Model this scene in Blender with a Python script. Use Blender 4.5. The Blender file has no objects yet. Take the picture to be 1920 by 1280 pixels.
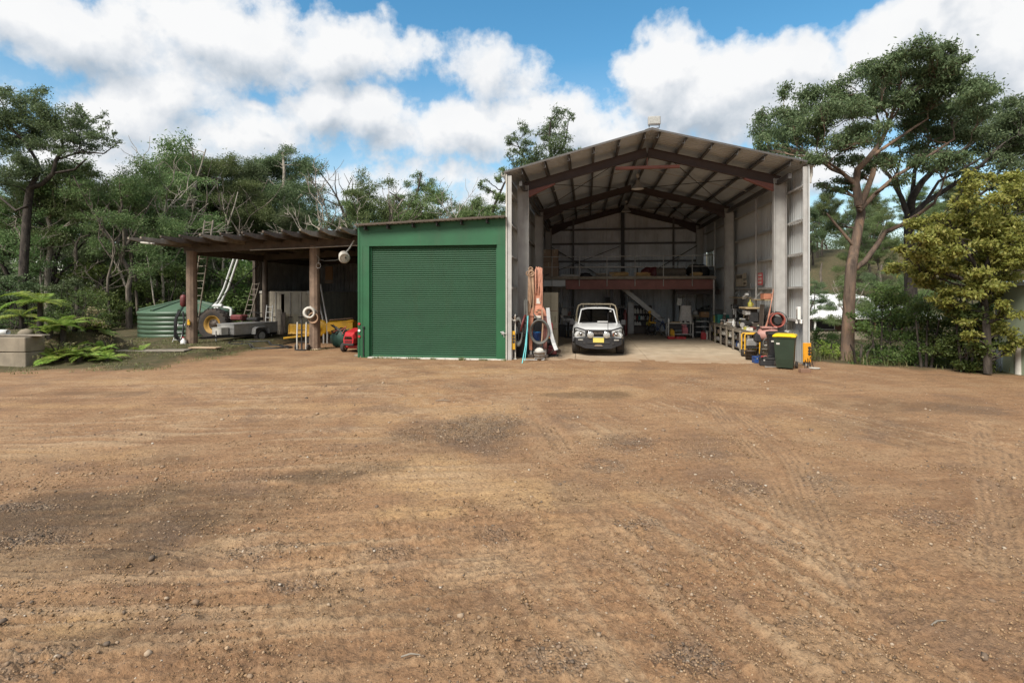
import bpy, math, random
import numpy as np
from mathutils import Vector, Matrix

S = bpy.context.scene
COL = S.collection
# ------------------------------------------------------------------ camera
FPX, CX, HY, CAMH, TH = 1000.0, 960.0, 548.0, 2.3, math.atan(0.14)
cs, sn = math.cos(TH), math.sin(TH)
cam_d = bpy.data.cameras.new('camera')
cam = bpy.data.objects.new('camera', cam_d); COL.objects.link(cam)
cam.location = (0, 0, CAMH)
cam.rotation_euler = (math.pi/2, 0, TH)
cam_d.sensor_width = 36.0
cam_d.lens = FPX/1920*36.0
cam_d.shift_y = -(640-HY)/1920
cam_d.clip_start = 0.1; cam_d.clip_end = 3000
S.camera = cam
# ------------------------------------------------------------------ render settings
S.view_settings.view_transform = 'Standard'
S.view_settings.look = 'None'
S.view_settings.gamma = 1.0
S.view_settings.use_curve_mapping = False
S.view_settings.exposure = 1.1
S.render.engine = 'CYCLES'
S.cycles.use_denoising = True
S.cycles.max_bounces = 8
S.cycles.diffuse_bounces = 6
S.cycles.transparent_max_bounces = 12
S.cycles.caustics_reflective = False
S.cycles.caustics_refractive = False
# ------------------------------------------------------------------ sun
SUN_EL, SUN_AZ = math.radians(45), math.radians(204)   # azimuth clockwise from +Y: behind the camera, to its left
sd = bpy.data.lights.new('sun', 'SUN'); sd.energy = 2.5; sd.angle = math.radians(22); sd.color = (1.0, .94, .85)
sun = bpy.data.objects.new('sun', sd); COL.objects.link(sun)
sdir = Vector((math.cos(SUN_EL)*math.sin(SUN_AZ), math.cos(SUN_EL)*math.cos(SUN_AZ), math.sin(SUN_EL)))
sun.rotation_euler = sdir.to_track_quat('Z', 'Y').to_euler()
# ------------------------------------------------------------------ world: Nishita sky with a broken deck of cloud
def ray(px, py):
    r, v = (px-CX)/FPX, (HY-py)/FPX
    return Vector((r*cs-sn, r*sn+cs, v))
W = bpy.data.worlds.new('World'); S.world = W; W.use_nodes = True
wt = W.node_tree; wt.nodes.clear()
def nd(t, typ, **kw):
    n = t.nodes.new(typ)
    for k, v in kw.items():
        setattr(n, k, v)
    return n
def lk(t, a, b): t.links.new(a, b)
def mth(t, op, a, b=None, c=None, clamp=False):
    n = t.nodes.new('ShaderNodeMath'); n.operation = op; n.use_clamp = clamp
    for i, x in enumerate((a, b, c)):
        if x is None: continue
        if isinstance(x, (int, float)): n.inputs[i].default_value = x
        else: t.links.new(x, n.inputs[i])
    return n.outputs[0]
def mixc(t, fac, a, b, blend='MIX'):
    n = t.nodes.new('ShaderNodeMix'); n.data_type = 'RGBA'; n.blend_type = blend
    for i, x in ((0, fac), (6, a), (7, b)):
        if isinstance(x, (int, float)): n.inputs[i].default_value = x
        elif isinstance(x, tuple): n.inputs[i].default_value = (*x[:3], 1)
        else: t.links.new(x, n.inputs[i])
    return n.outputs[2]
def ramp(t, fac, stops, interp='LINEAR'):
    n = t.nodes.new('ShaderNodeValToRGB'); n.color_ramp.interpolation = interp
    e = n.color_ramp.elements
    while len(e) < len(stops): e.new(0.5)
    for i, (p, c) in enumerate(stops):
        e[i].position = p
        e[i].color = (c, c, c, 1) if isinstance(c, (int, float)) else (*c, 1)
    t.links.new(fac, n.inputs[0])
    return n.outputs[0]
def noise(t, vec, scale, detail=4, rough=.55, dist=0.0, out=0):
    n = t.nodes.new('ShaderNodeTexNoise')
    n.inputs['Scale'].default_value = scale; n.inputs['Detail'].default_value = detail
    n.inputs['Roughness'].default_value = rough; n.inputs['Distortion'].default_value = dist
    if vec is not None: t.links.new(vec, n.inputs['Vector'])
    return n.outputs[out]
# cloud banks: position in the photograph, turned into azimuth / elevation
LOBES = [  # px, py, rx, ry, weight
 (150,70,260,75,1),(420,60,240,65,1),(640,85,170,55,1),(60,30,200,70,.8),(300,115,240,35,.6),(740,75,110,40,.6),
 (230,215,140,75,.75),(420,255,190,70,.7),(480,200,60,30,.7),(620,195,80,48,.95),(700,205,70,45,.95),(330,300,200,55,.7),
 (100,300,130,50,.5),(330,180,120,60,.75),(520,250,120,60,.7),(180,280,130,60,.7),(760,260,140,50,.55),(250,340,300,40,.7),(800,380,300,40,.6),
 (900,110,70,75,.55),(960,150,90,60,.55),(880,250,120,48,.95),(980,215,110,45,.9),(1060,250,110,60,.85),(800,330,160,40,.5),
 (1150,260,120,70,.8),(1250,140,85,85,1.15),(1330,190,130,85,1.1),(1420,140,90,48,1.1),(1500,125,55,45,1.1),(1460,190,120,50,1.0),
 (1640,85,80,70,1.15),(1600,170,130,70,1.0),(1760,60,60,110,1.15),(1850,110,130,150,1.1),(1830,20,80,50,1.1),(1960,160,130,160,1.0),
 (560,330,260,45,.6),(1100,330,240,45,.6),(1500,330,300,60,.7),(-150,150,200,120,.8),(-350,200,260,140,.8),(2200,180,260,150,.9),
]
g = bpy.data.node_groups.new('cloud_density', 'ShaderNodeTree')
g.interface.new_socket('Dir', in_out='INPUT', socket_type='NodeSocketVector')
g.interface.new_socket('Density', in_out='OUTPUT', socket_type='NodeSocketFloat')
gi = g.nodes.new('NodeGroupInput'); go = g.nodes.new('NodeGroupOutput')
wn = noise(g, gi.outputs[0], 7.0, 4, .6, 0, 1)
def vmath(t, op, a, b=None, c=None, out=0):
    n = t.nodes.new('ShaderNodeVectorMath'); n.operation = op
    for i, x in enumerate((a, b, c)):
        if x is None: continue
        if isinstance(x, tuple): n.inputs[i].default_value = x
        else: t.links.new(x, n.inputs[i])
    return n.outputs[out]
warp = vmath(g, 'MULTIPLY_ADD', wn, (.16,.16,.10), (-.08,-.08,-.05))
wd = vmath(g, 'ADD', gi.outputs[0], warp)
sx = g.nodes.new('ShaderNodeSeparateXYZ'); lk(g, wd, sx.inputs[0])
az = mth(g, 'ARCTAN2', sx.outputs[0], sx.outputs[1])
hl = mth(g, 'SQRT', mth(g, 'ADD', mth(g, 'MULTIPLY', sx.outputs[0], sx.outputs[0]), mth(g, 'MULTIPLY', sx.outputs[1], sx.outputs[1])))
el = mth(g, 'ARCTAN2', sx.outputs[2], hl)
cb = g.nodes.new('ShaderNodeCombineXYZ'); lk(g, az, cb.inputs[0]); lk(g, el, cb.inputs[1])
acc = None
for (px, py, rx, ry, w) in LOBES:
    d0 = ray(px, py); a0 = math.atan2(d0.x, d0.y); e0 = math.atan2(d0.z, math.hypot(d0.x, d0.y))
    dd = 1+((px-CX)/FPX)**2
    ra, re = rx/FPX/dd, ry/FPX/math.sqrt(dd)
    v = vmath(g, 'MULTIPLY_ADD', cb.outputs[0], (1/ra, 1/re, 0), (-a0/ra, -e0/re, 0))
    l = vmath(g, 'LENGTH', v, out=1)
    m = mth(g, 'MULTIPLY_ADD', l, -.75*w, 1.15*w)
    acc = m if acc is None else mth(g, 'SMOOTH_MAX', acc, m, .22)
lob = mth(g, 'MAXIMUM', acc, 0.0)
# cloud outside the view, made heavier behind the camera to brighten the yard
far = mth(g, 'MULTIPLY_ADD', noise(g, gi.outputs[0], 2.6, 3, .5), 3.0, -.75)
behind = mth(g, 'MAXIMUM', mth(g, 'MULTIPLY_ADD', sx.outputs[1], -1.6, .75), mth(g, 'MULTIPLY_ADD', el, 3.5, -1.9), clamp=True)
behind = mth(g, 'MINIMUM', mth(g, 'MAXIMUM', behind, 0.0), 1.0)
base = mth(g, 'MAXIMUM', lob, mth(g, 'MULTIPLY', far, behind))
f1 = noise(g, gi.outputs[0], 8.0, 9, .62, .1)
f2 = noise(g, gi.outputs[0], 21.0, 7, .6, .2)
den = mth(g, 'MULTIPLY_ADD', f1, 1.05, mth(g, 'MULTIPLY_ADD', f2, .60, -.975))
lk(g, mth(g, 'ADD', den, base), go.inputs[0])
tc = nd(wt, 'ShaderNodeTexCoord')
def dens(off=None):
    gn = wt.nodes.new('ShaderNodeGroup'); gn.node_tree = g
    if off is None: lk(wt, tc.outputs['Generated'], gn.inputs[0])
    else: lk(wt, vmath(wt, 'ADD', tc.outputs['Generated'], off), gn.inputs[0])
    return gn.outputs[0]
d0 = dens(); d1 = dens((-.010, -.01, .042))
sg_ = nd(wt, 'ShaderNodeSeparateXYZ'); lk(wt, tc.outputs['Generated'], sg_.inputs[0])
alpha = ramp(wt, d0, [(.10, 0.0), (.20, .30), (.33, .82), (.50, 1.0)])
alpha = mth(wt, 'MAXIMUM', alpha, mth(wt, 'MULTIPLY_ADD', sg_.outputs[2], -1.25, .50, clamp=True))
thick = mth(wt, 'MULTIPLY_ADD', mth(wt, 'SUBTRACT', d0, d1), 1.25, .60)
lit = mth(wt, 'ADD', thick, mth(wt, 'MULTIPLY', mth(wt, 'SUBTRACT', d0, .9), -.28), clamp=True)
lit = mth(wt, 'MULTIPLY_ADD', noise(wt, tc.outputs['Generated'], 5.0, 6, .6), .55, mth(wt, 'SUBTRACT', lit, .27), clamp=True)
ccol = ramp(wt, lit, [(.0, (.46, .53, .61)), (.35, (.63, .68, .74)), (.65, (.78, .81, .85)), (1.0, (.95, .955, .96))])
sky = nd(wt, 'ShaderNodeTexSky', sky_type='NISHITA')
sky.sun_disc = False; sky.sun_elevation = SUN_EL; sky.sun_rotation = SUN_AZ
sky.air_density = 1.2; sky.dust_density = .6; sky.ozone_density = 2.2
SKYK = .08
bgs = nd(wt, 'ShaderNodeBackground'); bgs.inputs[1].default_value = SKYK
hsv = nd(wt, 'ShaderNodeHueSaturation'); hsv.inputs['Saturation'].default_value = 1.3; hsv.inputs['Hue'].default_value = .487; lk(wt, sky.outputs[0], hsv.inputs['Color']); lk(wt, hsv.outputs[0], bgs.inputs[0])
bgc = nd(wt, 'ShaderNodeBackground'); bgc.inputs[1].default_value = .47
lk(wt, ccol, bgc.inputs[0])
mx = nd(wt, 'ShaderNodeMixShader'); lk(wt, alpha, mx.inputs[0]); lk(wt, bgs.outputs[0], mx.inputs[1]); lk(wt, bgc.outputs[0], mx.inputs[2])
wo = nd(wt, 'ShaderNodeOutputWorld'); lk(wt, mx.outputs[0], wo.inputs[0])

# ------------------------------------------------------------------ helpers
def P(px, py, Y=None, Z=None, X=None, D=None):
    """Where the view line of a pixel of the photograph meets a plane of the place."""
    r = ray(px, py)
    if Y is not None: t = Y/r.y
    elif Z is not None: t = (Z-CAMH)/r.z
    elif X is not None: t = X/r.x
    else: t = D
    return Vector((0, 0, CAMH)) + r*t
rnd = random.Random(7)
class MB:
    def __init__(s): s.v = []; s.f = []; s.s = []
    def add(s, vs, fs, sm=False):
        o = len(s.v); s.v.extend([tuple(v) for v in vs]); s.f.extend([tuple(i+o for i in f) for f in fs]); s.s.extend([sm]*len(fs)); return s
    def box(s, c, size, R=None, b=0.0):
        hx, hy, hz = size[0]/2, size[1]/2, size[2]/2
        if b <= 0:
            vs = [(x, y, z) for x in (-hx, hx) for y in (-hy, hy) for z in (-hz, hz)]
            fs = [(0,1,3,2),(4,6,7,5),(0,4,5,1),(2,3,7,6),(0,2,6,4),(1,5,7,3)]
        else:
            b = min(b, hx*.9, hy*.9, hz*.9); vs = []; idx = {}
            for sx_ in (-1,1):
                for sy_ in (-1,1):
                    for sz_ in (-1,1):
                        for a in range(3):
                            q = [sx_*(hx-b), sy_*(hy-b), sz_*(hz-b)]; q[a] = (sx_,sy_,sz_)[a]*(hx,hy,hz)[a]
                            idx[(sx_,sy_,sz_,a)] = len(vs); vs.append(tuple(q))
            fs = []
            for sg in (-1,1):
                fs.append([idx[(sg,y,z,0)] for y,z in ((-1,-1),(1,-1),(1,1),(-1,1))][::sg])
                fs.append([idx[(x,sg,z,1)] for x,z in ((-1,-1),(-1,1),(1,1),(1,-1))][::sg])
                fs.append([idx[(x,y,sg,2)] for x,y in ((-1,-1),(1,-1),(1,1),(-1,1))][::sg])
            for p in (-1,1):
                for q in (-1,1):
                    fs.append([idx[(p,q,-1,0)],idx[(p,q,1,0)],idx[(p,q,1,1)],idx[(p,q,-1,1)]])
                    fs.append([idx[(p,-1,q,0)],idx[(p,1,q,0)],idx[(p,1,q,2)],idx[(p,-1,q,2)]])
                    fs.append([idx[(-1,p,q,1)],idx[(1,p,q,1)],idx[(1,p,q,2)],idx[(-1,p,q,2)]])
                    for r in (-1,1): fs.append([idx[(p,q,r,0)],idx[(p,q,r,1)],idx[(p,q,r,2)]])
        if isinstance(R, (int, float)): R = Matrix.Rotation(R, 3, 'Z')
        c = Vector(c)
        vs = [(R @ Vector(v) if R is not None else Vector(v))+c for v in vs]
        return s.add(vs, fs)
    def bx(s, x0, x1, y0, y1, z0, z1, b=0.0):
        return s.box(((x0+x1)/2,(y0+y1)/2,(z0+z1)/2), (abs(x1-x0),abs(y1-y0),abs(z1-z0)), None, b)
    def bar(s, p0, p1, w, h, up=(0,0,1), off=(0,0), b=0.0):
        p0, p1 = Vector(p0), Vector(p1); d = p1-p0; L = d.length; d.normalize()
        side = d.cross(Vector(up))
        if side.length < 1e-4: side = d.cross(Vector((0,1,0)))
        side.normalize(); u = side.cross(d)
        R = Matrix((d, side, u)).transposed()
        return s.box((p0+p1)/2+side*off[0]+u*off[1], (L, w, h), R, b)
    def ibeam(s, p0, p1, h, w, up=(0,0,1), t=.02):
        s.bar(p0, p1, t*.7, h-2*t, up); s.bar(p0, p1, w, t, up, (0, h/2-t/2)); s.bar(p0, p1, w, t, up, (0, -h/2+t/2)); return s
    def tube(s, pts, r, n=8, caps=True, sm=True):
        pts = [Vector(p) for p in pts]; m = len(pts)
        rs = r if isinstance(r, (list, tuple)) else [r]*m
        T = [(pts[min(i+1,m-1)]-pts[max(i-1,0)]) for i in range(m)]
        T = [t.normalized() if t.length > 1e-9 else Vector((0,0,1)) for t in T]
        a = Vector((0,0,1)) if abs(T[0].z) < .9 else Vector((1,0,0))
        u = (a-T[0]*a.dot(T[0])).normalized(); vs = []
        for i in range(m):
            u = (u-T[i]*u.dot(T[i]))
            u = u.normalized() if u.length > 1e-6 else T[i].orthogonal().normalized()
            w = T[i].cross(u)
            for k in range(n):
                t = 2*math.pi*k/n; vs.append(pts[i]+(u*math.cos(t)+w*math.sin(t))*rs[i])
        fs = [(i*n+k, i*n+(k+1)%n, (i+1)*n+(k+1)%n, (i+1)*n+k) for i in range(m-1) for k in range(n)]
        s.add(vs, fs, sm)
        if caps: s.add(vs[:n], [tuple(range(n))[::-1]]); s.add(vs[-n:], [tuple(range(n))])
        return s
    def cyl(s, p0, p1, r0, r1=None, n=14, caps=True, sm=True):
        return s.tube([p0, p1], [r0, r0 if r1 is None else r1], n, caps, sm)
    def lathe(s, prof, o=(0,0,0), n=20, R=None, sm=True, cap=True):
        vs = []; o = Vector(o)
        for (r, z) in prof:
            for k in range(n):
                t = 2*math.pi*k/n; v = Vector((r*math.cos(t), r*math.sin(t), z))
                vs.append((R @ v if R is not None else v)+o)
        fs = [(i*n+k, i*n+(k+1)%n, (i+1)*n+(k+1)%n, (i+1)*n+k) for i in range(len(prof)-1) for k in range(n)]
        s.add(vs, fs, sm)
        if not cap or abs(prof[0][0]-prof[-1][0]) < 1e-6 and len(prof) > 5: return s   # a ring, open through the middle
        if prof[0][0] > 1e-4: s.add(vs[:n], [tuple(range(n))[::-1]])
        if prof[-1][0] > 1e-4: s.add(vs[-n:], [tuple(range(n))])
        return s
    def sph(s, c, r, n=10):
        r = (r, r, r) if isinstance(r, (int, float)) else r
        vs = []; fs = []; m = max(4, n//2+1); c = Vector(c)
        for i in range(m+1):
            ph = math.pi*i/m
            for k in range(n):
                t = 2*math.pi*k/n
                vs.append(c+Vector((r[0]*math.sin(ph)*math.cos(t), r[1]*math.sin(ph)*math.sin(t), r[2]*math.cos(ph))))
        fs = [(i*n+k, i*n+(k+1)%n, (i+1)*n+(k+1)%n, (i+1)*n+k) for i in range(m) for k in range(n)]
        return s.add(vs, fs, True)
    def torus(s, c, Rr, r, axis='y', n=24, m=8, a0=0, a1=2*math.pi):
        c = Vector(c); pts = []
        for k in range(n+1):
            t = a0+(a1-a0)*k/n; p, q = Rr*math.cos(t), Rr*math.sin(t)
            pts.append(c+Vector({'y': (p, 0, q), 'x': (0, p, q), 'z': (p, q, 0)}[axis]))
        return s.tube(pts, r, m, a1-a0 < 6.2)
    def prism(s, poly, axis, a0, a1):
        n = len(poly)
        f = {'y': lambda p, a: (p[0], a, p[1]), 'x': lambda p, a: (a, p[0], p[1]), 'z': lambda p, a: (p[0], p[1], a)}[axis]
        vs = [f(p, a0) for p in poly]+[f(p, a1) for p in poly]
        fs = [tuple(range(n)), tuple(range(2*n-1, n-1, -1))]+[(i, i+n, (i+1) % n+n, (i+1) % n) for i in range(n)]
        return s.add(vs, fs)
    def loft(s, rings, caps=True, sm=True):
        n = len(rings[0]); vs = [p for r in rings for p in r]
        fs = [(i*n+k, i*n+(k+1)%n, (i+1)*n+(k+1)%n, (i+1)*n+k) for i in range(len(rings)-1) for k in range(n)]
        s.add(vs, fs, sm)
        if caps: s.add(rings[0], [tuple(range(n))[::-1]]); s.add(rings[-1], [tuple(range(n))])
        return s
    def mesh(s, name):
        me = bpy.data.meshes.new(name); me.from_pydata(s.v, [], s.f); me.polygons.foreach_set('use_smooth', s.s); me.update(); return me
    def build(s, name, m, parent=None, loc=(0,0,0), rot=(0,0,0), sharp=None):
        me = s.mesh(name); me.materials.append(m)
        return link(name, me, parent, loc, rot)
def link(name, me, parent=None, loc=(0,0,0), rot=(0,0,0)):
    o = bpy.data.objects.new(name, me); COL.objects.link(o); o.location = loc; o.rotation_euler = rot
    if parent is not None: o.parent = parent
    return o
def tag(o, label=None, cat=None, group=None, kind=None):
    for k, v in (('label', label), ('category', cat), ('group', group), ('kind', kind)):
        if v: o[k] = v
    return o
def thing(name, label, cat, loc=(0,0,0), rz=0, group=None):
    o = bpy.data.objects.new(name, None); COL.objects.link(o); o.empty_display_size = .2
    o.location = loc; o.rotation_euler = (0,0,rz)
    return tag(o, label, cat, group)
def kids(o): return [c for c in COL.objects if c.parent == o]
def copy_tree(o, parent=None, loc=None, rz=None, label=None, scale=None, tree=None):
    c = o.copy(); COL.objects.link(c)
    if parent is not None: c.parent = parent
    if loc is not None: c.location = loc
    if rz is not None: c.rotation_euler = (0, 0, rz)
    if scale is not None: c.scale = scale
    if label: c['label'] = label
    for ch in o.children: copy_tree(ch, c)
    return c
def dup(o, loc=None, rot=None, scale=None, parent=None):
    c = o.copy(); COL.objects.link(c)
    if loc is not None: c.location = loc
    if rot is not None: c.rotation_euler = rot
    if scale is not None: c.scale = scale
    if parent is not None: c.parent = parent
    return c

# ------------------------------------------------------------------ materials
def pm(name, col, rough=.6, metal=0.0, var=.18, sc=5.0, bump=.0, bsc=60.0, dirt=0.0, dcol=(.10,.075,.05), dsc=1.6, streak=False, spec=.5):
    m = bpy.data.materials.new(name); m.use_nodes = True; t = m.node_tree
    b = t.nodes['Principled BSDF']; ge = t.nodes.new('ShaderNodeNewGeometry'); pos = ge.outputs['Position']
    b.inputs['Roughness'].default_value = rough; b.inputs['Metallic'].default_value = metal; b.inputs['Specular IOR Level'].default_value = spec
    n1 = noise(t, pos, sc, 5, .6)
    lo = tuple(max(0, c*(1-var)) for c in col); hi = tuple(min(1, c*(1+var)) for c in col)
    c = ramp(t, n1, [(.3, lo), (.7, hi)])
    if dirt > 0:
        v = pos
        if streak:
            v = vmath(t, 'MULTIPLY', pos, (3.0, 3.0, .35))
        dn = noise(t, v, dsc, 6, .65)
        f = ramp(t, dn, [(.62-.35*dirt, 0.0), (.95-.35*dirt, min(1, .35+dirt*.6))])
        c = mixc(t, f, c, dcol)
        lk(t, mth(t, 'MULTIPLY_ADD', f, .3, rough, clamp=True), b.inputs['Roughness'])
    else:
        lk(t, mth(t, 'MULTIPLY_ADD', n1, .24, rough-.12, clamp=True), b.inputs['Roughness'])
    lk(t, c, b.inputs['Base Color'])
    if bump > 0:
        bn = t.nodes.new('ShaderNodeBump'); bn.inputs['Strength'].default_value = bump; bn.inputs['Distance'].default_value = .01
        lk(t, noise(t, pos, bsc, 5, .6), bn.inputs['Height']); lk(t, bn.outputs[0], b.inputs['Normal'])
    return m
M = {}
M['green_paint'] = pm('green_paint', (.011,.090,.034), .55, 0, .16, 1.1, .05, 40, .20, (.06,.075,.045), 1.2, True)
M['green_door'] = pm('green_door', (.010,.066,.027), .6, 0, .10, 1.5, .03, 40, .14, (.06,.08,.045), .9, True)
M['wall_grey'] = pm('wall_grey', (.49,.505,.50), .55, .05, .05, 1.5, .04, 30, .06, (.25,.22,.18), .9, True)
M['roof_grey'] = pm('roof_grey', (.47,.515,.56), .5, .2, .10, 1.2, .04, 30, .2, (.25,.235,.21), .8)
M['back_dark'] = pm('back_dark', (.56,.575,.59), .6, .05, .15, 1.5, .04, 30, .3, (.12,.105,.09), .8, True)
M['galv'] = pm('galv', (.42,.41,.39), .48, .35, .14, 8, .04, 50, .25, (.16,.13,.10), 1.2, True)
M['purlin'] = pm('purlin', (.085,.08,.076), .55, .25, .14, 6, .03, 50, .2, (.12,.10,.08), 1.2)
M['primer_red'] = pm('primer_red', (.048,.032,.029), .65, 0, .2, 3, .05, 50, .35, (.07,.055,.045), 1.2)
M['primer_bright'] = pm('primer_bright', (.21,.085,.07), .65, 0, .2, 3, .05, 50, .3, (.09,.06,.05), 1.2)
M['column_grey'] = pm('column_grey', (.37,.365,.35), .6, .1, .16, 3, .05, 50, .35, (.11,.085,.065), 1.0, True)
M['timber_post'] = pm('timber_post', (.20,.14,.10), .8, 0, .35, 3, .25, 30, .4, (.09,.06,.045), 1.4, True)
M['timber_dark'] = pm('timber_dark', (.085,.065,.05), .8, 0, .3, 4, .2, 40, .3, (.04,.03,.025), 1.4)
M['timber_grey'] = pm('timber_grey', (.23,.20,.16), .85, 0, .3, 6, .25, 40, .4, (.11,.09,.07), 1.4)
M['timber_yellow'] = pm('timber_yellow', (.42,.27,.11), .75, 0, .25, 6, .1, 40, .25, (.2,.14,.08), 2)
M['dark_metal'] = pm('dark_metal', (.035,.034,.034), .55, .3, .25, 8, .05, 50, .25, (.07,.055,.04), 2)
M['black'] = pm('black', (.018,.018,.02), .5, 0, .2, 8, .02, 50)
M['rubber'] = pm('rubber', (.028,.025,.023), .85, 0, .25, 10, .1, 80, .55, (.11,.08,.058), 3)
M['white_paint'] = pm('white_paint', (.72,.72,.70), .35, 0, .04, 3)
M['ute_white'] = pm('ute_white', (.60,.61,.61), .22, 0, .03, 3, 0, 60, .08, (.45,.40,.33), 2)
M['dirty_white'] = pm('dirty_white', (.52,.50,.45), .6, 0, .1, 4, .05, 60, .35, (.25,.2,.14), 2, True)
M['container'] = pm('container', (.42,.38,.30), .6, 0, .15, 3, .06, 50, .4, (.15,.11,.08), 1.5, True)
M['yellow'] = pm('yellow', (.60,.33,.018), .5, 0, .14, 3, .05, 60, .35, (.22,.13,.05), 2)
M['yellow_dull'] = pm('yellow_dull', (.33,.185,.03), .6, 0, .2, 4, .05, 60, .45, (.10,.065,.04), 2.4)
M['carport_wall'] = pm('carport_wall', (.30,.285,.265), .7, .1, .25, 2, .05, 40, .35, (.09,.075,.06), 1.2, True)
M['bin_yellow'] = pm('bin_yellow', (.72,.50,.01), .4, 0, .06, 3)
M['bin_green'] = pm('bin_green', (.020,.036,.022), .5, 0, .15, 3, .06, 80, .2, (.08,.07,.05), 2)
M['orange'] = pm('orange', (.44,.18,.105), .6, 0, .16, 4, .05, 60, .35, (.2,.11,.08), 2)
M['orange_guard'] = pm('orange_guard', (.66,.29,.015), .5, 0, .1, 4, .04, 60, .3, (.25,.12,.05), 2.4)
M['red'] = pm('red', (.42,.022,.028), .4, 0, .15, 5, 0, 60, .15, (.14,.05,.04), 3)
M['red_dark'] = pm('red_dark', (.13,.025,.025), .55, 0, .2, 5, 0, 60, .3, (.08,.05,.04), 3)
M['pink'] = pm('pink', (.55,.17,.20), .5, 0, .12, 5)
M['pump_pink'] = pm('pump_pink', (.36,.19,.16), .55, 0, .15, 5, 0, 60, .3, (.16,.1,.08), 3)
M['hose_orange'] = pm('hose_orange', (.44,.21,.14), .7, 0, .2, 7, 0, 60, .3, (.24,.15,.11), 3)
M['hose_red'] = pm('hose_red', (.30,.07,.05), .6, 0, .2, 7)
M['hose_grey'] = pm('hose_grey', (.10,.10,.09), .6, 0, .25, 7)
M['rope_tan'] = pm('rope_tan', (.30,.19,.12), .8, 0, .25, 9)
M['aqua'] = pm('aqua', (.14,.52,.55), .45, 0, .1, 4)
M['blue'] = pm('blue', (.02,.06,.20), .45, 0, .15, 4)
M['blue_bright'] = pm('blue_bright', (.02,.20,.48), .45, 0, .15, 4)
M['teal'] = pm('teal', (.02,.16,.14), .5, 0, .15, 4)
M['tarp_green'] = pm('tarp_green', (.03,.085,.065), .6, 0, .3, 4, .3, 20)
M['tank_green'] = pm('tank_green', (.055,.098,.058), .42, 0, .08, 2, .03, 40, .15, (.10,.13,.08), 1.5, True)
M['tank_roof'] = pm('tank_roof', (.070,.125,.078), .42, 0, .08, 2, .03, 40, .15, (.14,.17,.11), 1.5)  # paler copy of the tank green, with sky light painted into the roof
M['pvc'] = pm('pvc', (.55,.56,.54), .4, 0, .06, 4, 0, 60, .15, (.3,.28,.24), 2)
M['alu'] = pm('alu', (.50,.50,.49), .38, .7, .1, 8)
M['cardboard'] = pm('cardboard', (.27,.20,.145), .85, 0, .12, 4)
M['cardboard_dk'] = pm('cardboard_dk', (.30,.17,.08), .85, 0, .15, 4)
M['cabinet_beige'] = pm('cabinet_beige', (.38,.33,.23), .6, 0, .1, 3, 0, 60, .25, (.2,.15,.1), 2)
M['concrete'] = pm('concrete', (.46,.375,.27), .85, 0, .20, 1.6, .15, 60, .55, (.27,.20,.13), .9)
M['block'] = pm('block', (.23,.195,.145), .9, 0, .2, 2.5, .3, 40, .4, (.13,.11,.08), 1.3, True)
M['hair_white'] = M['dirty_white']
M['cloth'] = pm('cloth', (.45,.43,.41), .85, 0, .25, 12, .3, 40)
M['carpet_roll'] = pm('carpet_roll', (.13,.11,.085), .9, 0, .3, 14, .2, 60)
M['plate_yellow'] = pm('plate_yellow', (.62,.52,.12), .45, 0, .05, 4)
M['green_post'] = pm('green_post', (.33,.31,.05), .5, 0, .12, 4, 0, 60, .25, (.15,.13,.06), 2)
M['pale_green'] = pm('pale_green', (.30,.35,.25), .6, 0, .07, 1, 0, 60, .2, (.2,.21,.15), 1, True)
M['blue_grey'] = pm('blue_grey', (.20,.24,.27), .5, .1, .1, 2, 0, 60, .2, (.15,.15,.14), 1, True)
M['house_roof'] = pm('house_roof', (.80,.80,.80), .4, 0, .03, 2)
M['brick_brown'] = pm('brick_brown', (.20,.115,.075), .8, 0, .2, 4)
M['chrome'] = pm('chrome', (.65,.65,.65), .15, .95, .03, 4)
M['oil_brown'] = pm('oil_brown', (.06,.045,.035), .6, .2, .3, 8, .1, 60)
M['sign_red'] = pm('sign_red', (.40,.03,.035), .5, 0, .08, 4)
M['ply'] = pm('ply', (.36,.27,.15), .8, 0, .2, 5, 0, 60, .3, (.2,.15,.09), 2)
t = M['concrete'].node_tree; b = t.nodes['Principled BSDF']   # yard dirt carried in over the front of the slab
pc = t.nodes.new('ShaderNodeNewGeometry').outputs['Position']; sp = t.nodes.new('ShaderNodeSeparateXYZ'); lk(t, pc, sp.inputs[0])
src = b.inputs['Base Color'].links[0].from_socket
fdirt = mth(t, 'ADD', mth(t, 'MULTIPLY_ADD', sp.outputs[1], -.27, 5.65), mth(t, 'MULTIPLY_ADD', noise(t, vmath(t, 'MULTIPLY', pc, (.7, 2.2, 1)), 1.5, 7, .7), 2.8, -1.4), clamp=True)
lk(t, mixc(t, mth(t, 'MULTIPLY', fdirt, .9), src, (.33,.215,.125)), b.inputs['Base Color'])
def glass(name, tint, fac=.25, rough=.03):
    m = bpy.data.materials.new(name); m.use_nodes = True; t = m.node_tree; t.nodes.remove(t.nodes['Principled BSDF'])
    tr = nd(t, 'ShaderNodeBsdfTransparent'); tr.inputs[0].default_value = (*tint, 1)
    gl = nd(t, 'ShaderNodeBsdfGlossy'); gl.inputs['Roughness'].default_value = rough
    fr = nd(t, 'ShaderNodeFresnel'); fr.inputs[0].default_value = 1.5
    ms = nd(t, 'ShaderNodeMixShader'); lk(t, mth(t, 'MULTIPLY_ADD', fr.outputs[0], .9, fac*.12, clamp=True), ms.inputs[0])
    lk(t, tr.outputs[0], ms.inputs[1]); lk(t, gl.outputs[0], ms.inputs[2]); lk(t, ms.outputs[0], t.nodes['Material Output'].inputs[0])
    return m
M['glass'] = glass('glass', (.9,.95,.92)); M['glass_dark'] = glass('glass_dark', (.15,.17,.18), .6)
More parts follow.
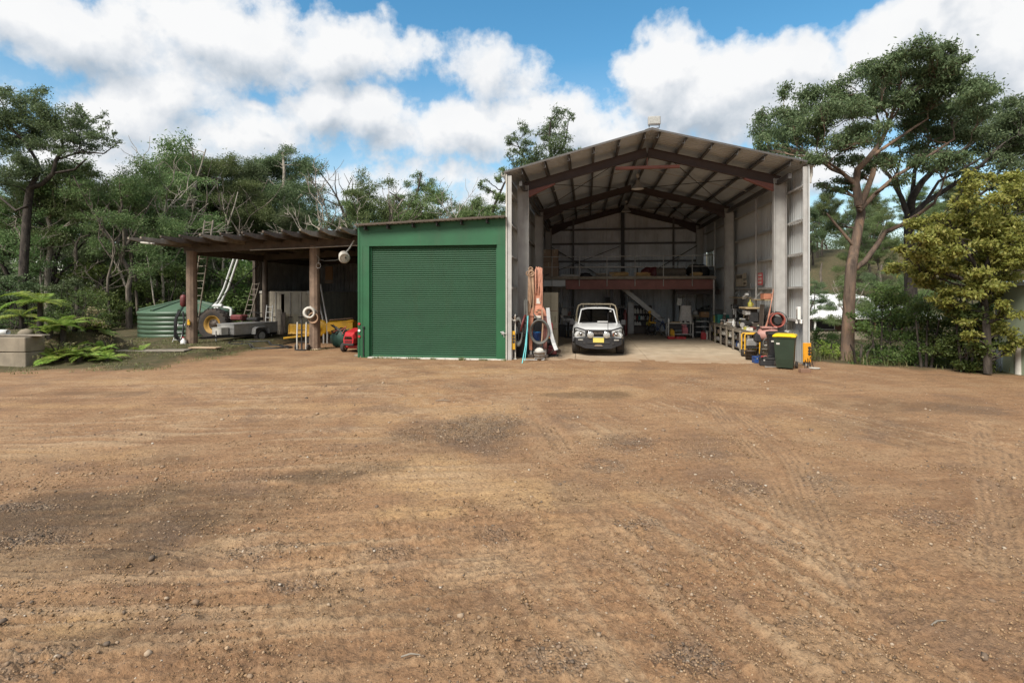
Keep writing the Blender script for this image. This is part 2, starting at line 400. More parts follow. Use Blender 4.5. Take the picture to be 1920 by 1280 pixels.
M['lens'] = pm('lens', (.42,.42,.39), .12, .3, .3, 30)
# ------------------------------------------------------------------ ground: one sheet
def hsh(ix, iy, seed):
    h = (ix.astype(np.int64)*374761393 + iy.astype(np.int64)*668265263 + seed*1442695041) & 0x7fffffff
    h = ((h ^ (h >> 13))*1274126177) & 0x7fffffff
    return ((h ^ (h >> 16)) & 0xffff)/65535.0
def vnoise(x, y, seed=0):
    ix = np.floor(x); iy = np.floor(y); fx = x-ix; fy = y-iy
    fx = fx*fx*(3-2*fx); fy = fy*fy*(3-2*fy)
    a = hsh(ix, iy, seed); b = hsh(ix+1, iy, seed); c = hsh(ix, iy+1, seed); d = hsh(ix+1, iy+1, seed)
    return (a+(b-a)*fx)*(1-fy)+(c+(d-c)*fx)*fy
def fbm(x, y, oct=4, seed=0, gain=.5):
    s = 0; a = 1; n = 0
    for o in range(oct):
        s = s+a*vnoise(x*2**o+o*17.3, y*2**o-o*9.1, seed+o); n += a; a *= gain
    return s/n
def sst(e0, e1, x):
    t = np.clip((x-e0)/(e1-e0), 0, 1); return t*t*(3-2*t)
def edge_right(x, y):   # metres beyond the yard's right-hand rim
    return ((x-7.9)*.45+(y-18.3)*.893)
def H0(x, y):
    x = np.asarray(x, float); y = np.asarray(y, float)
    r = np.hypot(x, y)
    e = edge_right(x, y)
    side = sst(6.9, 8.6, x)
    z = np.zeros_like(x)
    z = z-3.0*sst(.4, 30, e)*side
    hill = sst(72, 140, r)*sst(-8, 25, x-.05*y)
    z = z+15.0*hill
    z = z+(fbm(x/9, y/9, 3, 5)-.5)*1.0*sst(24, 60, r)*np.maximum(side, sst(28, 45, y))
    # low bank along the left verge
    vd = verge_d(x, y)
    z = z+.16*sst(.3, 3.0, vd)+(fbm(x/1.1, y/1.1, 3, 8)-.5)*.16*sst(0, 1.5, vd)
    # earth held up behind the block wall at the left
    z = z+.78*sst(14.85, 15.1, y)*(1-sst(16.5, 19.0, y))*sst(-16.9, -17.3, x)*(1-sst(-24, -27, x)*0)
    return z
def verge_d(x, y):   # metres beyond the dirt on the left
    a = (y-13.1)-.30*(x+16.5)
    b = np.where(x > -13.6, (-x-12.9)*.9, a)
    return np.where(x > -12.4, -1.0, np.minimum(a, np.where(x > -13.6, b, a)))
def ell(px, py, rx, ry):
    d = CAMH*1000/(py-HY); c = P(px, py, Z=0)
    d1 = CAMH*1000/(py-ry-HY); d2 = CAMH*1000/(py+ry-HY)
    return c.x, c.y, rx*d/1000, (d1-d2)/2
def emask(x, y, lst, wob=.35, seed=3):
    out = np.zeros_like(x)
    n = (fbm(x/.8, y/.8, 4, seed)-.5)*2
    for (px, py, rx, ry, w) in lst:
        cx, cy, a, b = ell(px, py, rx, ry)
        u = (x-cx)*cs+(y-cy)*sn; v = -(x-cx)*sn+(y-cy)*cs
        q = np.sqrt((u/a)**2+(v/b)**2)+n*wob*1.6
        out = np.maximum(out, w*(1-sst(.45, 1.15, q)))
    return out
GRAVEL = [(910,795,85,40,1),(1150,830,65,17,.9),(60,1010,120,38,1),(60,950,160,12,.7),(490,1030,60,16,.7),(730,1030,100,22,.7),(930,1005,50,24,.7),
 (1190,985,48,13,.9),(1480,1030,65,22,.7),(1370,910,60,22,.7),(1560,905,55,27,.7),(1040,1235,110,42,.9),(1290,1235,90,40,.9),(70,1245,90,42,.9),
 (740,1090,65,10,.8),(540,1095,50,10,.7),(1140,870,45,14,.8),(1330,855,60,14,.6),(760,815,50,14,.6),(1650,1060,70,22,.6),(1720,970,80,14,.5),(1800,980,60,30,.5),
 (560,1020,60,22,.5),(870,725,50,8,.4),(1850,770,80,14,.5),(1080,780,40,10,.5),(1500,1170,60,20,.6)]
DARK_PATCHES = [(230,960,330,60,.75),(60,1060,200,30,.8),(880,810,160,30,.5),(250,1180,160,40,.35),(130,955,260,75,1),(330,985,150,60,.95),(420,930,150,30,.7),(600,892,100,14,.9),(700,880,90,14,.6),(160,1040,230,32,.85),(180,1195,70,26,.6),(1110,738,95,7,.7),(300,860,90,16,.4),
 (640,1130,150,40,.35),(1650,800,130,30,.35),(1700,760,200,18,.5),(1540,950,90,30,.3),(440,965,120,20,.6),(820,1150,200,60,.3),(900,830,160,24,.35),(200,735,150,5,.4),(700,720,120,5,.35)]  # patches of darker, slightly less rough earth
PALE = [(830,890,150,55,.9),(1000,920,170,36,.9),(880,770,120,22,.6),(760,760,60,50,.5),(160,1165,100,30,.9),(410,1020,60,15,.9),(1100,735,140,12,.5),(560,760,240,7,.5),(330,715,300,5,.6),
 (160,760,220,7,.6),(640,690,260,5,.6),(1050,695,300,6,.7),(1440,745,120,14,.4),(1500,800,60,30,.4),(780,955,110,20,.8),(1180,930,140,20,.5),(830,705,120,8,.5),(100,850,200,14,.5),(1040,1000,60,40,.4)]
def polydist(x, y, pts):
    best = np.full_like(x, 1e9); sd_ = np.zeros_like(x); al = np.zeros_like(x); acc_ = 0.0
    for (a, b) in zip(pts[:-1], pts[1:]):
        ax, ay = a; bx_, by_ = b; dx, dy = bx_-ax, by_-ay; L2 = dx*dx+dy*dy; L = math.sqrt(L2)
        t = np.clip(((x-ax)*dx+(y-ay)*dy)/L2, 0, 1)
        qx, qy = x-(ax+t*dx), y-(ay+t*dy); d = np.hypot(qx, qy)
        m = d < best
        best = np.where(m, d, best); sd_ = np.where(m, (dx*qy-dy*qx)/L, sd_); al = np.where(m, acc_+t*L, al); acc_ += L
    return best, sd_, al
def gp(px, py): p = P(px, py, Z=0); return (p.x, p.y)
TRACKS = [[(-500,1100),(0,1072),(400,1068),(700,1052),(960,1035),(1150,1010)],[(-500,1030),(0,1000),(250,1010),(450,1040)],
 [(1390,775),(1450,822),(1495,870),(1530,950),(1562,1015),(1600,1130)],[(1340,760),(1420,850),(1460,930),(1500,1010)],[(1838,790),(1845,850),(1860,930),(1890,1040)],[(1890,830),(1900,870),(1890,930),(1850,1000),(1850,1060)],
 [(1180,1040),(1000,1065),(840,1080)],[(990,760),(1030,800),(1060,840)],[(-600,780),(0,748),(350,735),(720,728)],[(-600,860),(0,812),(400,785),(760,770)],[(-600,730),(0,715),(400,700),(760,692)]]
# spacing follows distance, so that the relief is as fine as the eye can see
def axis(segs):
    out = [segs[0][0]]
    for (a, b, s0, s1) in segs:
        n = max(2, int(round((b-a)/((s0+s1)/2)))); t = np.linspace(0, 1, n+1)[1:]
        k = (s1-s0)/(s0+s1) if s0+s1 else 0
        out.extend(list(a+(b-a)*(t*(1-k)+k*t*t)))
    return np.array(out)
xs = axis([(-420,-60,40,8),(-60,-22,6,.5),(-22,-9,.35,.07),(-9,-4.8,.06,.03),(-4.8,5.2,.027,.027),(5.2,9,.03,.07),(9,16,.08,.25),(16,60,.4,5),(60,420,8,40)])
ys = axis([(-60,1.8,12,.1),(1.8,2.9,.05,.022),(2.9,5.5,.016,.03),(5.5,10,.03,.085),(10,20,.085,.2),(20,34,.25,.8),(34,120,1.0,4),(120,700,5,50)])
XX, YY = np.meshgrid(xs, ys)
fx, fy = XX.ravel(), YY.ravel()
rr = np.hypot(fx, fy)
near = 1-sst(14, 24, rr)
gravel = emask(fx, fy, GRAVEL, .5, 3); dark_patch = emask(fx, fy, DARK_PATCHES, .35, 11); pale = emask(fx, fy, PALE, .4, 19)
vd = verge_d(fx, fy); er = np.where(fx > 6.9, edge_right(fx, fy), -5)
vn = (fbm(fx/.7, fy/.7, 4, 23)-.5)*1.6
verge = np.maximum(sst(-.3, .9, vd+vn), sst(-.1, .7, er+vn*.8))
verge = np.maximum(verge, sst(30, 40, fy)*sst(8.0, 9.0, np.abs(fx)))
z = H0(fx, fy)
inb = ((fx > -2.9) & (fx < 7.2) & (fy > 18.2)) | ((fx > -8.1) & (fx < -2.6) & (fy > 18.0))
bld = np.where(inb, 0.0, 1.0)
def bt(x, y): return sst(.1, .8, (y-18.2)+(fbm(x/.5, y/.5, 3, 95)-.5)*2.2)
open_ = near*bld
z = z+(fbm(fx/2.3, fy/2.3, 3, 31)-.5)*.075*near*(1-sst(15.5, 17.5, fy)*(fx > -8)*.8)
z = z+(fbm(fx/.45, fy/.45, 3, 37)-.5)*.030*open_
# drag marks of the machines
ang = math.radians(15); u = fx*math.cos(ang)+fy*math.sin(ang); v = -fx*math.sin(ang)+fy*math.cos(ang)
lf = sst(2.0, -3.0, fx)
drag1 = fbm(u/1.9, v/.10, 3, 41)-.5
a2 = math.radians(-62); u2 = fx*math.cos(a2)+fy*math.sin(a2); v2 = -fx*math.sin(a2)+fy*math.cos(a2)
drag2 = fbm(u2/1.5, v2/.12, 3, 43)-.5
z = z+(drag1*lf*sst(.3, .5, fbm(fx/2.0, fy/2.0, 2, 44))+drag2*(1-lf)*.8*sst(.35, .6, fbm(fx/1.6, fy/1.6, 2, 45)))*.042*open_
lin1 = 1-np.abs(2*fbm(u/3.2, v/.21, 2, 52)-1)*5; lin2 = 1-np.abs(2*fbm(u2/2.6, v2/.15, 2, 53)-1)*5
act1 = sst(.42, .6, fbm(fx/2.4, fy/1.3, 3, 44)); act2 = sst(.46, .66, fbm(fx/1.6, fy/1.6, 3, 45))
dragc = (np.clip(lin1, 0, 1)*lf*act1+np.clip(lin2, 0, 1)*(1-lf)*act2)*open_
z = z+dragc*.024
trk = np.zeros_like(z); ribc = np.zeros_like(z)
for i, tr in enumerate(TRACKS):
    bd, sdist, al = polydist(fx, fy, [gp(*p) for p in tr])
    wdt = .17
    ms = (1-sst(wdt*.8, wdt*1.1, bd))*(.25+.75*sst(.34, .5, fbm(fx/.7, fy/.7, 3, 60+i)))*(1 if i not in (1, 8, 10) else .8)
    lug = .5+.5*np.cos(2*math.pi*(al/.11+np.sign(sdist)*.25+np.abs(sdist)*1.6))
    rib = .5+.5*np.cos(2*math.pi*sdist/.085)
    z = z-ms*(.014+.024*rib*(.55+.45*lug))*open_; ribc = np.maximum(ribc, ms*np.clip(rib*(.5+.5*lug)*1.5-.6, 0, 1))
    z = z+(1-sst(.03, .07, np.abs(bd-wdt*1.2)))*.008*open_*sst(.4, .6, fbm(fx/.3, fy/.3, 2, 80+i))
    trk = np.maximum(trk, ms)
# clods and stones: mostly where gravel has come up
clod = np.clip(fbm(fx/.085, fy/.085, 3, 47)-.50, 0, 1); clod2 = np.clip(fbm(fx/.04, fy/.04, 2, 49)-.52, 0, 1)
rough_ = np.clip(.35+.9*gravel+.75*sst(7.5, 4, rr)-pale*.45-trk*.4+1.3*(fbm(fx/.9, fy/.9, 3, 51)-.5), .04, 1.3)
z = z+(clod*.055+clod2*.10)*rough_*open_*(1-sst(9, 15, rr)*.6)
z = z-.12*bt(fx, fy)*inb-.012*(1-np.where(inb, 1, 0))*near*(1-sst(16.8, 17.9, fy))
nx, ny = len(xs), len(ys)
idx = np.arange(nx*ny).reshape(ny, nx)
quads = np.stack([idx[:-1, :-1], idx[:-1, 1:], idx[1:, 1:], idx[1:, :-1]], -1).reshape(-1, 4)
def mesh_np(name, co, q):
    me = bpy.data.meshes.new(name); nv = len(co); nf, k = q.shape
    me.vertices.add(nv); me.vertices.foreach_set('co', np.ascontiguousarray(co, dtype=np.float32).ravel())
    me.loops.add(nf*k); me.loops.foreach_set('vertex_index', np.ascontiguousarray(q, dtype=np.int32).ravel())
    me.polygons.add(nf); me.polygons.foreach_set('loop_start', np.arange(0, nf*k, k, dtype=np.int32))
    me.update(calc_edges=True)
    return me
gm = mesh_np('ground', np.stack([fx, fy, z], -1), quads)
gm.polygons.foreach_set('use_smooth', np.ones(len(quads), dtype=bool))
for nm, arr in (('gravel', gravel), ('dark_patch', dark_patch), ('pale', pale), ('verge', verge), ('track', trk), ('drag', dragc), ('rib', ribc)):
    a = gm.attributes.new(nm, 'FLOAT', 'POINT'); a.data.foreach_set('value', arr.astype(np.float32))
ground = link('ground', gm); ground['kind'] = 'structure'
def Hz(x, y): return float(H0(np.array([x]), np.array([y]))[0])
gmat = bpy.data.materials.new('earth'); gmat.use_nodes = True; t = gmat.node_tree; b = t.nodes['Principled BSDF']
b.inputs['Specular IOR Level'].default_value = .25
pos = t.nodes.new('ShaderNodeNewGeometry').outputs['Position']
def at_(nm):
    n = t.nodes.new('ShaderNodeAttribute'); n.attribute_name = nm; return n.outputs['Fac']
n_big = noise(t, pos, .55, 6, .6); n_mid = noise(t, pos, 3.2, 7, .65); n_fine = noise(t, pos, 26, 6, .7)
sv = vmath(t, 'MULTIPLY', pos, (.5, 2.6, 1)); mp = t.nodes.new('ShaderNodeMapping'); mp.inputs['Rotation'].default_value = (0, 0, -ang)
lk(t, pos, mp.inputs[0]); sv = vmath(t, 'MULTIPLY', mp.outputs[0], (.55, 5.5, 1)); n_str = noise(t, sv, 1.0, 6, .6)
earth = ramp(t, n_big, [(.30, (0.275,0.146,0.067)), (.5, (0.365,0.206,0.096)), (.72, (0.429,0.258,0.120))])
earth = mixc(t, mth(t, 'MULTIPLY', ramp(t, n_mid, [(.35, 0.0), (.7, 1.0)]), .45), earth, (0.275,0.162,0.084))
earth = mixc(t, mth(t, 'MULTIPLY', ramp(t, n_str, [(.48, 0.0), (.72, 1.0)]), .5), earth, (0.512,0.318,0.158))
earth = mixc(t, mth(t, 'MULTIPLY', ramp(t, n_str, [(.25, 1.0), (.45, 0.0)]), .45), earth, (0.211,0.118,0.059))
pn = mth(t, 'MULTIPLY', at_('pale'), ramp(t, n_mid, [(.25, .35), (.6, 1.0)]))
earth = mixc(t, mth(t, 'MULTIPLY', pn, .95), earth, (0.557,0.348,0.153))
earth = mixc(t, mth(t, 'MULTIPLY', at_('track'), .6), earth, (0.474,0.294,0.148))
earth = mixc(t, mth(t, 'MULTIPLY', at_('drag'), .8), earth, (.50,.345,.19))
dn = mth(t, 'MULTIPLY', at_('dark_patch'), ramp(t, n_mid, [(.2, .6), (.6, 1.0)]))
earth = mixc(t, mth(t, 'MULTIPLY', dn, 1.0), earth, (0.116,0.073,0.037))
vor = t.nodes.new('ShaderNodeTexVoronoi'); vor.inputs['Scale'].default_value = 42; lk(t, pos, vor.inputs['Vector'])
vor2 = t.nodes.new('ShaderNodeTexVoronoi'); vor2.inputs['Scale'].default_value = 17; lk(t, pos, vor2.inputs['Vector'])
stc = ramp(t, vor.outputs['Color'], [(.0, (0.077,0.057,0.037)), (.5, (0.198,0.150,0.102)), (1.0, (0.384,0.300,0.204))])
gmk = mth(t, 'MULTIPLY', at_('gravel'), ramp(t, n_mid, [(.36, 0.0), (.58, 1.0)]))
gmk = mth(t, 'MULTIPLY', gmk, ramp(t, n_fine, [(.35, .35), (.6, 1.0)]))
earth = mixc(t, mth(t, 'MULTIPLY', gmk, .88), earth, stc)
n_pat = noise(t, pos, .9, 5, .6, .5)
earth = mixc(t, mth(t, 'MULTIPLY', ramp(t, n_pat, [(.50, 0.0), (.66, 1.0)]), .45), earth, (.47,.32,.17))
earth = mixc(t, mth(t, 'MULTIPLY', ramp(t, n_pat, [(.34, 1.0), (.47, 0.0)]), .40), earth, (.185,.125,.082))
crum = ramp(t, noise(t, pos, 16, 6, .75, .3), [(.36, 1.0), (.45, 0.0)])
earth = mixc(t, mth(t, 'MULTIPLY', mth(t, 'MULTIPLY', crum, ramp(t, noise(t, pos, 1.1, 4, .6), [(.42, 0.0), (.60, 1.0)])), .5), earth, (.085,.058,.038))
# loose pebbles everywhere
peb = mth(t, 'MULTIPLY', ramp(t, vor2.outputs['Distance'], [(.14, 1.0), (.24, 0.0)]), ramp(t, noise(t, pos, 1.7, 5, .7), [(.52, 0.0), (.66, 1.0)]))
earth = mixc(t, mth(t, 'MULTIPLY', peb, .6), earth, stc)
earth = mixc(t, mth(t, 'MULTIPLY', ramp(t, n_fine, [(.32, 1.0), (.52, 0.0)]), .62), earth, (0.116,0.065,0.031))
n_cr = noise(t, pos, 9.0, 7, .72, .4)
earth = mixc(t, mth(t, 'MULTIPLY', ramp(t, n_cr, [(.30, 1.0), (.47, 0.0)]), .55), earth, (0.160,0.096,0.051))
earth = mixc(t, mth(t, 'MULTIPLY', ramp(t, n_cr, [(.56, 0.0), (.74, 1.0)]), .40), earth, (0.550,0.360,0.189))
earth = mixc(t, mth(t, 'MULTIPLY', ramp(t, n_fine, [(.56, 0.0), (.76, 1.0)]), .45), earth, (0.602,0.402,0.219))
lit_ = ramp(t, n_mid, [(.3, (.055,.060,.022)), (.55, (.105,.085,.040)), (.75, (.17,.12,.065))])
earth = mixc(t, at_('verge'), earth, lit_)
earth = mixc(t, 1.0, earth, (.845,.86,.955), 'MULTIPLY')
earth = mixc(t, mth(t, 'MULTIPLY', at_('rib'), .9), earth, (.13,.088,.058))
lk(t, earth, b.inputs['Base Color'])
lk(t, mth(t, 'MULTIPLY_ADD', at_('dark_patch'), -.18, .92), b.inputs['Roughness'])
bp = t.nodes.new('ShaderNodeBump'); bp.inputs['Strength'].default_value = 1.0; bp.inputs['Distance'].default_value = .05
hh = mth(t, 'ADD', mth(t, 'MULTIPLY', n_fine, .55), mth(t, 'MULTIPLY', vor.outputs['Distance'], mth(t, 'MULTIPLY_ADD', at_('gravel'), -.5, -.12)))
hh = mth(t, 'ADD', hh, mth(t, 'MULTIPLY', noise(t, pos, 95, 4, .7), .16))
hh = mth(t, 'ADD', hh, mth(t, 'MULTIPLY', n_mid, .30))
lk(t, hh, bp.inputs['Height']); lk(t, bp.outputs[0], b.inputs['Normal'])
gm.materials.append(gmat)
M['earth'] = gmat

# loose stones lying on the yard
rng = np.random.default_rng(11)
def scatter_stones(n):
    V = []; F = []; base = MB().sph((0,0,0), 1, 6); bv = np.array(base.v); bf = [f for f in base.f]
    ico = np.array([(0,0,1),(.894,0,.447),(.276,.85,.447),(-.724,.526,.447),(-.724,-.526,.447),(.276,-.85,.447),(.724,.526,-.447),(-.276,.85,-.447),(-.894,0,-.447),(-.276,-.85,-.447),(.724,-.526,-.447),(0,0,-1)])
    icf = np.array([(0,1,2),(0,2,3),(0,3,4),(0,4,5),(0,5,1),(1,6,2),(2,7,3),(3,8,4),(4,9,5),(5,10,1),(6,7,2),(7,8,3),(8,9,4),(9,10,5),(10,6,1),(11,7,6),(11,8,7),(11,9,8),(11,10,9),(11,6,10)])
    cand = rng.integers(0, len(fx), n*14)
    px_ = fx[cand]; py_ = fy[cand]; w = np.clip(.10+gravel[cand]*1.0+.15*(fbm(px_/.6, py_/.6, 3, 91) > .55), 0, 1)*(rr[cand] < 17)*(rr[cand] > 2.4)*bld[cand]*(verge[cand] < .6)*(np.abs(px_) < 14)
    # keep density even per square metre: the grid itself is denser close by
    keep = rng.random(len(cand)) < w*.5
    c = cand[keep][:n]; m = len(c)
    s = np.clip(rng.lognormal(-4.9, .45, m), .004, .03)*(1+.35*sst(4, 9, rr[c]))
    jit = 1+rng.uniform(-.33, .33, (m, 12, 1)); sq = np.stack([np.ones(m), rng.uniform(.7, 1.1, m), rng.uniform(.45, .8, m)], -1)[:, None, :]
    th = rng.uniform(0, 6.28, m); ct, st = np.cos(th)[:, None], np.sin(th)[:, None]
    v = ico[None]*jit*sq*s[:, None, None]
    X = v[..., 0]*ct-v[..., 1]*st; Y = v[..., 0]*st+v[..., 1]*ct
    v = np.stack([X+fx[c][:, None]+rng.uniform(-.02,.02,m)[:, None], Y+fy[c][:, None], v[..., 2]+z[c][:, None]+s[:, None]*.25], -1)
    f = icf[None]+(np.arange(m)*12)[:, None, None]
    return v.reshape(-1, 3), f.reshape(-1, 3)
sv_, sf_ = scatter_stones(14000)
sm_ = mesh_np('gravel', sv_, sf_)
mst = bpy.data.materials.new('stone'); mst.use_nodes = True; t = mst.node_tree; b = t.nodes['Principled BSDF']
ge = t.nodes.new('ShaderNodeNewGeometry')
lk(t, ramp(t, ge.outputs['Random Per Island'], [(0, (.10,.075,.055)), (.35, (.19,.13,.085)), (.75, (.27,.185,.115)), (.95, (.35,.27,.19)), (1, (.45,.40,.33))]), b.inputs['Base Color'])
b.inputs['Roughness'].default_value = .85
sm_.materials.append(mst)
def scatter_crumbs(n, seed):
    g_ = np.random.default_rng(seed)
    octa = np.array([(0,0,1),(1,0,0),(0,1,0),(-1,0,0),(0,-1,0),(0,0,-.6)]); of = np.array([(0,1,2),(0,2,3),(0,3,4),(0,4,1),(5,2,1),(5,3,2),(5,4,3),(5,1,4)])
    # even per square metre out to 9 m, thinning with distance
    r = 2.6+6.8*g_.random(n*4)**1.35; a = g_.uniform(-.95, .95, n*4)-TH*0+.0; x = np.sin(a-TH)*r; y = np.cos(a-TH)*r
    dn_ = fbm(x/.7, y/.7, 3, 93); k = g_.random(n*4) < np.clip((dn_-.40)*4.0, .06, 1); x, y = x[k][:n], y[k][:n]; m = len(x)
    ix = np.clip(np.searchsorted(xs, x)-1, 0, nx-2); iy = np.clip(np.searchsorted(ys, y)-1, 0, ny-2); zz = z.reshape(ny, nx)[iy, ix]
    s = np.clip(g_.lognormal(-5.15, .42, m), .003, .016)*(1+.25*sst(4, 9, y)); v = octa[None]*(1+g_.uniform(-.4, .4, (m, 6, 1)))*s[:, None, None]*np.array([1, 1, .8])
    th = g_.uniform(0, 6.28, m); ct, st = np.cos(th)[:, None], np.sin(th)[:, None]
    v = np.stack([v[..., 0]*ct-v[..., 1]*st+x[:, None], v[..., 0]*st+v[..., 1]*ct+y[:, None], v[..., 2]+zz[:, None]+s[:, None]*.3], -1)
    return v.reshape(-1, 3), (of[None]+(np.arange(m)*6)[:, None, None]).reshape(-1, 3)
cv_, cf_ = scatter_crumbs(42000, 15); cm_ = mesh_np('dirt_crumbs', cv_, cf_)
mcr = bpy.data.materials.new('crumb'); mcr.use_nodes = True; t = mcr.node_tree; b = t.nodes['Principled BSDF']; ge = t.nodes.new('ShaderNodeNewGeometry')
lk(t, ramp(t, ge.outputs['Random Per Island'], [(0, (.14,.09,.05)), (.4, (.24,.155,.088)), (.8, (.32,.21,.12)), (1, (.40,.29,.19))]), b.inputs['Base Color']); b.inputs['Roughness'].default_value = .95; b.inputs['Specular IOR Level'].default_value = .15
cm_.materials.append(mcr); co_ = link('dirt', cm_); tag(co_, kind='stuff', label='small crumbs of dry earth lying on the yard')
gr = link('gravel', sm_); tag(gr, kind='stuff', label='loose stones scattered over the dirt yard')
# ------------------------------------------------------------------ barn
XL, XR, YF, YB, ZE, ZR = -2.70, 6.92, 17.9, 32.4, 6.38, 7.62
XM = (XL+XR)/2; SL = (ZR-ZE)/(XR-XM); RA = math.atan(SL)
def roof_z(x): return ZR-abs(x-XM)*SL
# concrete slab, poured in bays
slab = thing('barn_floor', None, None, (0,0,0)); slab['kind'] = 'structure'
bay = None
xsb = [XL+.02, -.4, 2.1, 4.6, XR-.02]; ysb = [YF+.12, 20.1, 22.5, 25, 27.5, 30, YB]
for i in range(4):
    for j in range(6):
        b_ = MB().bx(xsb[i]+.006, xsb[i+1]-.006, ysb[j]+.006, ysb[j+1]-.006, -.12, rnd.uniform(-.003,.003), .006).build('slab_bay', M['concrete'], slab)
# worn concrete: stains and dusty drag
t = M['concrete'].node_tree
barn = thing('barn', 'tall open-fronted grey steel barn with gable roof over a concrete floor', 'barn', (0,0,0))
def corr(mb, L, n, pitch, h, f):
    """ribbed sheet: n pitches wide, L long; f maps (across, along, height) to a point"""
    prof = []
    for i in range(n):
        o = i*pitch
        prof += [(o, 0), (o+pitch*.68, 0), (o+pitch*.76, h), (o+pitch*.92, h)]
    prof += [(n*pitch, 0), (n*pitch+.03, .0)]
    vs = [f(a, 0, b) for a, b in prof]+[f(a, L, b) for a, b in prof]; m = len(prof)
    return mb.add(vs, [(i, i+1, i+1+m, i+m) for i in range(m-1)])
def wall_sheets(root, x, y0, y1, z0, z1, out, mat, n=4, pitch=.19, hole=None, name='wall_sheet', ztop=None):
    w = n*pitch; k = int(math.ceil((y1-y0)/w)); w = (y1-y0)/k; pt = w/n; proto = None
    for i in range(k):
        ya = y0+i*w
        spans = [(z0, z1)]
        if hole and ya+w > hole[0]+.05 and ya < hole[1]-.05: spans = [(z0, hole[2]), (hole[3], z1)]
        for (a, b) in spans:
            key = round(b-a, 3)
            if proto is None or proto[0] != key:
                o = corr(MB(), b-a, n, pt, .018*out, lambda q, l, h: (h, q, l)).build(name, mat, root, (x, ya, a)); proto = (key, o)
            else: o = dup(proto[1], (x, ya, a))
            o.location.x = x+(.002 if i % 2 else 0)
def wall_sheets_x(root, y, x0, x1, zf, out, mat, n=4, pitch=.19, name='wall_sheet', z0=0):
    w = n*pitch; k = int(math.ceil((x1-x0)/w)); w = (x1-x0)/k; pt = w/n
    for i in range(k):
        xa = x0+i*w
        mb = MB(); prof = []
        for j in range(n):
            o = j*pt; prof += [(o, 0), (o+pt*.68, 0), (o+pt*.76, .028*out), (o+pt*.92, .028*out)]
        prof.append((w, 0)); m = len(prof)
        mb.add([(a, b, z0) for a, b in prof]+[(a, b, zf(xa+a)) for a, b in prof], [(q, q+1, q+1+m, q+m) for q in range(m-1)])
        mb.build(name, mat, root, (xa, y+(.002 if i % 2 else 0), 0))
HOLE = (30.5, 32.0, 3.72, 4.62)
wall_sheets(barn, XR, YF, YB, 0, ZE-.05, 1, M['wall_grey'], hole=HOLE)
wall_sheets(barn, XL, YF, YB, 0, ZE-.05, -1, M['wall_grey'])
wall_sheets_x(barn, YB, XL, XR, lambda x: roof_z(x)-.003, 1, M["back_dark"])
# roof sheets
Lr = math.hypot(XR-XM, ZR-ZE)+.10
k = 19; w = (YB-YF+.12)/k; pr = None
for sgn in (-1, 1):
    pr = None
    for i in range(k):
        ya = YF-.06+i*w
        loc = (XM, ya, ZR+(.002 if i % 2 else 0)); dvec = Vector((sgn*math.cos(RA), 0, -math.sin(RA))); nvec = Vector((sgn*math.sin(RA), 0, math.cos(RA)))
        if pr is None: pr = corr(MB(), Lr, 4, w/4, .028, lambda q, l, h: tuple(Vector((0, q, 0))+dvec*l+nvec*h)).build('roof_sheet', M['roof_grey'], barn, loc)
        else: dup(pr, loc)
# ridge cap and barge flashings
mb = MB()
mb.prism([(XM-.22, ZR-.22*SL+.045), (XM, ZR+.045), (XM+.22, ZR-.22*SL+.045), (XM+.22, ZR-.22*SL+.055), (XM, ZR+.06), (XM-.22, ZR-.22*SL+.055)], 'y', YF-.08, YB+.08)
mb.build('ridge_cap', M['roof_grey'], barn)
for sgn in (-1, 1):
    MB().bar((XM, YF-.07, ZR+.0), (XM+sgn*(XR-XM+.08), YF-.07, ZE-.02), .012, .06, (0,0,1)).build('barge_flashing', M['purlin'], barn)
    xg = XR+.10 if sgn > 0 else XL-.10
    MB().prism([(xg-.06, ZE-.13), (xg+.06, ZE-.13), (xg+.07, ZE-.02), (xg+.055, ZE-.02), (xg+.045, ZE-.118), (xg-.045, ZE-.118), (xg-.045, ZE-.02), (xg-.06, ZE-.02)], 'y', YF-.05, YB).build('gutter', M['dirty_white'], barn)
    xw = XR if sgn > 0 else XL
    MB().bx(xw-.018, xw+.018, YF-.02, YF-.003, 0, ZE-.07).build('corner_flashing', M['wall_grey'] if sgn > 0 else M['dirty_white'], barn)
MB().tube([(XR+.13, YF+.15, ZE-.1), (XR+.13, YF+.15, ZE-.35), (XR+.09, YF+.15, ZE-.5), (XR+.09, YF+.15, ZE-.62)], .05, 8).build('downpipe', M['dirty_white'], barn)
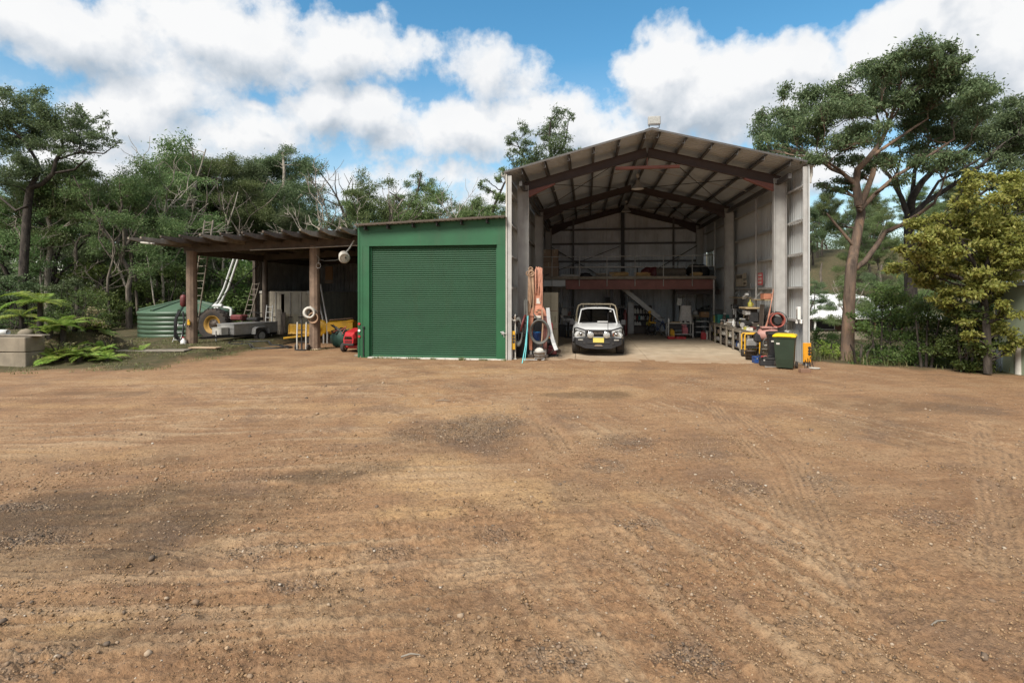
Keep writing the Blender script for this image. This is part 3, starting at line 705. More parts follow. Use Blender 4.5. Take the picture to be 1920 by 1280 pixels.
# portal frames
PY = [19.25, 25.75, 32.2]
for pi_, yy in enumerate(PY):
    for sgn in (-1, 1):
        xo = (XR-.22 if sgn > 0 else XL+.22); xc = xo-sgn*.20
        zt = roof_z(xc)-.42
        mb = MB(); mb.ibeam((xc, yy, 0), (xc, yy, zt+.1), .40, .19, (1,0,0), .022)
        mb.bx(xc-.25, xc+.25, yy-.14, yy+.14, .0, .022)
        mb.build('column', M['column_grey'], barn)
        mb = MB(); xk = xc
        a = Vector((xk, yy, roof_z(xk)-.40)); bq = Vector((XM+sgn*.011, yy, roof_z(XM)-.40))
        mb.ibeam(a, bq, .30, .15, (0,0,1), .02)
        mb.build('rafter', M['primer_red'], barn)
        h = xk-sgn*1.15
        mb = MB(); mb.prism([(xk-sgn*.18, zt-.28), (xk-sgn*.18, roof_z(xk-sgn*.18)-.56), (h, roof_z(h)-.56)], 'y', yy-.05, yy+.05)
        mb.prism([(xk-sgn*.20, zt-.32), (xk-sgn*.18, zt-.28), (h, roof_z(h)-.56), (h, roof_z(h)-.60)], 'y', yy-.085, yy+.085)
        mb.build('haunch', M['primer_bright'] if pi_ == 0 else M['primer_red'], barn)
    mb = MB(); zz = ZR-.80
    mb.bar((XM-1.1, yy, zz-.13), (XM+1.1, yy, zz-.13), .16, .09); mb.bar((XM, yy, zz-.1), (XM, yy, zz+.2), .03, .03)
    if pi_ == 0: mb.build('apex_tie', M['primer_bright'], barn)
# purlins
proto = None
POFF = [.22, 1.05, 1.88, 2.70, 3.50, 4.28]
for sgn in (-1, 1):
    for o_ in POFF:
        x = XM+sgn*o_; zz = roof_z(x)-.125
        mb = MB(); y0, y1 = YF+.02, YB-.05
        R = Matrix.Rotation(sgn*RA, 3, 'Y')
        mb.box((0, (y0+y1)/2, 0), (.014, y1-y0, .19), R); mb.box(R @ Vector((.034, 0, .093))+Vector((0,(y0+y1)/2,0)), (.07, y1-y0, .010), R)
        mb.box(R @ Vector((-.034, 0, -.093))+Vector((0,(y0+y1)/2,0)), (.07, y1-y0, .010), R)
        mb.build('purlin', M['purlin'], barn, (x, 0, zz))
# wall girts
for sgn in (-1, 1):
    x = (XR-.10) if sgn > 0 else (XL+.10)
    for gz in (.55, 1.42, 2.48, 3.55, 4.62, 5.68):
        if gz < 1 : continue
        mb = MB(); y0, y1 = YF+.03, YB-.06
        mb.bx(x-.09, x+.085, y0, y1, gz-.008, gz+.008); mb.bx(x-.09*sgn-.006, x-.09*sgn+.006, y0, y1, gz-.06, gz-.009)
        mb.build('girt', M['galv'], barn)
    MB().bx(x-.06, x+.075, YF+.02, YF+.075, .0, ZE-.12).build('jamb_post', M['column_grey'], barn)
for gz in (3.1, 4.15, 5.2, 6.05):
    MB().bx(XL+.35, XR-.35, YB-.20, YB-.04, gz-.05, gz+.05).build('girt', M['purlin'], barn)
for xx in (XM-2.9, XM, XM+2.9):
    MB().ibeam((xx, YB-.3, 0), (xx, YB-.3, roof_z(xx)-.2), .24 if xx == XM else .12, .2 if xx == XM else .1, (0,1,0)).build('mullion_post', M['dark_metal'] if xx == XM else M['purlin'], barn)
# wind bracing and bridging rods
for (ya, yb) in ((PY[0], PY[1]), (PY[1], PY[2])):
    for sgn in (-1, 1):
        for q in (0, 1):
            xa, xb = (XM+sgn*.5, XM+sgn*4.2) if q else (XM+sgn*4.2, XM+sgn*.5)
            MB().cyl((xa, ya, roof_z(xa)-.27), (xb, yb, roof_z(xb)-.27), .014, n=6).build('brace_rod', M['dark_metal'], barn)
    ym = (ya+yb)/2
    for sgn in (-1, 1):
        MB().bar((XM+sgn*.25, ym, roof_z(XM+.25)-.17), (XM+sgn*4.6, ym, roof_z(XM+4.6)-.17), .03, .03).build('bridging', M['galv'], barn)
MB().cyl((XL+.5, 28.5, 3.2), (XM-.2, 32.0, 5.0), .02, n=6).build('brace_rod', M['dark_metal'], barn)
MB().bar((XL+.6, YB-.32, 5.0), (XM-1.2, YB-.32, 3.2), .05, .05).build('brace', M['dark_metal'], barn)
MB().bar((XR-.6, YB-.32, 5.0), (XM+1.2, YB-.32, 3.2), .05, .05).build('brace', M['dark_metal'], barn)
# conduit drop on the right wall, eave struts
MB().cyl((XR-.26, 22.3, 1.6), (XR-.26, 22.3, 6.1), .035, n=8).build('conduit', M['galv'], barn)
MB().cyl((XR-.26, 29.2, 1.6), (XR-.26, 29.2, 6.1), .03, n=8).build('conduit', M['galv'], barn)
for sgn in (-1, 1):
    x = XR-.45 if sgn > 0 else XL+.45
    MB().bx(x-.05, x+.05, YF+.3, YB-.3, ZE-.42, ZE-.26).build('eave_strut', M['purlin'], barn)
# window
fr = MB(); x = XR+.0
for (a, b_, c, d) in ((HOLE[0], HOLE[0]+.05, HOLE[2], HOLE[3]), (HOLE[1]-.05, HOLE[1], HOLE[2], HOLE[3]), (HOLE[0]+.05, HOLE[1]-.05, HOLE[2], HOLE[2]+.05), (HOLE[0]+.05, HOLE[1]-.05, HOLE[3]-.05, HOLE[3])):
    fr.bx(x-.05, x+.05, a, b_, c, d)
fr.bx(x-.03, x+.03, 31.23, 31.27, HOLE[2]+.05, HOLE[3]-.05)
wf = fr.build('window', M['alu'], barn)
for (a, b_) in ((HOLE[0]+.05, 31.23), (31.27, HOLE[1]-.05)):
    MB().bx(x-.004, x+.004, a, b_, HOLE[2]+.05, HOLE[3]-.05).build('pane', M['glass'], wf)
# flood lamp on the ridge
fl = thing('flood_light', 'grey box flood light on the peak of the barn roof', 'flood light', (XM+.08, YF+.02, ZR+.05))
MB().box((0,.03,.24), (.40,.16,.28), None, .02).build('housing', M['galv'], fl)
MB().box((0,-.055,.24), (.34,.012,.22), None, .003).build('lamp_glass', M['lens'], fl)
mb = MB()
for sx_ in (-.16, .16): mb.bar((sx_, .03, 0), (sx_, .03, .11), .025, .012)
mb.bar((-.16,.03,.008), (.16,.03,.008), .04, .012); mb.build('bracket', M['dark_metal'], fl)
# ------------------------------------------------------------------ mezzanine
MY = 28.0
mz = thing('mezzanine', 'steel mezzanine floor with pipe handrail across the back of the barn', 'mezzanine', (0,0,0))
MB().bx(XL+.3, 6.45, MY, YB-.35, 2.98, 3.09).build('deck', M['timber_grey'], mz)
MB().ibeam((XL+1.6, MY+.15, 2.70), (6.42, MY+.15, 2.70), .50, .16).build('beam', M['primer_bright'], mz)
MB().ibeam((XL+.3, MY+.15, 2.78), (XL+1.59, MY+.15, 2.78), .34, .16).build('beam', M['wall_grey'], mz)
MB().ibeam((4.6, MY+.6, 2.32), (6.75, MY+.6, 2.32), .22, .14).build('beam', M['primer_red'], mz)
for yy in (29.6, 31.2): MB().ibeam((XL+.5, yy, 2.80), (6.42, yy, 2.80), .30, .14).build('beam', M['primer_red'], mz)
for i in range(6):
    x = XL+.9+i*1.42
    MB().cyl((x, MY+.03, 2.62), (x, MY+.03, 4.16), .022, n=8).build('rail_post', M['galv'], mz)
for zz, rr_ in ((4.16, .021), (3.62, .018)):
    MB().cyl((XL+.4, MY+.03, zz), (6.4, MY+.03, zz), rr_, n=8).build('handrail', M['galv'], mz)
MB().bx(XL+.4, 6.42, MY-.02, MY-.002, 3.0, 3.13).build('toe_board', M['timber_grey'], mz)
MB().cyl((6.38, MY+.15, 0), (6.38, MY+.15, 2.96), .055, n=12).build('prop', M['galv'], mz)
MB().ibeam((1.30, MY+.4, 0), (1.30, MY+.4, 2.44), .16, .14, (1,0,0)).build('prop', M['dark_metal'], mz)
st = thing('staircase', 'dark steel stair flight rising left under the mezzanine', 'stairs', (0,0,0))
A, B = Vector((4.05, 29.2, .75)), Vector((1.55, 29.2, 2.85))
for q in (0, .85):
    MB().bar(A+Vector((0,q,0)), B+Vector((0,q,0)), .05, .24).build('stringer', M['column_grey'] if q == 0 else M['dark_metal'], st)
    MB().tube([A+Vector((.4,q,-.7)), A+Vector((.02,q,-.1))], .03, 6).build('stringer_foot', M['dark_metal'], st)
for i in range(10):
    p = A.lerp(B, (i+.5)/10); MB().bx(p.x-.13, p.x+.13, 29.24, 30.02, p.z-.02, p.z+.015).build('tread', M['galv'], st)
# ------------------------------------------------------------------ green roller-door shed
GX0, GX1 = -7.98, XL-.04
gs = thing('green_shed', 'dark green shed with a wide closed roller door beside the barn', 'shed', (0,0,0))
def gz(x): return 4.82+(x-GX1)*(.20/5.25)   # roof underside line
D0, D1, DT = P(692,600,Y=YF).x, P(932,600,Y=YF).x, P(812,460,Y=YF).z
def slab_poly(poly, y0, y1, name, m, par): return MB().prism(poly, 'y', y0, y1).build(name, m, par)
slab_poly([(GX0,0),(D0,0),(D0,DT-.002),(GX0,DT-.002)], YF, YF+.10, 'left_pier', M['green_paint'], gs)
slab_poly([(D1,0),(GX1,0),(GX1,DT-.002),(D1,DT-.002)], YF, YF+.10, 'right_pier', M['green_paint'], gs)
slab_poly([(GX0,DT),(GX1,DT),(GX1,gz(GX1)-.01),(GX0,gz(GX0)-.01)], YF-.003, YF+.10, 'header', M['green_paint'], gs)
MB().bx(GX0-.02, GX0+.05, YF-.02, YF-.004, 0, gz(GX0)-.05).build('corner_flashing', M['green_paint'], gs)
MB().bx(GX1-.06, GX1+.012, YF-.018, YF-.005, 0, gz(GX1)-.03).build('corner_flashing', M['green_paint'], gs)
MB().bx(GX0+.10, GX0+.16, YF-.012, YF-.002, 0, DT).build('cover_strip', M['green_paint'], gs)
# recess reveals + curtain of interlocked slats
mb = MB(); nsl = 53; zb = .06; pitch = (DT+.05-zb)/nsl; prof = []
for i in range(nsl):
    z0_ = zb+i*pitch
    for (f, d) in ((0, .008), (.10, -.008), (.30, -.018), (.55, -.021), (.76, -.015), (.83, .006), (.92, .014)): prof.append((z0_+f*pitch, d))
prof.append((zb+nsl*pitch, 0)); m = len(prof)
mb.add([(D0-.03, YF+.16+d, q) for q, d in prof]+[(D1+.03, YF+.16+d, q) for q, d in prof], [(i, i+1, i+1+m, i+m) for i in range(m-1)], False)
curtain = mb.build('door_curtain', M['green_door'], gs)
MB().bx(D0, D1, YF+.12, YF+.17, .0, .075, .006).build('bottom_rail', M['green_paint'], curtain)
for (a, b_) in ((D0, D0+.05), (D1-.05, D1)): MB().bx(a, b_, YF+.101, YF+.132, 0, DT).build('door_track', M['green_paint'], gs)
MB().bx(D0-.02, GX1, YF-.10, YF+.30, -.1, .035, .01).build('door_sill', M['dirty_white'], gs)
MB().bx(GX0, GX1, YF+.3, YB, -.05, -.01).build('floor_slab', M['concrete'], gs)
wall_sheets(gs, GX0, YF+.1, 30.0, 0, 4.55, -1, M['green_paint'])
wall_sheets_x(gs, 30.0, GX0, GX1-.05, lambda x: gz(x)-.03, 1, M['green_paint'])
# lock handle on the right pier
hp = P(943, 624, Y=YF)
lkk = MB().box((hp.x, YF-.03, hp.z), (.09,.05,.11), None, .01).cyl((hp.x-.08,YF-.06,hp.z+.03),(hp.x+.10,YF-.06,hp.z-.02), .014, n=8).cyl((hp.x+.03,YF-.06,hp.z),(hp.x+.05,YF-.06,hp.z-.15), .012, n=8)
lkk.build('lock_handle', M['alu'], gs)
for (py, mm) in ((607, 'red'), (619.5, 'white_paint'), (630.5, 'red')):
    p = P(673.5, py, Y=YF-.02); MB().cyl((p.x, YF-.005, p.z), (p.x, YF-.035, p.z), .045, n=12).build('reflector', M[mm], gs)
MB().cyl((GX0+.2, YF-.03, .05), (GX0+.2, YF-.03, 1.05), .018, n=8).box((GX0+.2, YF-.04, 1.08), (.07,.04,.06), None, .008).build('bolt_rod', M['dark_metal'], gs)
# roof shared line: shed roof sheets and the six purlin ends under its edge
def roof_part(root, xa, xb, zfun, y0, y1, mat, name='roof_sheet'):
    n = max(1, int(round((xb-xa)/.76)))
    w = (xb-xa)/n
    for i in range(n):
        x0 = xa+i*w; mb = MB()
        corr(mb, y1-y0, 4, w/4, .026, lambda q, l, h: (x0+q, y0+l, zfun(x0+q)+h))
        vs = list(mb.v); corr(mb, y1-y0, 4, w/4, .026, lambda q, l, h: (x0+q, y0+l, zfun(x0+q)+h-.006))
        mb.build(name, mat, root)
roof_part(gs, GX0-.02, GX1+.03, lambda x: gz(x)+.012, YF-.30, 30.05, M['roof_grey'])
MB().bar((GX0-.02, YF-.31, gz(GX0-.02)+.025), (GX1+.03, YF-.31, gz(GX1+.03)+.025), .014, .06).build('roof_edge', M['timber_dark'], gs)
for px in (687, 729, 776, 821, 866, 914):
    p = P(px, 415, Y=YF-.02); zt = gz(p.x)
    MB().box((p.x, YF-.10, zt-.075), (.05,.20,.14), None, .006).box((p.x+.03, YF-.06, zt-.14), (.10,.08,.03), None, .004).build('purlin_end', M['dark_metal'], gs)
# ------------------------------------------------------------------ carport of posts and rafters to the left
cp = thing('carport', 'long open carport of timber posts and dark rafters left of the green shed', 'carport', (0,0,0))
CX0 = -16.75
def cz(x): return gz(GX0)+.0+(x-GX0)*.030      # roof underside
PX = [(-10.86, 20.2), (-16.25, 20.1)]
for (x, y) in PX:
    h = cz(x)-.36
    mb = MB(); a = .17
    mb.tube([(x, y, -.1), (x+.01, y, h*.35), (x-.01, y+.01, h*.7), (x, y, h)], [.225, .205, .20, .20], 10, True, False)
    mb.build('post', M['timber_post'], cp)
    MB().bx(x-.26, x+.26, y-.26, y+.26, -.1, .05, .02).build('footing', M['concrete'], cp)
for x in (-10.86, -16.25): MB().cyl((x, 25.2, -.1), (x, 25.2, cz(x)-.36), .13, n=10).build('post', M['timber_dark'], cp)
for yb in (20.15, 25.2, 30.0):
    MB().bar((CX0+.15, yb, cz(CX0)-.25), (GX0-.03, yb, cz(GX0)-.25), .16, .34, b=.01).build('beam', M['timber_dark'], cp)
MB().bar((CX0+.45, 20.3, cz(CX0)-.35), (CX0+.45, 31.0, cz(CX0)-.35), .10, .30).build('edge_beam', M['timber_dark'], cp)
for px in (249, 272, 309, 344, 382, 420, 460, 499, 534, 568, 603, 643):
    p = P(px, 436, Y=17.75); x = p.x
    mb = MB(); h = .19; zt = cz(x)-.004
    mb.prism([(17.55, zt-.012), (17.55, zt-.09), (18.3, zt-h), (31.0, zt-h), (31.0, zt-.012)], 'x', x-.034, x+.034)
    mb.build('rafter', M['timber_grey'] if rnd.random() < .3 else M['timber_dark'], cp)
roof_part(cp, CX0-.1, GX0-.03, lambda x: cz(x)+.012, 18.75, 31.2, M['carport_wall'])
wall_sheets(cp, CX0, 25.1, 31.2, 0, cz(CX0)-.30, -1, M['carport_wall'])
for i in range(9):
    xa = CX0+i*(GX0-.05-CX0)/9; xb = CX0+(i+1)*(GX0-.05-CX0)/9
    mb = MB(); corr(mb, cz(xa)-.12, 5, (xb-xa)/5, .028, lambda q, l, h: (q, h, l)); mb.build('wall_sheet', M['carport_wall'], cp, (xa, 31.15, 0))
MB().bx(CX0-.06, CX0+.08, 25.0, 25.1, 0, cz(CX0)-.1).build('wall_post', M['timber_dark'], cp)
for (p0, p1) in (((-16.2, 20.3, 3.6), (-16.55, 25.1, 1.9)), ((-16.55, 25.1, 3.7), (-16.2, 20.3, 1.2))):
    MB().cyl(p0, p1, .018, n=6).build('brace_rod', M['dark_metal'], cp)
MB().tube([(CX0+3.2, 20.0, cz(-13.5)-.44), (-10.9, 19.98, cz(-10.9)-.45), (GX0-.05, 19.98, cz(GX0)-.44)], .022, 8).build('conduit', M['galv'], cp)
mb = MB(); mb.box((-16.35, 17.95, cz(-16.3)-.22), (.5,.12,.06), Matrix.Rotation(.1, 3, 'Y'), .01); mb.build('strip_lamp', M['dirty_white'], cp)
# ------------------------------------------------------------------ vegetation
def leafmat(name, cols, trans=.42, rough=.55):
    m = bpy.data.materials.new(name); m.use_nodes = True; t = m.node_tree; b = t.nodes['Principled BSDF']
    ge = t.nodes.new('ShaderNodeNewGeometry'); oi = t.nodes.new('ShaderNodeObjectInfo')
    c = ramp(t, ge.outputs['Random Per Island'], [(i/(len(cols)-1), c) for i, c in enumerate(cols)])
    c2 = mixc(t, mth(t, 'MULTIPLY', noise(t, ge.outputs['Position'], .9, 3, .5), .5), c, tuple(x*.62 for x in cols[1]))
    hs = t.nodes.new('ShaderNodeHueSaturation'); lk(t, c2, hs.inputs['Color'])
    lk(t, mth(t, 'MULTIPLY_ADD', oi.outputs['Random'], .05, .475), hs.inputs['Hue']); lk(t, mth(t, 'MULTIPLY_ADD', oi.outputs['Random'], .7, 1.35), hs.inputs['Value'])
    lk(t, hs.outputs[0], b.inputs['Base Color']); b.inputs['Roughness'].default_value = rough; b.inputs['Specular IOR Level'].default_value = .35
    tl = nd(t, 'ShaderNodeBsdfTranslucent'); lk(t, hs.outputs[0], tl.inputs[0])
    ms = nd(t, 'ShaderNodeMixShader'); ms.inputs[0].default_value = trans
    lk(t, b.outputs[0], ms.inputs[1]); lk(t, tl.outputs[0], ms.inputs[2]); lk(t, ms.outputs[0], t.nodes['Material Output'].inputs[0])
    return m
L_ = {
 'gum': leafmat('gum_leaf', [(.055,.086,.030),(.078,.118,.040),(.108,.150,.055),(.16,.19,.085)]),
 'gum_dark': leafmat('gum_leaf_dark', [(.046,.070,.032),(.065,.096,.042),(.090,.126,.056),(.13,.165,.08)]),
 'bush': leafmat('bush_leaf', [(.038,.068,.018),(.055,.092,.024),(.08,.12,.03),(.12,.165,.05)]),
 'yellow': leafmat('yellow_leaf', [(.09,.11,.022),(.14,.155,.032),(.195,.20,.045),(.27,.255,.08)], .4),
 'fern': leafmat('fern_leaf', [(.09,.15,.025),(.14,.21,.035),(.20,.26,.05),(.26,.30,.08)], .35),
 'dry': leafmat('dry_leaf', [(.14,.11,.06),(.19,.15,.085),(.15,.15,.06),(.24,.19,.12)], .25),
 'grass': leafmat('grass_leaf', [(.060,.085,.022),(.09,.105,.034),(.13,.115,.05),(.17,.14,.075)], .3),
}
def bark(name, c1, c2, c3, sc=1.4):
    m = bpy.data.materials.new(name); m.use_nodes = True; t = m.node_tree; b = t.nodes['Principled BSDF']
    pos = t.nodes.new('ShaderNodeNewGeometry').outputs['Position']; v = vmath(t, 'MULTIPLY', pos, (5, 5, 1.1))
    n = noise(t, v, sc, 6, .65, .6)
    c = ramp(t, n, [(.32, c1), (.5, c2), (.68, c3)])
    lk(t, c, b.inputs['Base Color']); b.inputs['Roughness'].default_value = .85; b.inputs['Specular IOR Level'].default_value = .2
    bp = t.nodes.new('ShaderNodeBump'); bp.inputs['Strength'].default_value = .7; bp.inputs['Distance'].default_value = .03
    lk(t, noise(t, v, 5, 5, .65), bp.inputs['Height']); lk(t, bp.outputs[0], b.inputs['Normal'])
    return m
BK = {'grey': bark('bark_grey', (.06,.05,.042), (.13,.11,.09), (.22,.19,.155)), 'dark': bark('bark_dark', (.022,.019,.017), (.05,.042,.036), (.095,.08,.066)),
      'pale': bark('bark_pale', (.16,.14,.115), (.27,.24,.20), (.40,.36,.31)), 'red': bark('bark_red', (.065,.05,.042), (.15,.11,.085), (.29,.185,.12), .8)}
def leaves(C, L, Wd, droop, g_):
    n = len(C)
    d = g_.normal(size=(n, 3)); d[:, 2] -= droop; d /= np.linalg.norm(d, axis=1)[:, None]
    q = g_.normal(size=(n, 3)); s = np.cross(d, q); s /= np.linalg.norm(s, axis=1)[:, None]+1e-9
    l = (L*g_.uniform(.6, 1.3, n))[:, None]; w = (Wd*g_.uniform(.7, 1.3, n))[:, None]
    v = np.stack([C, C+d*l*.45+s*w*.5, C+d*l, C+d*l*.45-s*w*.5], 1)
    return v.reshape(-1, 3)
def leafmesh(name, V, mat):
    n = len(V)//4
    me = mesh_np(name, V, np.arange(n*4).reshape(n, 4)); me.materials.append(mat); return me
def curve(p0, p1, g_, n=6, sag=.15):
    p0, p1 = np.array(p0, float), np.array(p1, float); L = np.linalg.norm(p1-p0)
    off = g_.normal(size=3)*L*sag*.6; off[2] += L*sag
    mid = (p0+p1)/2+off*.7
    t = np.linspace(0, 1, n)[:, None]
    p = (1-t)**2*p0+2*t*(1-t)*mid+t*t*p1
    p[1:-1] += g_.normal(size=(n-2, 3))*L*.022
    return p
def split(blobs, g_, k, f=.54):
    out = []
    for (x, y, z, rx, ry, rz) in blobs:
        n = max(2, int(round(k*min(1.6, max(.5, rx)))))
        for i in range(n):
            u = g_.normal(size=3); u /= np.linalg.norm(u); q = g_.uniform(.25, 1.0)**.6; e = f*g_.uniform(.65, 1.35)
            out.append((x+u[0]*rx*q*.85, y+u[1]*ry*q*.85, z+u[2]*rz*q*.85, rx*e, ry*e, rz*e*1.15))
    return out
def grow(stems, blobs, seed, leaf=(.13,.034), per=420, twigs=9, droop=.5, gather=.22, limb_k=1.0, sub=0):
    """stems: lists of (x,y,z,r); blobs: leaf clumps (x,y,z,rx,ry,rz). Limbs run from the nearest stem to each clump, twigs through it, leaves along the twigs."""
    g_ = np.random.default_rng(seed); mb = MB(); nodes = []
    if sub: blobs = split(blobs, g_, sub)
    for st_ in stems:
        a = np.array(st_, float)
        mb.tube([tuple(p[:3]) for p in a], [p[3] for p in a], 9 if a[0, 3] > .12 else 6)
        for i in range(len(a)-1):
            for t in np.linspace(0, 1, 5)[:-1]: nodes.append(a[i]*(1-t)+a[i+1]*t)
        nodes.append(a[-1])
    N = np.array(nodes); LV = []
    B = sorted(blobs, key=lambda b: np.min(np.linalg.norm(N[:, :3]-np.array(b[:3]), axis=1)))
    for b in B:
        c = np.array(b[:3]); rad = np.array(b[3:6])
        d = N[:, :3]-c; cost = np.linalg.norm(d, axis=1)+np.where(d[:, 2] > -.25, 1.5*(d[:, 2]+.25)+.6, 0)+np.where(N[:, 3] < .012, .8, 0)
        i = int(np.argmin(cost)); a = N[i]
        tgt = c+np.array([0, 0, -rad[2]*.35])
        cv = curve(a[:3], tgt, g_, 7); L = np.linalg.norm(tgt-a[:3])
        r0 = min(a[3]*.75, (.018+.016*L+.012*rad[0])*limb_k); rs = np.linspace(r0, max(.008, r0*.3), 7)
        mb.tube([tuple(p) for p in cv], list(rs), 5)
        N = np.vstack([N, np.column_stack([cv[2:], rs[2:]])])
        tips = []
        for k in range(twigs):
            u = g_.normal(size=3); u /= np.linalg.norm(u); u[2] = abs(u[2])*.9-.25
            tip = c+u*rad*g_.uniform(.55, 1.0)
            s0 = cv[g_.integers(3, 7)]
            tw = curve(s0, tip, g_, 4, .1); mb.tube([tuple(p) for p in tw], [r0*.28+.003, r0*.2+.003, .006, .004], 3, False)
            tips.append(tw)
        T = np.array(tips)  # twigs x 4 x 3
        n = int(per*max(.03, rad[0]*max(rad[1], rad[2])*.8+.2*rad[0]*rad[2]))+6
        k = g_.integers(0, twigs, n); q = g_.beta(2.6, 1.1, n)*2.999; f = q.astype(int); fr = (q-f)[:, None]
        C = T[k, f]*(1-fr)+T[k, np.minimum(f+1, 3)]*fr
        C = C+g_.normal(size=(n, 3))*rad*np.array([gather, gather, gather*.8])
        LV.append(leaves(C, leaf[0], leaf[1], droop, g_))
    return mb, (np.concatenate(LV) if LV else np.zeros((0, 3)))
def plant(name, label, cat, loc, stems, blobs, seed, lm, bm, group=None, crown='crown', wood='trunk', **kw):
    root = thing(name, label, cat, loc, 0, group)
    mb, V = grow(stems, blobs, seed, **kw)
    mb.build(wood, bm, root)
    if len(V): link(crown, leafmesh(crown, V, lm), root)
    return root
def gum(h, spread, seed, lean=0.0, forks=4, nb=20, r=None, low=.42, flat=.78):
    """a gum tree about h tall: bent bole, forked limbs, layered clumps"""
    g_ = np.random.default_rng(seed); r = r or h*.016
    hb = h*low*g_.uniform(.85, 1.1); lx, ly = g_.normal(size=2)*.04*h+np.array([lean*h*.3, 0])
    n = 6; st0 = []
    for i in range(n):
        t = i/(n-1); st0.append((lx*t*t+g_.normal()*.02*h*t, ly*t*t+g_.normal()*.012*h*t, -.3+(hb+.3)*t, r*(1.25-.5*t)))
    stems = [st0]; tops = []
    for k in range(forks):
        a = 2*math.pi*(k+g_.uniform(-.3,.3))/forks; e = spread*g_.uniform(.35, .8); top = h*g_.uniform(.78, .97)
        p0 = np.array(st0[-1][:3]); p1 = p0+np.array([math.cos(a)*e, math.sin(a)*e, top-hb])
        cv = curve(p0, p1, g_, 7, .06); cv[0] = p0
        stems.append([(*cv[i], r*.62*(1-.8*i/6)+.008) for i in range(7)])
    blobs = []
    for i in range(nb):
        a = g_.uniform(0, 2*math.pi); q = math.sqrt(g_.uniform(0.02, 1)); zt = h*g_.uniform(low+.08, 1.0)
        lim = spread*(1.05-.75*max(0, (zt/h-.72)/.28)**1.5)*(.65+.35*min(1, (zt/h-low)/.22))
        rx = g_.uniform(.10, .22)*h*.5+.25; rx = min(rx, spread*.55)
        blobs.append((lx+math.cos(a)*q*lim, ly+math.sin(a)*q*lim, zt-rx*flat*.6, rx, rx*g_.uniform(.8, 1.1), rx*flat*g_.uniform(.65, 1.25)))
    return stems, blobs
def shrub(h, w, seed, nb=12, stemr=.05):
    g_ = np.random.default_rng(seed); stems = []
    for k in range(4):
        a = g_.uniform(0, 6.28); e = w*g_.uniform(.1, .45)
        cv = curve((0,0,-.1), (math.cos(a)*e, math.sin(a)*e, h*g_.uniform(.5, .85)), g_, 5, .05)
        stems.append([(*cv[i], stemr*(1-.75*i/4)) for i in range(5)])
    blobs = []
    for i in range(nb):
        a = g_.uniform(0, 6.28); q = math.sqrt(g_.uniform(0, 1))*w*.75; zt = h*g_.uniform(.12, .95); q *= 1.1-.6*(zt/h)**2
        rx = g_.uniform(.28, .45)*min(w, h)*.8
        blobs.append((math.cos(a)*q, math.sin(a)*q, zt-rx*.3, rx, rx, rx*g_.uniform(.55, .8)))
    return stems, blobs
def bare(h, seed, spread=.3, n=9):
    g_ = np.random.default_rng(seed); r = h*.014
    st0 = [(g_.normal()*.015*h*i/5, g_.normal()*.015*h*i/5, -.2+(h*.6+.2)*i/5, r*(1.2-.12*i)) for i in range(6)]
    stems = [st0]; base = [np.array(p) for p in st0]
    def br(p, d, L, rr_, lev):
        pts = [p]; 
        for i in range(5):
            d = d+g_.normal(size=3)*.28; d[2] += .10; d = d/np.linalg.norm(d); pts.append(pts[-1]+d*L/5)
        stems.append([(*q, rr_*(1-.75*i/5)+.006) for i, q in enumerate(pts)])
        if lev > 0:
            for k in range(g_.integers(2, 4)):
                i = g_.integers(2, 5); dd = d+g_.normal(size=3)*.75; dd[2] += .2; br(pts[i], dd/np.linalg.norm(dd), L*g_.uniform(.4, .65), rr_*.55, lev-1)
    for k in range(n):
        i = g_.integers(2, 6); a = g_.uniform(0, 6.28); d = np.array([math.cos(a)*.7, math.sin(a)*.7, g_.uniform(.4, 1.1)])
        br(base[i][:3], d/np.linalg.norm(d), h*g_.uniform(.22, .42), r*.5, 2 if k < 5 else 1)
    return stems

# --- forest behind the sheds and along the left
GP = []
for i, (h, sp, fk, nb, lm, bm, low) in enumerate([(12,3.6,4,24,'gum','grey',.40),(14,3.2,4,24,'gum_dark','grey',.48),(10,3.6,5,22,'gum','dark',.30),(15.5,4.2,4,28,'gum','pale',.50),(11,3.0,3,18,'gum_dark','dark',.36),(9,3.4,5,20,'gum','pale',.28)]):
    s_, b_ = gum(h, sp, 100+i, 0, fk, nb, None, low)
    GP.append((h, plant('gum_tree', 'gum', 'tree', (0,-200-i*20,-50), s_, b_, 200+i, L_[lm], BK[bm], 'trees of the forest behind the sheds', leaf=(.17,.052), per=620, twigs=5, gather=.30, sub=4)))
SP = []
for i, (h, w, lm) in enumerate([(3.4,2.2,'bush'),(4.6,2.4,'gum_dark'),(2.4,2.0,'bush'),(5.6,2.6,'gum')]):
    s_, b_ = shrub(h, w, 140+i, 14)
    SP.append((h, plant('forest_shrub', 'shrub', 'shrub', (0,-350-i*20,-50), s_, b_, 240+i, L_[lm], BK['dark'], 'undergrowth shrubs of the forest', 'leaves', 'stem', leaf=(.17,.075), per=620, twigs=9, droop=.2)))
used = set()
def place(protos, i, x, y, h, label, rz=None):
    hh, o = protos[i]; s = h/hh
    if id(o) in used: o = copy_tree(o)
    else: used.add(id(o))
    o.location = (x, y, Hz(x, y)-.05); o.rotation_euler = (0, 0, rnd.uniform(0, 6.28) if rz is None else rz); o.scale = (s*rnd.uniform(.92,1.1), s*rnd.uniform(.92,1.1), s)
    o['label'] = label; return o
BKN = {0: 'grey-trunked', 1: 'dark-crowned grey', 2: 'black-trunked', 3: 'tall white-trunked', 4: 'slim black-trunked', 5: 'low pale-trunked'}
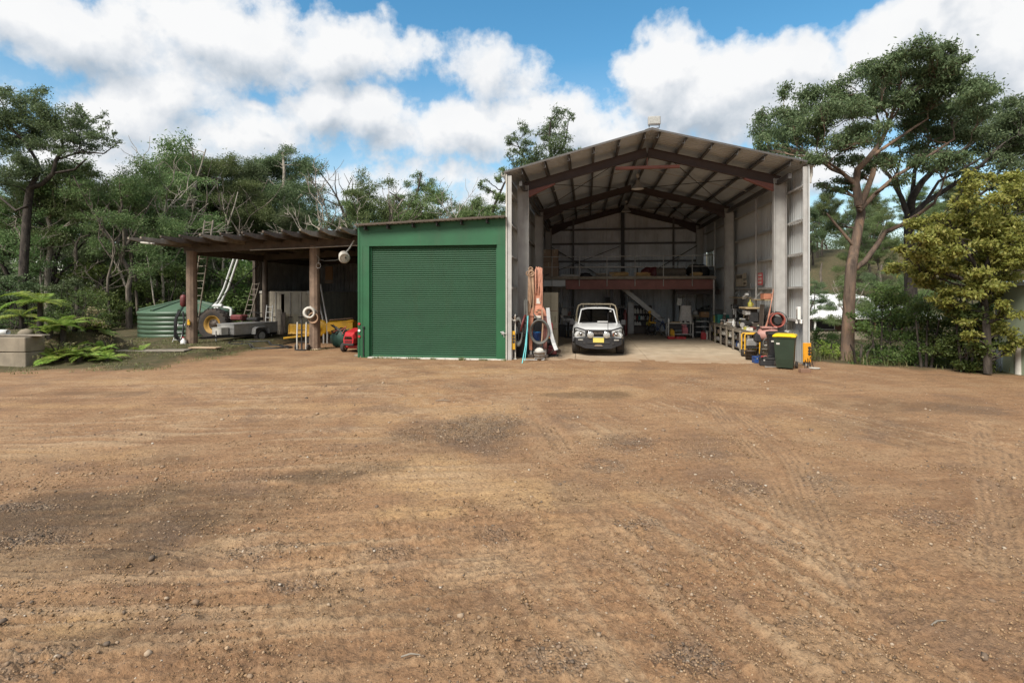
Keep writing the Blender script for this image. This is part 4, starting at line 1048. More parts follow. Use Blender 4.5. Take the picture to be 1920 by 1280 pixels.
def where(px_):
    for lim, tx in ((0, 'out past the left edge'), (70, 'behind the concrete blocks'), (200, 'behind the fern bank'), (290, 'left of the water tank'), (375, 'behind the water tank'), (480, 'behind the leaning ladders'), (660, 'above the carport roof'), (800, 'above the green door\'s left half'), (960, 'above the green door\'s right half')):
        if px_ < lim: return tx
    return 'behind the barn'
def forest(n, xr, yr, hr, pick, seed, minsep=2.2):
    q = random.Random(seed); pts = []
    tries = 0
    while len(pts) < n and tries < 4000:
        tries += 1
        y = q.uniform(*yr); px_ = q.uniform(*xr); p = P(px_, 500, Y=y); x = p.x
        if -17.6 < x < 8.2 and y < 33.6: continue
        if any((x-a)**2+(y-b)**2 < minsep**2 for a, b in pts): continue
        i = q.choice(pick); row = 'front' if y < 36 else 'middle' if y < 48 else 'back'
        pts.append((x, y)); place(GP, i, x, y, q.uniform(*hr), f'{BKN[i]} gum tree in the forest {row} row {where(px_)}')
forest(17, (-240, 330), (26, 44), (9, 12.2), [0,1,2,4,5], 1)
forest(12, (330, 480), (34, 52), (10, 13.5), [0,1,3,5], 2)
forest(15, (480, 930), (35, 56), (7.5, 11.5), [0,1,2,3,5], 3)
forest(9, (-300, 560), (52, 75), (12, 16), [0,1,3], 4, 4)
def bushes(n, xr, yr, hr, label, seed, pick=(0,1,2,3), sep=1.5):
    q = random.Random(seed); pts = []; tries = 0
    while len(pts) < n and tries < 4000:
        tries += 1
        y = q.uniform(*yr); x = P(q.uniform(*xr), 500, Y=y).x
        if -17.9 < x < 8.0 and y < 33.5: continue
        if y < 27.5 and x > -22.8-.35*(y-20): continue
        if any((x-a)**2+(y-b)**2 < sep**2 for a, b in pts): continue
        pts.append((x, y)); pxx = CX+FPX*(x*cs+y*sn)/(y*cs-x*sn); k = q.choice(pick)
        o = place(SP, k, x, y, q.uniform(*hr), f"{('rounded','tall dark','low spreading','open loose')[k]} {label} {where(pxx)}"); o['group'] = 'undergrowth shrubs of the forest'
bushes(26, (-260, 345), (22.5, 34), (2.2, 5.2), 'forest shrub under the trees', 5)
bushes(14, (345, 500), (31.5, 40), (2.5, 5.5), 'undergrowth shrub', 6)
bushes(10, (500, 940), (34.5, 40), (3.5, 5.5), 'shrub', 7, (1,3))
def far_wood(name, label, n, az, dist, zr, seed):
    g_ = np.random.default_rng(seed); m = 700; a = g_.uniform(az[0], az[1], m); d = g_.uniform(dist[0], dist[1], m)
    cx_, cy_ = np.sin(a)*d, np.cos(a)*d; cz_ = H0(cx_, cy_)+g_.uniform(zr[0], zr[1], m)*(.55+.45*fbm(cx_/7, cy_/7, 2, seed))
    k = g_.integers(0, m, n); C = np.stack([cx_[k], cy_[k], cz_[k]], -1)+g_.normal(size=(n, 3))*np.array([1.3, 1.3, .75]); C[:, 2] = np.maximum(C[:, 2], 0 if False else -4)
    o = link(name, leafmesh(name, leaves(C, .34, .15, .4, g_), L_['gum_dark'])); tag(o, label, None, None, 'stuff')
far_wood('far_wood', 'far-off dark wood closing the view beyond the forest trees', 150000, (-1.05, .03), (62, 92), (0, 7.0), 71)
far_wood('far_wood', 'far-off wood on the crest of the slope right of the barn', 90000, (.24, .95), (138, 175), (0, 5), 72)
# named trees of the skyline, each built on its own view line but standing in the forest
def at(px, Y, h=None):
    p = P(px, 500, Y=Y); return (p.x, Y, Hz(p.x, Y))
def topz(py, px, Y): return P(px, py, Y=Y).z
def pxtree(name, label, cat, Y, base_px, stems_px, blobs_px, seed, lm, bm, depth=1.6, group=None, **kw):
    """stems and clumps given by where they show, with real depth spread about the plane the tree stands on"""
    g_ = random.Random(seed); b0 = at(base_px, Y); o = Vector(b0)
    stems = []
    for st_ in stems_px:
        dy = 0; row = []
        for i, (x, y, r) in enumerate(st_):
            p = P(x, y, Y=Y+(g_.uniform(-.4, .4)*depth*.5 if i > 1 else 0))-o; row.append((p.x, p.y, p.z, r))
        stems.append(row)
    blobs = []
    for (x, y, rx, ry) in blobs_px:
        yy = Y+g_.uniform(-1, 1)*depth; p = P(x, y, Y=yy)-o; k = yy/FPX/ (ray(x,y).y)
        k = yy/ray(x, y).y/FPX
        rz_ = ry*k*g_.uniform(1.05, 1.75); blobs.append((p.x, p.y, p.z, rx*k, rx*k*g_.uniform(.7, 1.0), rz_))
        if g_.random() < .8:   # ragged smaller clumps round the main one
            a_ = g_.uniform(0, 6.28); f = g_.uniform(.35, .6); blobs.append((p.x+math.cos(a_)*rx*k*.95, p.y+g_.uniform(-.6, .6)*rx*k, p.z+math.sin(a_)*rz_*1.1, rx*k*f, rx*k*f, rz_*f*1.1))
    return plant(name, label, cat, b0, stems, blobs, seed, lm, bm, group, **kw)
# tall dark gum at the far left
pxtree('gum_tree', 'tall dark forked gum tree at the left edge of the picture above the retaining wall', 'tree', 26.0, 40,
 [[(38,622,.26),(42,540,.23),(48,440,.21),(52,385,.20),(57,352,.18)],[(57,352,.15),(80,345,.12),(100,325,.11),(105,300,.09),(118,280,.07),(115,240,.05)],[(57,352,.14),(75,318,.11),(68,300,.09),(50,270,.07),(20,240,.05)],[(100,325,.08),(140,318,.06),(160,300,.04)],[(105,300,.07),(150,285,.05),(195,288,.035),(222,268,.02)],[(52,385,.09),(30,395,.07),(0,370,.05),(-30,350,.04)]],
 [(10,165,26,12),(25,200,40,18),(75,175,18,14),(80,200,35,20),(40,230,45,20),(100,215,45,22),(5,215,40,20),(140,215,36,18),(60,262,50,18),(105,262,45,16),(150,252,40,18),(180,255,30,14),(165,272,28,12),(10,270,45,22),(30,300,45,22),(-30,290,50,30),(120,292,24,12),(190,212,12,8),(218,262,12,9),(155,228,24,12),(10,330,45,22),(90,335,30,14),(-60,230,60,40),(185,240,16,10),(80,232,36,16)], 301, L_['gum_dark'], BK['dark'], 1.8, leaf=(.15,.05), per=760, twigs=7, gather=.27, sub=5)
# twisting pale gum beside it
pxtree('gum_tree', 'pale twisting gum tree just right of the tall dark one at the left', 'tree', 28.5, 92,
 [[(88,610,.17),(90,500,.15),(98,440,.13),(90,410,.12),(82,390,.10)],[(90,410,.09),(104,385,.07),(98,355,.06),(106,325,.04)],[(98,440,.07),(120,425,.05),(140,410,.04)],[(82,390,.06),(70,370,.05),(45,350,.03)]],
 [(110,330,50,18),(150,340,40,16),(60,360,50,18),(130,385,55,22),(20,400,50,24),(160,400,45,20),(80,430,60,22),(190,370,45,18)], 302, L_['gum'], BK['pale'], 1.6, leaf=(.16,.055), per=850, twigs=6, gather=.28, sub=5)
# round gum whose crown tops the carport roof
pxtree('gum_tree', 'broad gum tree with pale leaning trunk rising above the middle of the carport roof', 'tree', 44.0, 545,
 [[(550,600,.24),(545,440,.20),(536,400,.17),(531,360,.15),(533,320,.12),(530,285,.08)],[(536,400,.1),(560,370,.08),(585,345,.06)],[(531,360,.1),(500,335,.07),(470,330,.05)]],
 [(512,298,22,9),(540,290,30,12),(490,312,30,12),(565,308,34,13),(530,318,45,16),(470,338,34,13),(585,320,25,14),(515,345,48,18),(560,345,40,16),(455,360,34,14),(490,370,45,18),(540,375,48,20),(585,360,30,18),(510,405,55,22),(570,400,45,20),(455,395,40,20),(600,390,30,16),(545,430,60,16),(480,425,50,18)], 303, L_['gum_dark'], BK['pale'], 2.4, leaf=(.19,.06), per=520, twigs=5, gather=.30, sub=5)
pxtree('gum_tree', 'olive gum tree with open top showing above the green shed door', 'tree', 42.0, 770,
 [[(765,600,.2),(768,430,.16),(775,390,.12),(785,350,.08),(790,325,.05)],[(768,430,.09),(820,405,.06),(855,390,.03)],[(775,390,.08),(745,370,.06),(730,360,.04)]],
 [(785,328,16,10),(800,345,24,10),(778,352,22,10),(795,370,34,14),(760,372,26,12),(830,372,28,12),(740,388,30,14),(780,398,40,16),(820,395,30,14),(690,372,34,16),(675,395,34,16),(715,400,34,16),(850,384,12,8),(760,415,50,16),(690,415,45,14),(800,415,40,12)], 304, L_['gum'], BK['dark'], 2.4, leaf=(.18,.058), per=520, twigs=5, gather=.30, sub=5)
pxtree('gum_tree', 'slender gum tree leaning out beside the barn roof at its left gable', 'tree', 40.0, 900,
 [[(915,600,.2),(915,440,.15),(925,390,.11),(945,345,.07),(960,320,.04)],[(915,440,.08),(890,410,.05),(870,395,.03)]],
 [(905,342,8,8),(918,355,14,8),(930,345,12,12),(940,325,12,8),(900,378,14,8),(935,375,22,10),(915,395,24,12),(890,405,30,10),(940,400,26,12),(870,412,20,9),(925,415,40,10)], 305, L_['gum'], BK['dark'], 2.0, leaf=(.20,.065), per=800, twigs=5, gather=.28, sub=5)
# gum behind the barn ridge
pxtree('gum_tree', 'tall thin-crowned gum tree standing behind the left slope of the barn roof', 'tree', 46.0, 1030,
 [[(1045,600,.28),(1042,400,.24),(1035,300,.16),(1030,262,.11),(1032,230,.07)],[(1042,400,.14),(1010,330,.10),(985,300,.07),(970,270,.04)],[(1035,300,.08),(1060,270,.06),(1066,225,.03)]],
 [(1055,207,18,10),(1066,222,14,10),(1040,222,16,9),(980,235,14,9),(962,262,16,10),(985,258,20,12),(1000,285,26,13),(965,290,18,12),(1030,245,24,12),(1060,255,18,11),(1045,272,28,12),(1015,265,20,11),(1065,282,20,10),(985,310,30,12),(1030,300,34,12),(950,270,10,7)], 306, L_['gum_dark'], BK['dark'], 2.2, leaf=(.22,.065), per=480, twigs=5, droop=1.0, gather=.30, sub=5)
# dead and bare trees
def deadtree(label, Y, base, stems_px, bm, seed):
    return pxtree('dead_tree', label, 'dead tree', Y, base, stems_px, [], seed, L_['gum'], BK[bm], 1.5, wood='trunk')
deadtree('bare dead tree with long thin upright branches left of the leaning ladder top', 36.0, 367,
 [[(368,600,.17),(366,470,.15),(364,430,.14),(362,390,.12),(366,350,.10),(369,330,.07),(362,290,.045),(355,262,.02)],[(362,390,.09),(345,345,.06),(325,305,.04),(305,275,.02)],[(364,420,.08),(385,395,.06),(389,370,.05),(387,340,.03),(398,300,.015)],[(364,412,.07),(350,405,.05),(344,390,.04)],[(362,370,.05),(340,350,.04),(320,335,.02)],[(369,330,.035),(380,318,.02)],[(366,440,.05),(352,420,.04),(340,395,.03),(338,375,.02)]], 'grey', 311)
deadtree('bare many-twigged dead tree against the sky behind the carport roof', 46.0, 648,
 [[(652,600,.2),(650,440,.17),(648,410,.13),(640,388,.11),(632,370,.08),(620,350,.06),(605,330,.045),(596,318,.025)],[(648,410,.10),(652,385,.08),(648,365,.06),(655,345,.04),(664,328,.02)],[(632,370,.06),(628,345,.05),(630,325,.03),(626,312,.018)],[(640,388,.06),(612,375,.05),(590,368,.03)],[(648,365,.05),(636,345,.03),(634,325,.018)],[(652,385,.05),(662,360,.035),(660,335,.02)],[(655,345,.03),(645,325,.015)],[(620,350,.04),(612,340,.03),(600,340,.018)],[(632,370,.04),(600,352,.03),(585,335,.02)],[(640,388,.05),(665,372,.03),(672,350,.02)]], 'dark', 312)
deadtree('pale leaning dead trunk in the trees behind the shed corner', 40.0, 715,
 [[(690,600,.14),(700,450,.12),(722,428,.10),(745,390,.07),(757,372,.05)],[(722,428,.06),(735,420,.04)],[(727,410,.05),(729,370,.03),(729,338,.015)]], 'pale', 313)
deadtree('thin pale dead tree in the gap between the ladder and the carport post', 34.0, 415,
 [[(418,600,.10),(417,520,.09),(420,470,.08),(428,420,.06),(440,385,.04),(446,360,.025)],[(417,520,.06),(402,505,.05),(397,480,.03)],[(420,470,.05),(438,452,.035),(452,446,.02)],[(428,420,.04),(420,395,.03),(415,360,.015)]], 'pale', 314)
deadtree('white crooked dead trunk in the dark forest left of the water tank', 29.0, 235,
 [[(247,552,.05),(235,535,.06),(226,510,.065),(222,500,.06),(227,482,.04)],[(226,512,.05),(215,492,.035),(207,474,.02)],[(228,520,.03),(218,500,.02),(210,470,.012)]], 'pale', 315)
deadtree('thin pale leaning sapling trunk standing above the water tank', 28.0, 290,
 [[(296,600,.04),(288,560,.04),(281,510,.036),(274,470,.03),(272,440,.02)]], 'pale', 316)
deadtree('grey crooked dead trunk in the forest beside the carport end', 30.0, 255,
 [[(258,590,.08),(254,520,.09),(246,495,.09),(248,480,.08),(240,455,.07),(236,420,.05)],[(258,525,.05),(268,510,.03),(276,500,.02)],[(246,495,.04),(242,470,.03)]], 'grey', 317)
deadtree('straight grey trunk in the dark forest above the fern bank', 29.0, 143,
 [[(146,640,.10),(144,560,.10),(143,500,.095),(142,460,.08),(150,445,.06),(168,440,.04)],[(142,460,.05),(130,440,.03)]], 'grey', 318)

BP = []
for i, (h, bm) in enumerate(((11, 'pale'), (12.5, 'grey'))):
    rt = thing('dead_tree', 'x', 'dead tree', (0,-500-30*i,-60), 0, 'bare trees in the forest behind the sheds'); mb = MB()
    for st_ in bare(h, 610+i): mb.tube([p[:3] for p in st_], [p[3]*.55+.004 for p in st_], 5)
    mb.build('trunk', BK[bm], rt); BP.append((h, rt))
for i, (px_, Y, h) in enumerate(((80, 28, 8), (205, 27, 8.5), (305, 30, 10.5), (440, 34, 10.5), (610, 36, 11), (735, 37, 10.5), (860, 36, 9.5))):
    x = P(px_, 500, Y=Y).x; place(BP, i % 2, x, Y, h, f"bare {('pale','grey')[i % 2]} branched dead tree in the forest {where(px_)}, {'nearer' if Y < 39 else 'farther'} one")
# --- right-hand side
pxtree('gum_tree', 'huge spreading gum tree with reddish bark close to the right side of the barn', 'tree', 19.6, 1590,
 [[(1588,700,.27),(1589,650,.21),(1592,566,.18),(1596,500,.165),(1603,462,.155),(1609,430,.145),(1615,400,.135),(1612,385,.13)],
  [(1611,385,.14),(1605,345,.12),(1608,318,.11),(1630,296,.10),(1650,270,.08),(1668,230,.06),(1680,190,.04),(1690,150,.025)],
  [(1611,390,.12),(1624,360,.10),(1637,325,.09),(1645,280,.07),(1650,240,.05),(1640,200,.03)],
  [(1605,345,.08),(1580,325,.07),(1560,318,.05),(1535,300,.035)],
  [(1597,508,.10),(1622,490,.092),(1645,458,.085),(1660,435,.078),(1690,422,.07),(1722,402,.06),(1752,380,.05)],
  [(1611,395,.09),(1640,365,.07),(1680,330,.06),(1730,300,.05),(1790,260,.03)],[(1630,296,.06),(1680,262,.05),(1740,222,.03)],[(1602,462,.06),(1575,430,.05),(1550,400,.03)]],
 [(1738,84,36,11),(1702,98,40,14),(1770,108,34,18),(1660,118,45,18),(1735,128,55,22),(1622,148,48,20),(1690,150,55,20),(1800,150,55,20),(1842,162,34,16),(1580,172,45,18),(1533,190,42,20),(1492,200,40,18),(1462,226,34,20),(1440,250,28,20),(1482,252,38,16),(1515,235,42,18),(1560,212,48,18),(1602,200,48,20),(1650,192,48,20),(1700,196,50,20),(1760,205,60,18),(1825,190,45,18),(1590,262,45,18),(1550,280,38,18),(1640,250,36,16),(1720,238,45,18),(1480,278,28,13),(1560,302,28,12),(1430,268,20,12),(1780,126,30,16),(1620,230,34,14),(1770,160,50,22),(1700,285,30,12),(1655,300,26,11),(1745,300,32,12),(1625,325,22,10),(1680,335,26,11),(1575,340,24,11),(1545,350,22,10),(1790,290,34,12),(1600,300,30,10),(1560,420,20,10),(1520,260,30,14),(1450,275,24,12)],
 321, L_['gum_dark'], BK['red'], 2.2, leaf=(.115,.040), per=2500, twigs=7, gather=.33, sub=7, droop=1.1)
pxtree('gum_tree', 'dark-stemmed many-branched gum tree behind the huge one to its right', 'tree', 23.0, 1708,
 [[(1712,690,.26),(1708,560,.22),(1706,480,.20),(1704,410,.17),(1710,370,.14),(1730,340,.11),(1760,310,.09),(1800,285,.06),(1850,250,.04)],[(1704,410,.12),(1690,370,.10),(1668,330,.07),(1650,310,.05)],[(1704,410,.12),(1735,380,.10),(1790,345,.08),(1840,310,.06),(1880,270,.03)],[(1706,480,.1),(1745,430,.08),(1800,390,.06),(1860,350,.04)],[(1710,370,.09),(1715,320,.08),(1740,270,.05),(1760,240,.03)],[(1735,380,.07),(1760,340,.05),(1800,320,.04),(1850,290,.03)],[(1690,370,.06),(1680,330,.05),(1690,290,.03)]],
 [(1890,205,40,16),(1870,235,50,18),(1910,255,45,22),(1860,285,45,18),(1820,305,34,14),(1780,250,40,16),(1830,250,40,16),(1930,215,45,20),(1760,285,34,14),(1800,228,40,14),(1720,290,26,12),(1670,305,24,10),(1900,300,36,14),(1840,335,30,12),(1700,255,30,13),(1950,280,50,22),(1780,315,26,10)],
 322, L_['gum_dark'], BK['dark'], 2.6, leaf=(.125,.044), per=1900, twigs=7, gather=.33, sub=6, droop=1.1)
pxtree('yellow_tree', 'yellow-green broad-leaved tree overhanging the bushes at the right edge', 'tree', 16.6, 1862,
 [[(1852,700,.11),(1850,620,.10),(1845,560,.09),(1850,500,.08),(1870,450,.06),(1890,400,.04)],[(1850,540,.06),(1820,480,.05),(1790,430,.04),(1770,400,.02)],[(1845,560,.05),(1800,520,.04),(1760,505,.025)],[(1850,500,.05),(1900,470,.04),(1940,440,.03)]],
 [(1890,365,50,18),(1840,375,40,14),(1930,380,50,30),(1790,405,45,18),(1850,410,50,20),(1900,420,45,20),(1760,435,40,16),(1810,440,50,18),(1870,450,50,20),(1735,470,32,14),(1780,475,45,16),(1840,482,50,18),(1900,475,50,20),(1700,500,30,12),(1745,505,40,13),(1800,512,42,14),(1860,520,45,16),(1920,510,45,18),(1780,545,34,12),(1830,552,36,12),(1880,556,30,12),(1810,580,30,10),(1945,440,45,40),(1735,430,36,16),(1715,455,26,14),(1770,395,36,16),(1820,350,30,12),(1870,335,36,12),(1920,350,40,16),(1760,475,40,14),(1725,525,30,12),(1850,585,34,14),(1890,592,34,14),(1815,612,30,13),(1895,632,30,13),(1860,622,28,12),(1780,572,30,12),(1920,565,34,16),(1755,545,28,11)],
 323, L_['yellow'], BK['dark'], 1.0, leaf=(.11,.055), per=2600, twigs=6, droop=.7, gather=.27, sub=6)
for i, (lbl, Y, b, bl, lm, nm) in enumerate([
 ('dense dark green bush between the huge gum and the dark stemmed tree', 18.9, 1650, [(1640,560,28,16),(1665,545,34,18),(1690,560,36,18),(1640,590,34,18),(1680,595,42,20),(1620,610,26,16),(1650,625,36,20),(1690,630,40,20),(1640,655,34,18),(1680,662,40,18),(1715,580,34,18),(1715,650,34,18)], 'bush', 'bush'),
 ('feathery dark green bush beside the dark stemmed tree at the right', 18.0, 1735, [(1740,570,34,16),(1735,600,38,18),(1765,620,38,18),(1730,640,38,18),(1770,655,38,18),(1745,675,36,14),(1790,640,34,18),(1800,675,34,14)], 'bush', 'bush'),
 ('leafy mid green bush in front of the pale green building', 17.2, 1810, [(1790,570,34,14),(1815,590,36,16),(1785,605,34,15),(1835,610,30,14),(1805,630,36,16),(1775,640,30,14),(1830,650,30,14),(1800,665,34,13),(1850,580,24,12),(1862,635,26,12),(1880,645,20,10),(1830,685,30,9)], 'bush', 'bush'),
 ('low bright green weed clump at the rim of the yard by the barn corner', 20.5, 1555, [(1540,655,16,9),(1560,650,20,10),(1552,668,22,9),(1575,662,18,9)], 'fern', 'weed_clump'),
 ('low dark shrub behind the barn corner near the white roofed house', 26.0, 1545, [(1530,632,18,10),(1552,626,22,10),(1574,632,20,10),(1545,643,26,8)], 'bush', 'shrub'),
 ('low leafy shrub at the base of the huge gum trunk', 18.6, 1612, [(1610,665,16,10),(1625,675,18,9),(1605,684,16,6)], 'bush', 'shrub')]):
    g0 = at(b, Y); zb = P(b, 690, Y=Y)
    py0 = 700
    pxtree(nm, lbl, 'bush' if nm != 'weed_clump' else 'weeds', Y, b, [[(b+dx*.3, 705, .05), (b+dx*.6, 660, .04), (b+dx, 600 if i < 3 else 645, .02)] for dx in (-18, 4, 26)], bl, 330+i, L_[lm], BK['dark'], .8, crown='leaves', wood='stem', leaf=(.085,.032) if i != 2 else (.11,.05), per=2600, twigs=10, droop=.3)
# trees on the slope behind, right of the barn
q = random.Random(9)
def whereR(px_): return 'over the white roofed house' if px_ < 1585 else 'behind the huge gum' if px_ < 1690 else 'behind the dark stemmed tree' if px_ < 1780 else 'behind the yellow-green tree' if px_ < 1920 else 'past the right edge'
for i in range(46):
    px_ = q.uniform(1485, 2080); d = q.uniform(84, 135); p = P(px_, 500, Y=d); k = q.choice([0,1,2,4])
    if d < 100 and px_ < 1600: continue
    place(GP, k, p.x, d, q.uniform(8, 13), f"{BKN[k]} gum tree {'low' if d < 102 else 'high'} on the brown slope {whereR(px_)}")
for i in range(9):
    px_ = 1500+i*42+q.uniform(-15, 15); d = q.uniform(52, 70); p = P(px_, 500, Y=d)
    k = q.choice([2,5,4]); place(GP, k, p.x, d, q.uniform(6.5, 9), f'{BKN[k]} gum tree in the hollow {whereR(px_)}')
for i, (px_, d, py_t) in enumerate([(1540, 88, 478), (1652, 84, 492), (1712, 90, 480)]):
    p0 = P(px_, 560, Y=d)
    g0 = Hz(p0.x, d); 
    s_ = [[(0,0,-.5,.24),(.1,0,2.0,.2),(-.1,.1,4,.17),(.1,0,5.6,.12)]]
    rt = thing('tree_stump', ['tall pale broken trunk on the brown slope nearest the barn','pale broken trunk on the slope right of the red-barked gum','pale broken trunk on the slope behind the dark stemmed tree'][i], 'dead trunk', (p0.x, d, g0))
    mb = MB(); a = s_[0]; mb.tube([v[:3] for v in a], [v[3] for v in a], 8); mb.build('trunk', BK['grey'], rt)

# --- ferns on the bank
def frond_mesh(L, seed, arch=.5):
    g_ = random.Random(seed); V = []; n = 17; pts = []
    for i in range(n+1):
        t = i/n; pts.append(Vector((L*t*(1-.12*t), 0, L*(arch*t-.75*arch*t*t*1.25))))
    F = []
    def q4(a, b_, c, d): o = len(V); V.extend([a, b_, c, d]); F.append((o, o+1, o+2, o+3))
    for i in range(n):
        w = .006; q4(pts[i]+Vector((0,-w,0)), pts[i+1]+Vector((0,-w,0)), pts[i+1]+Vector((0,w,0)), pts[i]+Vector((0,w,0)))
    for i in range(2, n+1):
        t = i/n; l = L*.24*math.sin(math.pi*min(1, t*.85+.12))*(1 if t < .98 else .6)
        for sgn in (-1, 1):
            for k in range(2):
                base = pts[i].lerp(pts[i-1], k*.5); tip = base+Vector((l*.35, sgn*l, -l*.18+g_.uniform(-.02,.02)))
                mid = base.lerp(tip, .45); wv = Vector((.024*L, 0, .0))
                q4(base, mid+wv, tip, mid-wv)
    me = bpy.data.meshes.new('frond'); me.from_pydata([tuple(v) for v in V], [], F); me.materials.append(L_['fern']); return me
FM = [frond_mesh(1.0, i, a) for i, a in enumerate((.75, .5, .3))]
def fern(label, x, y, zt, L, n, seed, trunk=.0, group=None):
    g_ = random.Random(seed); z0 = Hz(x, y)
    rt = thing('fern', label, 'fern', (x, y, z0), 0, group)
    if trunk > .05: MB().tube([(0,0,-.1), (.02,0,trunk*.5), (0,0,trunk)], [.09,.08,.07], 8).build('trunk', BK['dark'], rt)
    for i in range(n):
        o = link('frond', g_.choice(FM), rt, (0,0,trunk), (g_.uniform(-.2,.2), g_.uniform(-.45,.35), 2*math.pi*(i+g_.uniform(-.3,.3))/n)); s = L*g_.uniform(.75, 1.15); o.scale = (s, s, s)
for i, (px_, Y, L, n, tr, lbl) in enumerate([
 (75, 15.6, 1.15, 13, 1.05, 'tall bright green tree fern rising behind the concrete blocks'), (118, 15.4, .95, 12, .55, 'bright green fern right of the tall tree fern'), (150, 15.0, .8, 12, .15, 'spreading fern in the middle of the bank'),
 (105, 14.8, .8, 12, .1, 'fern against the end of the concrete blocks'), (175, 15.6, .75, 11, .1, 'small fern left of the rusty tin crate'), (140, 16.4, .9, 11, .35, 'fern at the back of the bank'), (40, 17.0, .9, 10, .6, 'fern growing over the top of the retaining wall'), (262, 17.6, .5, 9, 0, 'yellow green fern beside the water tank'), (190, 17.0, .7, 10, .05, 'fern at the back right of the bank')]):
    p = at(px_, Y); fern(lbl, p[0], Y, 0, L, n, 400+i, tr)
q = random.Random(31)
for i in range(11):
    px_ = 84+i*11.5+q.uniform(-4, 4); Y = 14.9+q.uniform(0, 2.0); p = at(px_, Y)
    fern(f"low bracken fern in the fern bank, {('by the concrete blocks','at its middle','towards the tin crate')[min(2, i//4)]}, {'front' if Y < 15.9 else 'back'} row", p[0], Y, 0, q.uniform(.45, .8), 10, 440+i, q.uniform(0, .3), 'bracken ferns in the fern bank')
for i, (px_, Y, h, w, lm, lbl) in enumerate([(165, 16.6, 1.0, .9, 'dry', 'dry brown bush at the back of the fern bank'), (120, 14.9, .7, 1.0, 'grass', 'olive straggly bush low on the fern bank'), (200, 16.2, .7, .8, 'dry', 'dead brown scrub beside the rusty tin crate'), (178, 20.5, 1.7, 1.3, 'bush', 'green bush standing behind the fern bank'), (150, 21.0, 2.4, 1.8, 'bush', 'dark bush at the forest edge behind the ferns'), (60, 20.5, 2.2, 1.8, 'bush', 'dark bush behind the retaining wall')]):
    p = at(px_, Y); s_, b_ = shrub(h, w, 500+i, 10, .03)
    plant('bush', lbl, 'bush', p, s_, b_, 520+i, L_[lm], BK['dark'], None, 'leaves', 'stem', leaf=(.09,.03), per=700, twigs=8, droop=.3)
# --- grass of the verges
def grass_patch(name, label, cond, n, hr, seed, box_, mat='grass'):
    g_ = np.random.default_rng(seed)
    x = g_.uniform(box_[0], box_[1], n*6); y = g_.uniform(box_[2], box_[3], n*6); k = cond(x, y, g_); x, y = x[k][:n], y[k][:n]; m = len(x)
    h = g_.uniform(hr[0], hr[1], m)*(.5+fbm(x/.8, y/.8, 3, 77)); a = g_.uniform(0, 6.28, m); w = .008+.006*g_.random(m)
    z0 = H0(x, y)-.01; lx, ly = np.cos(a)*h*.6, np.sin(a)*h*.6; sx_, sy_ = -np.sin(a)*w, np.cos(a)*w
    V = np.stack([np.stack([x-sx_, y-sy_, z0], -1), np.stack([x+sx_, y+sy_, z0], -1), np.stack([x+lx+sx_*.2, y+ly+sy_*.2, z0+h], -1), np.stack([x+lx-sx_*.2, y+ly-sy_*.2, z0+h], -1)], 1).reshape(-1, 3)
    o = link(name, leafmesh(name, V, L_[mat]), None); tag(o, label, None, None, 'stuff'); return o
grass_patch('grass', 'thin short grass on the left verge below the blocks and ferns', lambda x, y, g_: (verge_d(x, y) > -.25+.7*(fbm(x/.6, y/.6, 3, 66)-.4)*2) & (fbm(x/.5, y/.5, 3, 68) > .44), 22000, (.015, .065), 61, (-24, -12.2, 11.5, 22))
grass_patch('grass', 'long grass and weeds in the hollow right of the barn', lambda x, y, g_: (edge_right(x, y) > .25+.8*(fbm(x/.6, y/.6, 3, 69)-.4)) & (x > 7.3) & (fbm(x/.7, y/.7, 3, 70) > .4), 26000, (.08, .35), 62, (7.2, 24, 8, 30))
grass_patch('grass', 'small weeds and grass tufts along the foot of the green shed', lambda x, y, g_: (np.abs(y-17.78) < .14) & (fbm(x/.25, y/.25, 3, 88) > .56), 900, (.02, .09), 63, (-8.1, -2.7, 17.6, 17.95))
grass_patch('grass', 'dry grass tufts round the feet of the carport posts', lambda x, y, g_: (np.minimum(np.hypot(x+10.86, y-20.2), np.hypot(x+16.25, y-20.1)) < .55) & (fbm(x/.2, y/.2, 3, 89) > .50), 900, (.02, .10), 64, (-17, -10, 19.5, 20.8))
# ------------------------------------------------------------------ house, pale building and walls at the edges
hy = 66.0
h0 = P(1510, 622, Y=hy); h1 = P(1765, 622, Y=hy); hz = h0.z; he = P(1540, 594, Y=hy).z; hr = P(1600, 566, Y=hy).z
hs = thing('house', 'low house with broad white hipped roof seen right of the barn', 'house', (0,0,0))
x0, x1 = h0.x-6, h1.x; y0, y1 = hy, hy+11
def hip(z0, z1, o, i):
    a = [(x0-o,y0-o,z0),(x1+o,y0-o,z0),(x1+o,y1+o,z0),(x0-o,y1+o,z0)]; b_ = [(x0+i,(y0+y1)/2,z1),(x1-i,(y0+y1)/2,z1)]
    return a+b_, [(0,1,5,4),(1,2,5),(2,3,4,5),(3,0,4)]
v_, f_ = hip(he, hr+.9, .5, 6.5); rf = MB().add(v_, f_).build('roof', M['house_roof'], hs)
MB().bx(x0-.6, x1+.6, y0-.62, y0-.5, he-.22, he).build('gutter', M['white_paint'], rf)
MB().bx(x0, x1, y0+2.4, y1, hz-.4, he).build('wall', M['brick_brown'], hs)
MB().bx(x0-.5, x1+.5, y0-.6, y1, hz-.8, hz).build('verandah_floor', M['block'], hs)
for px_ in (1528, 1592, 1640, 1690, 1740):
    p = P(px_, 600, Y=hy); MB().bx(p.x-.09, p.x+.09, hy-.1, hy+.08, hz, he).build('verandah_post', M['white_paint'] if px_ == 1528 else M['brick_brown'], hs)
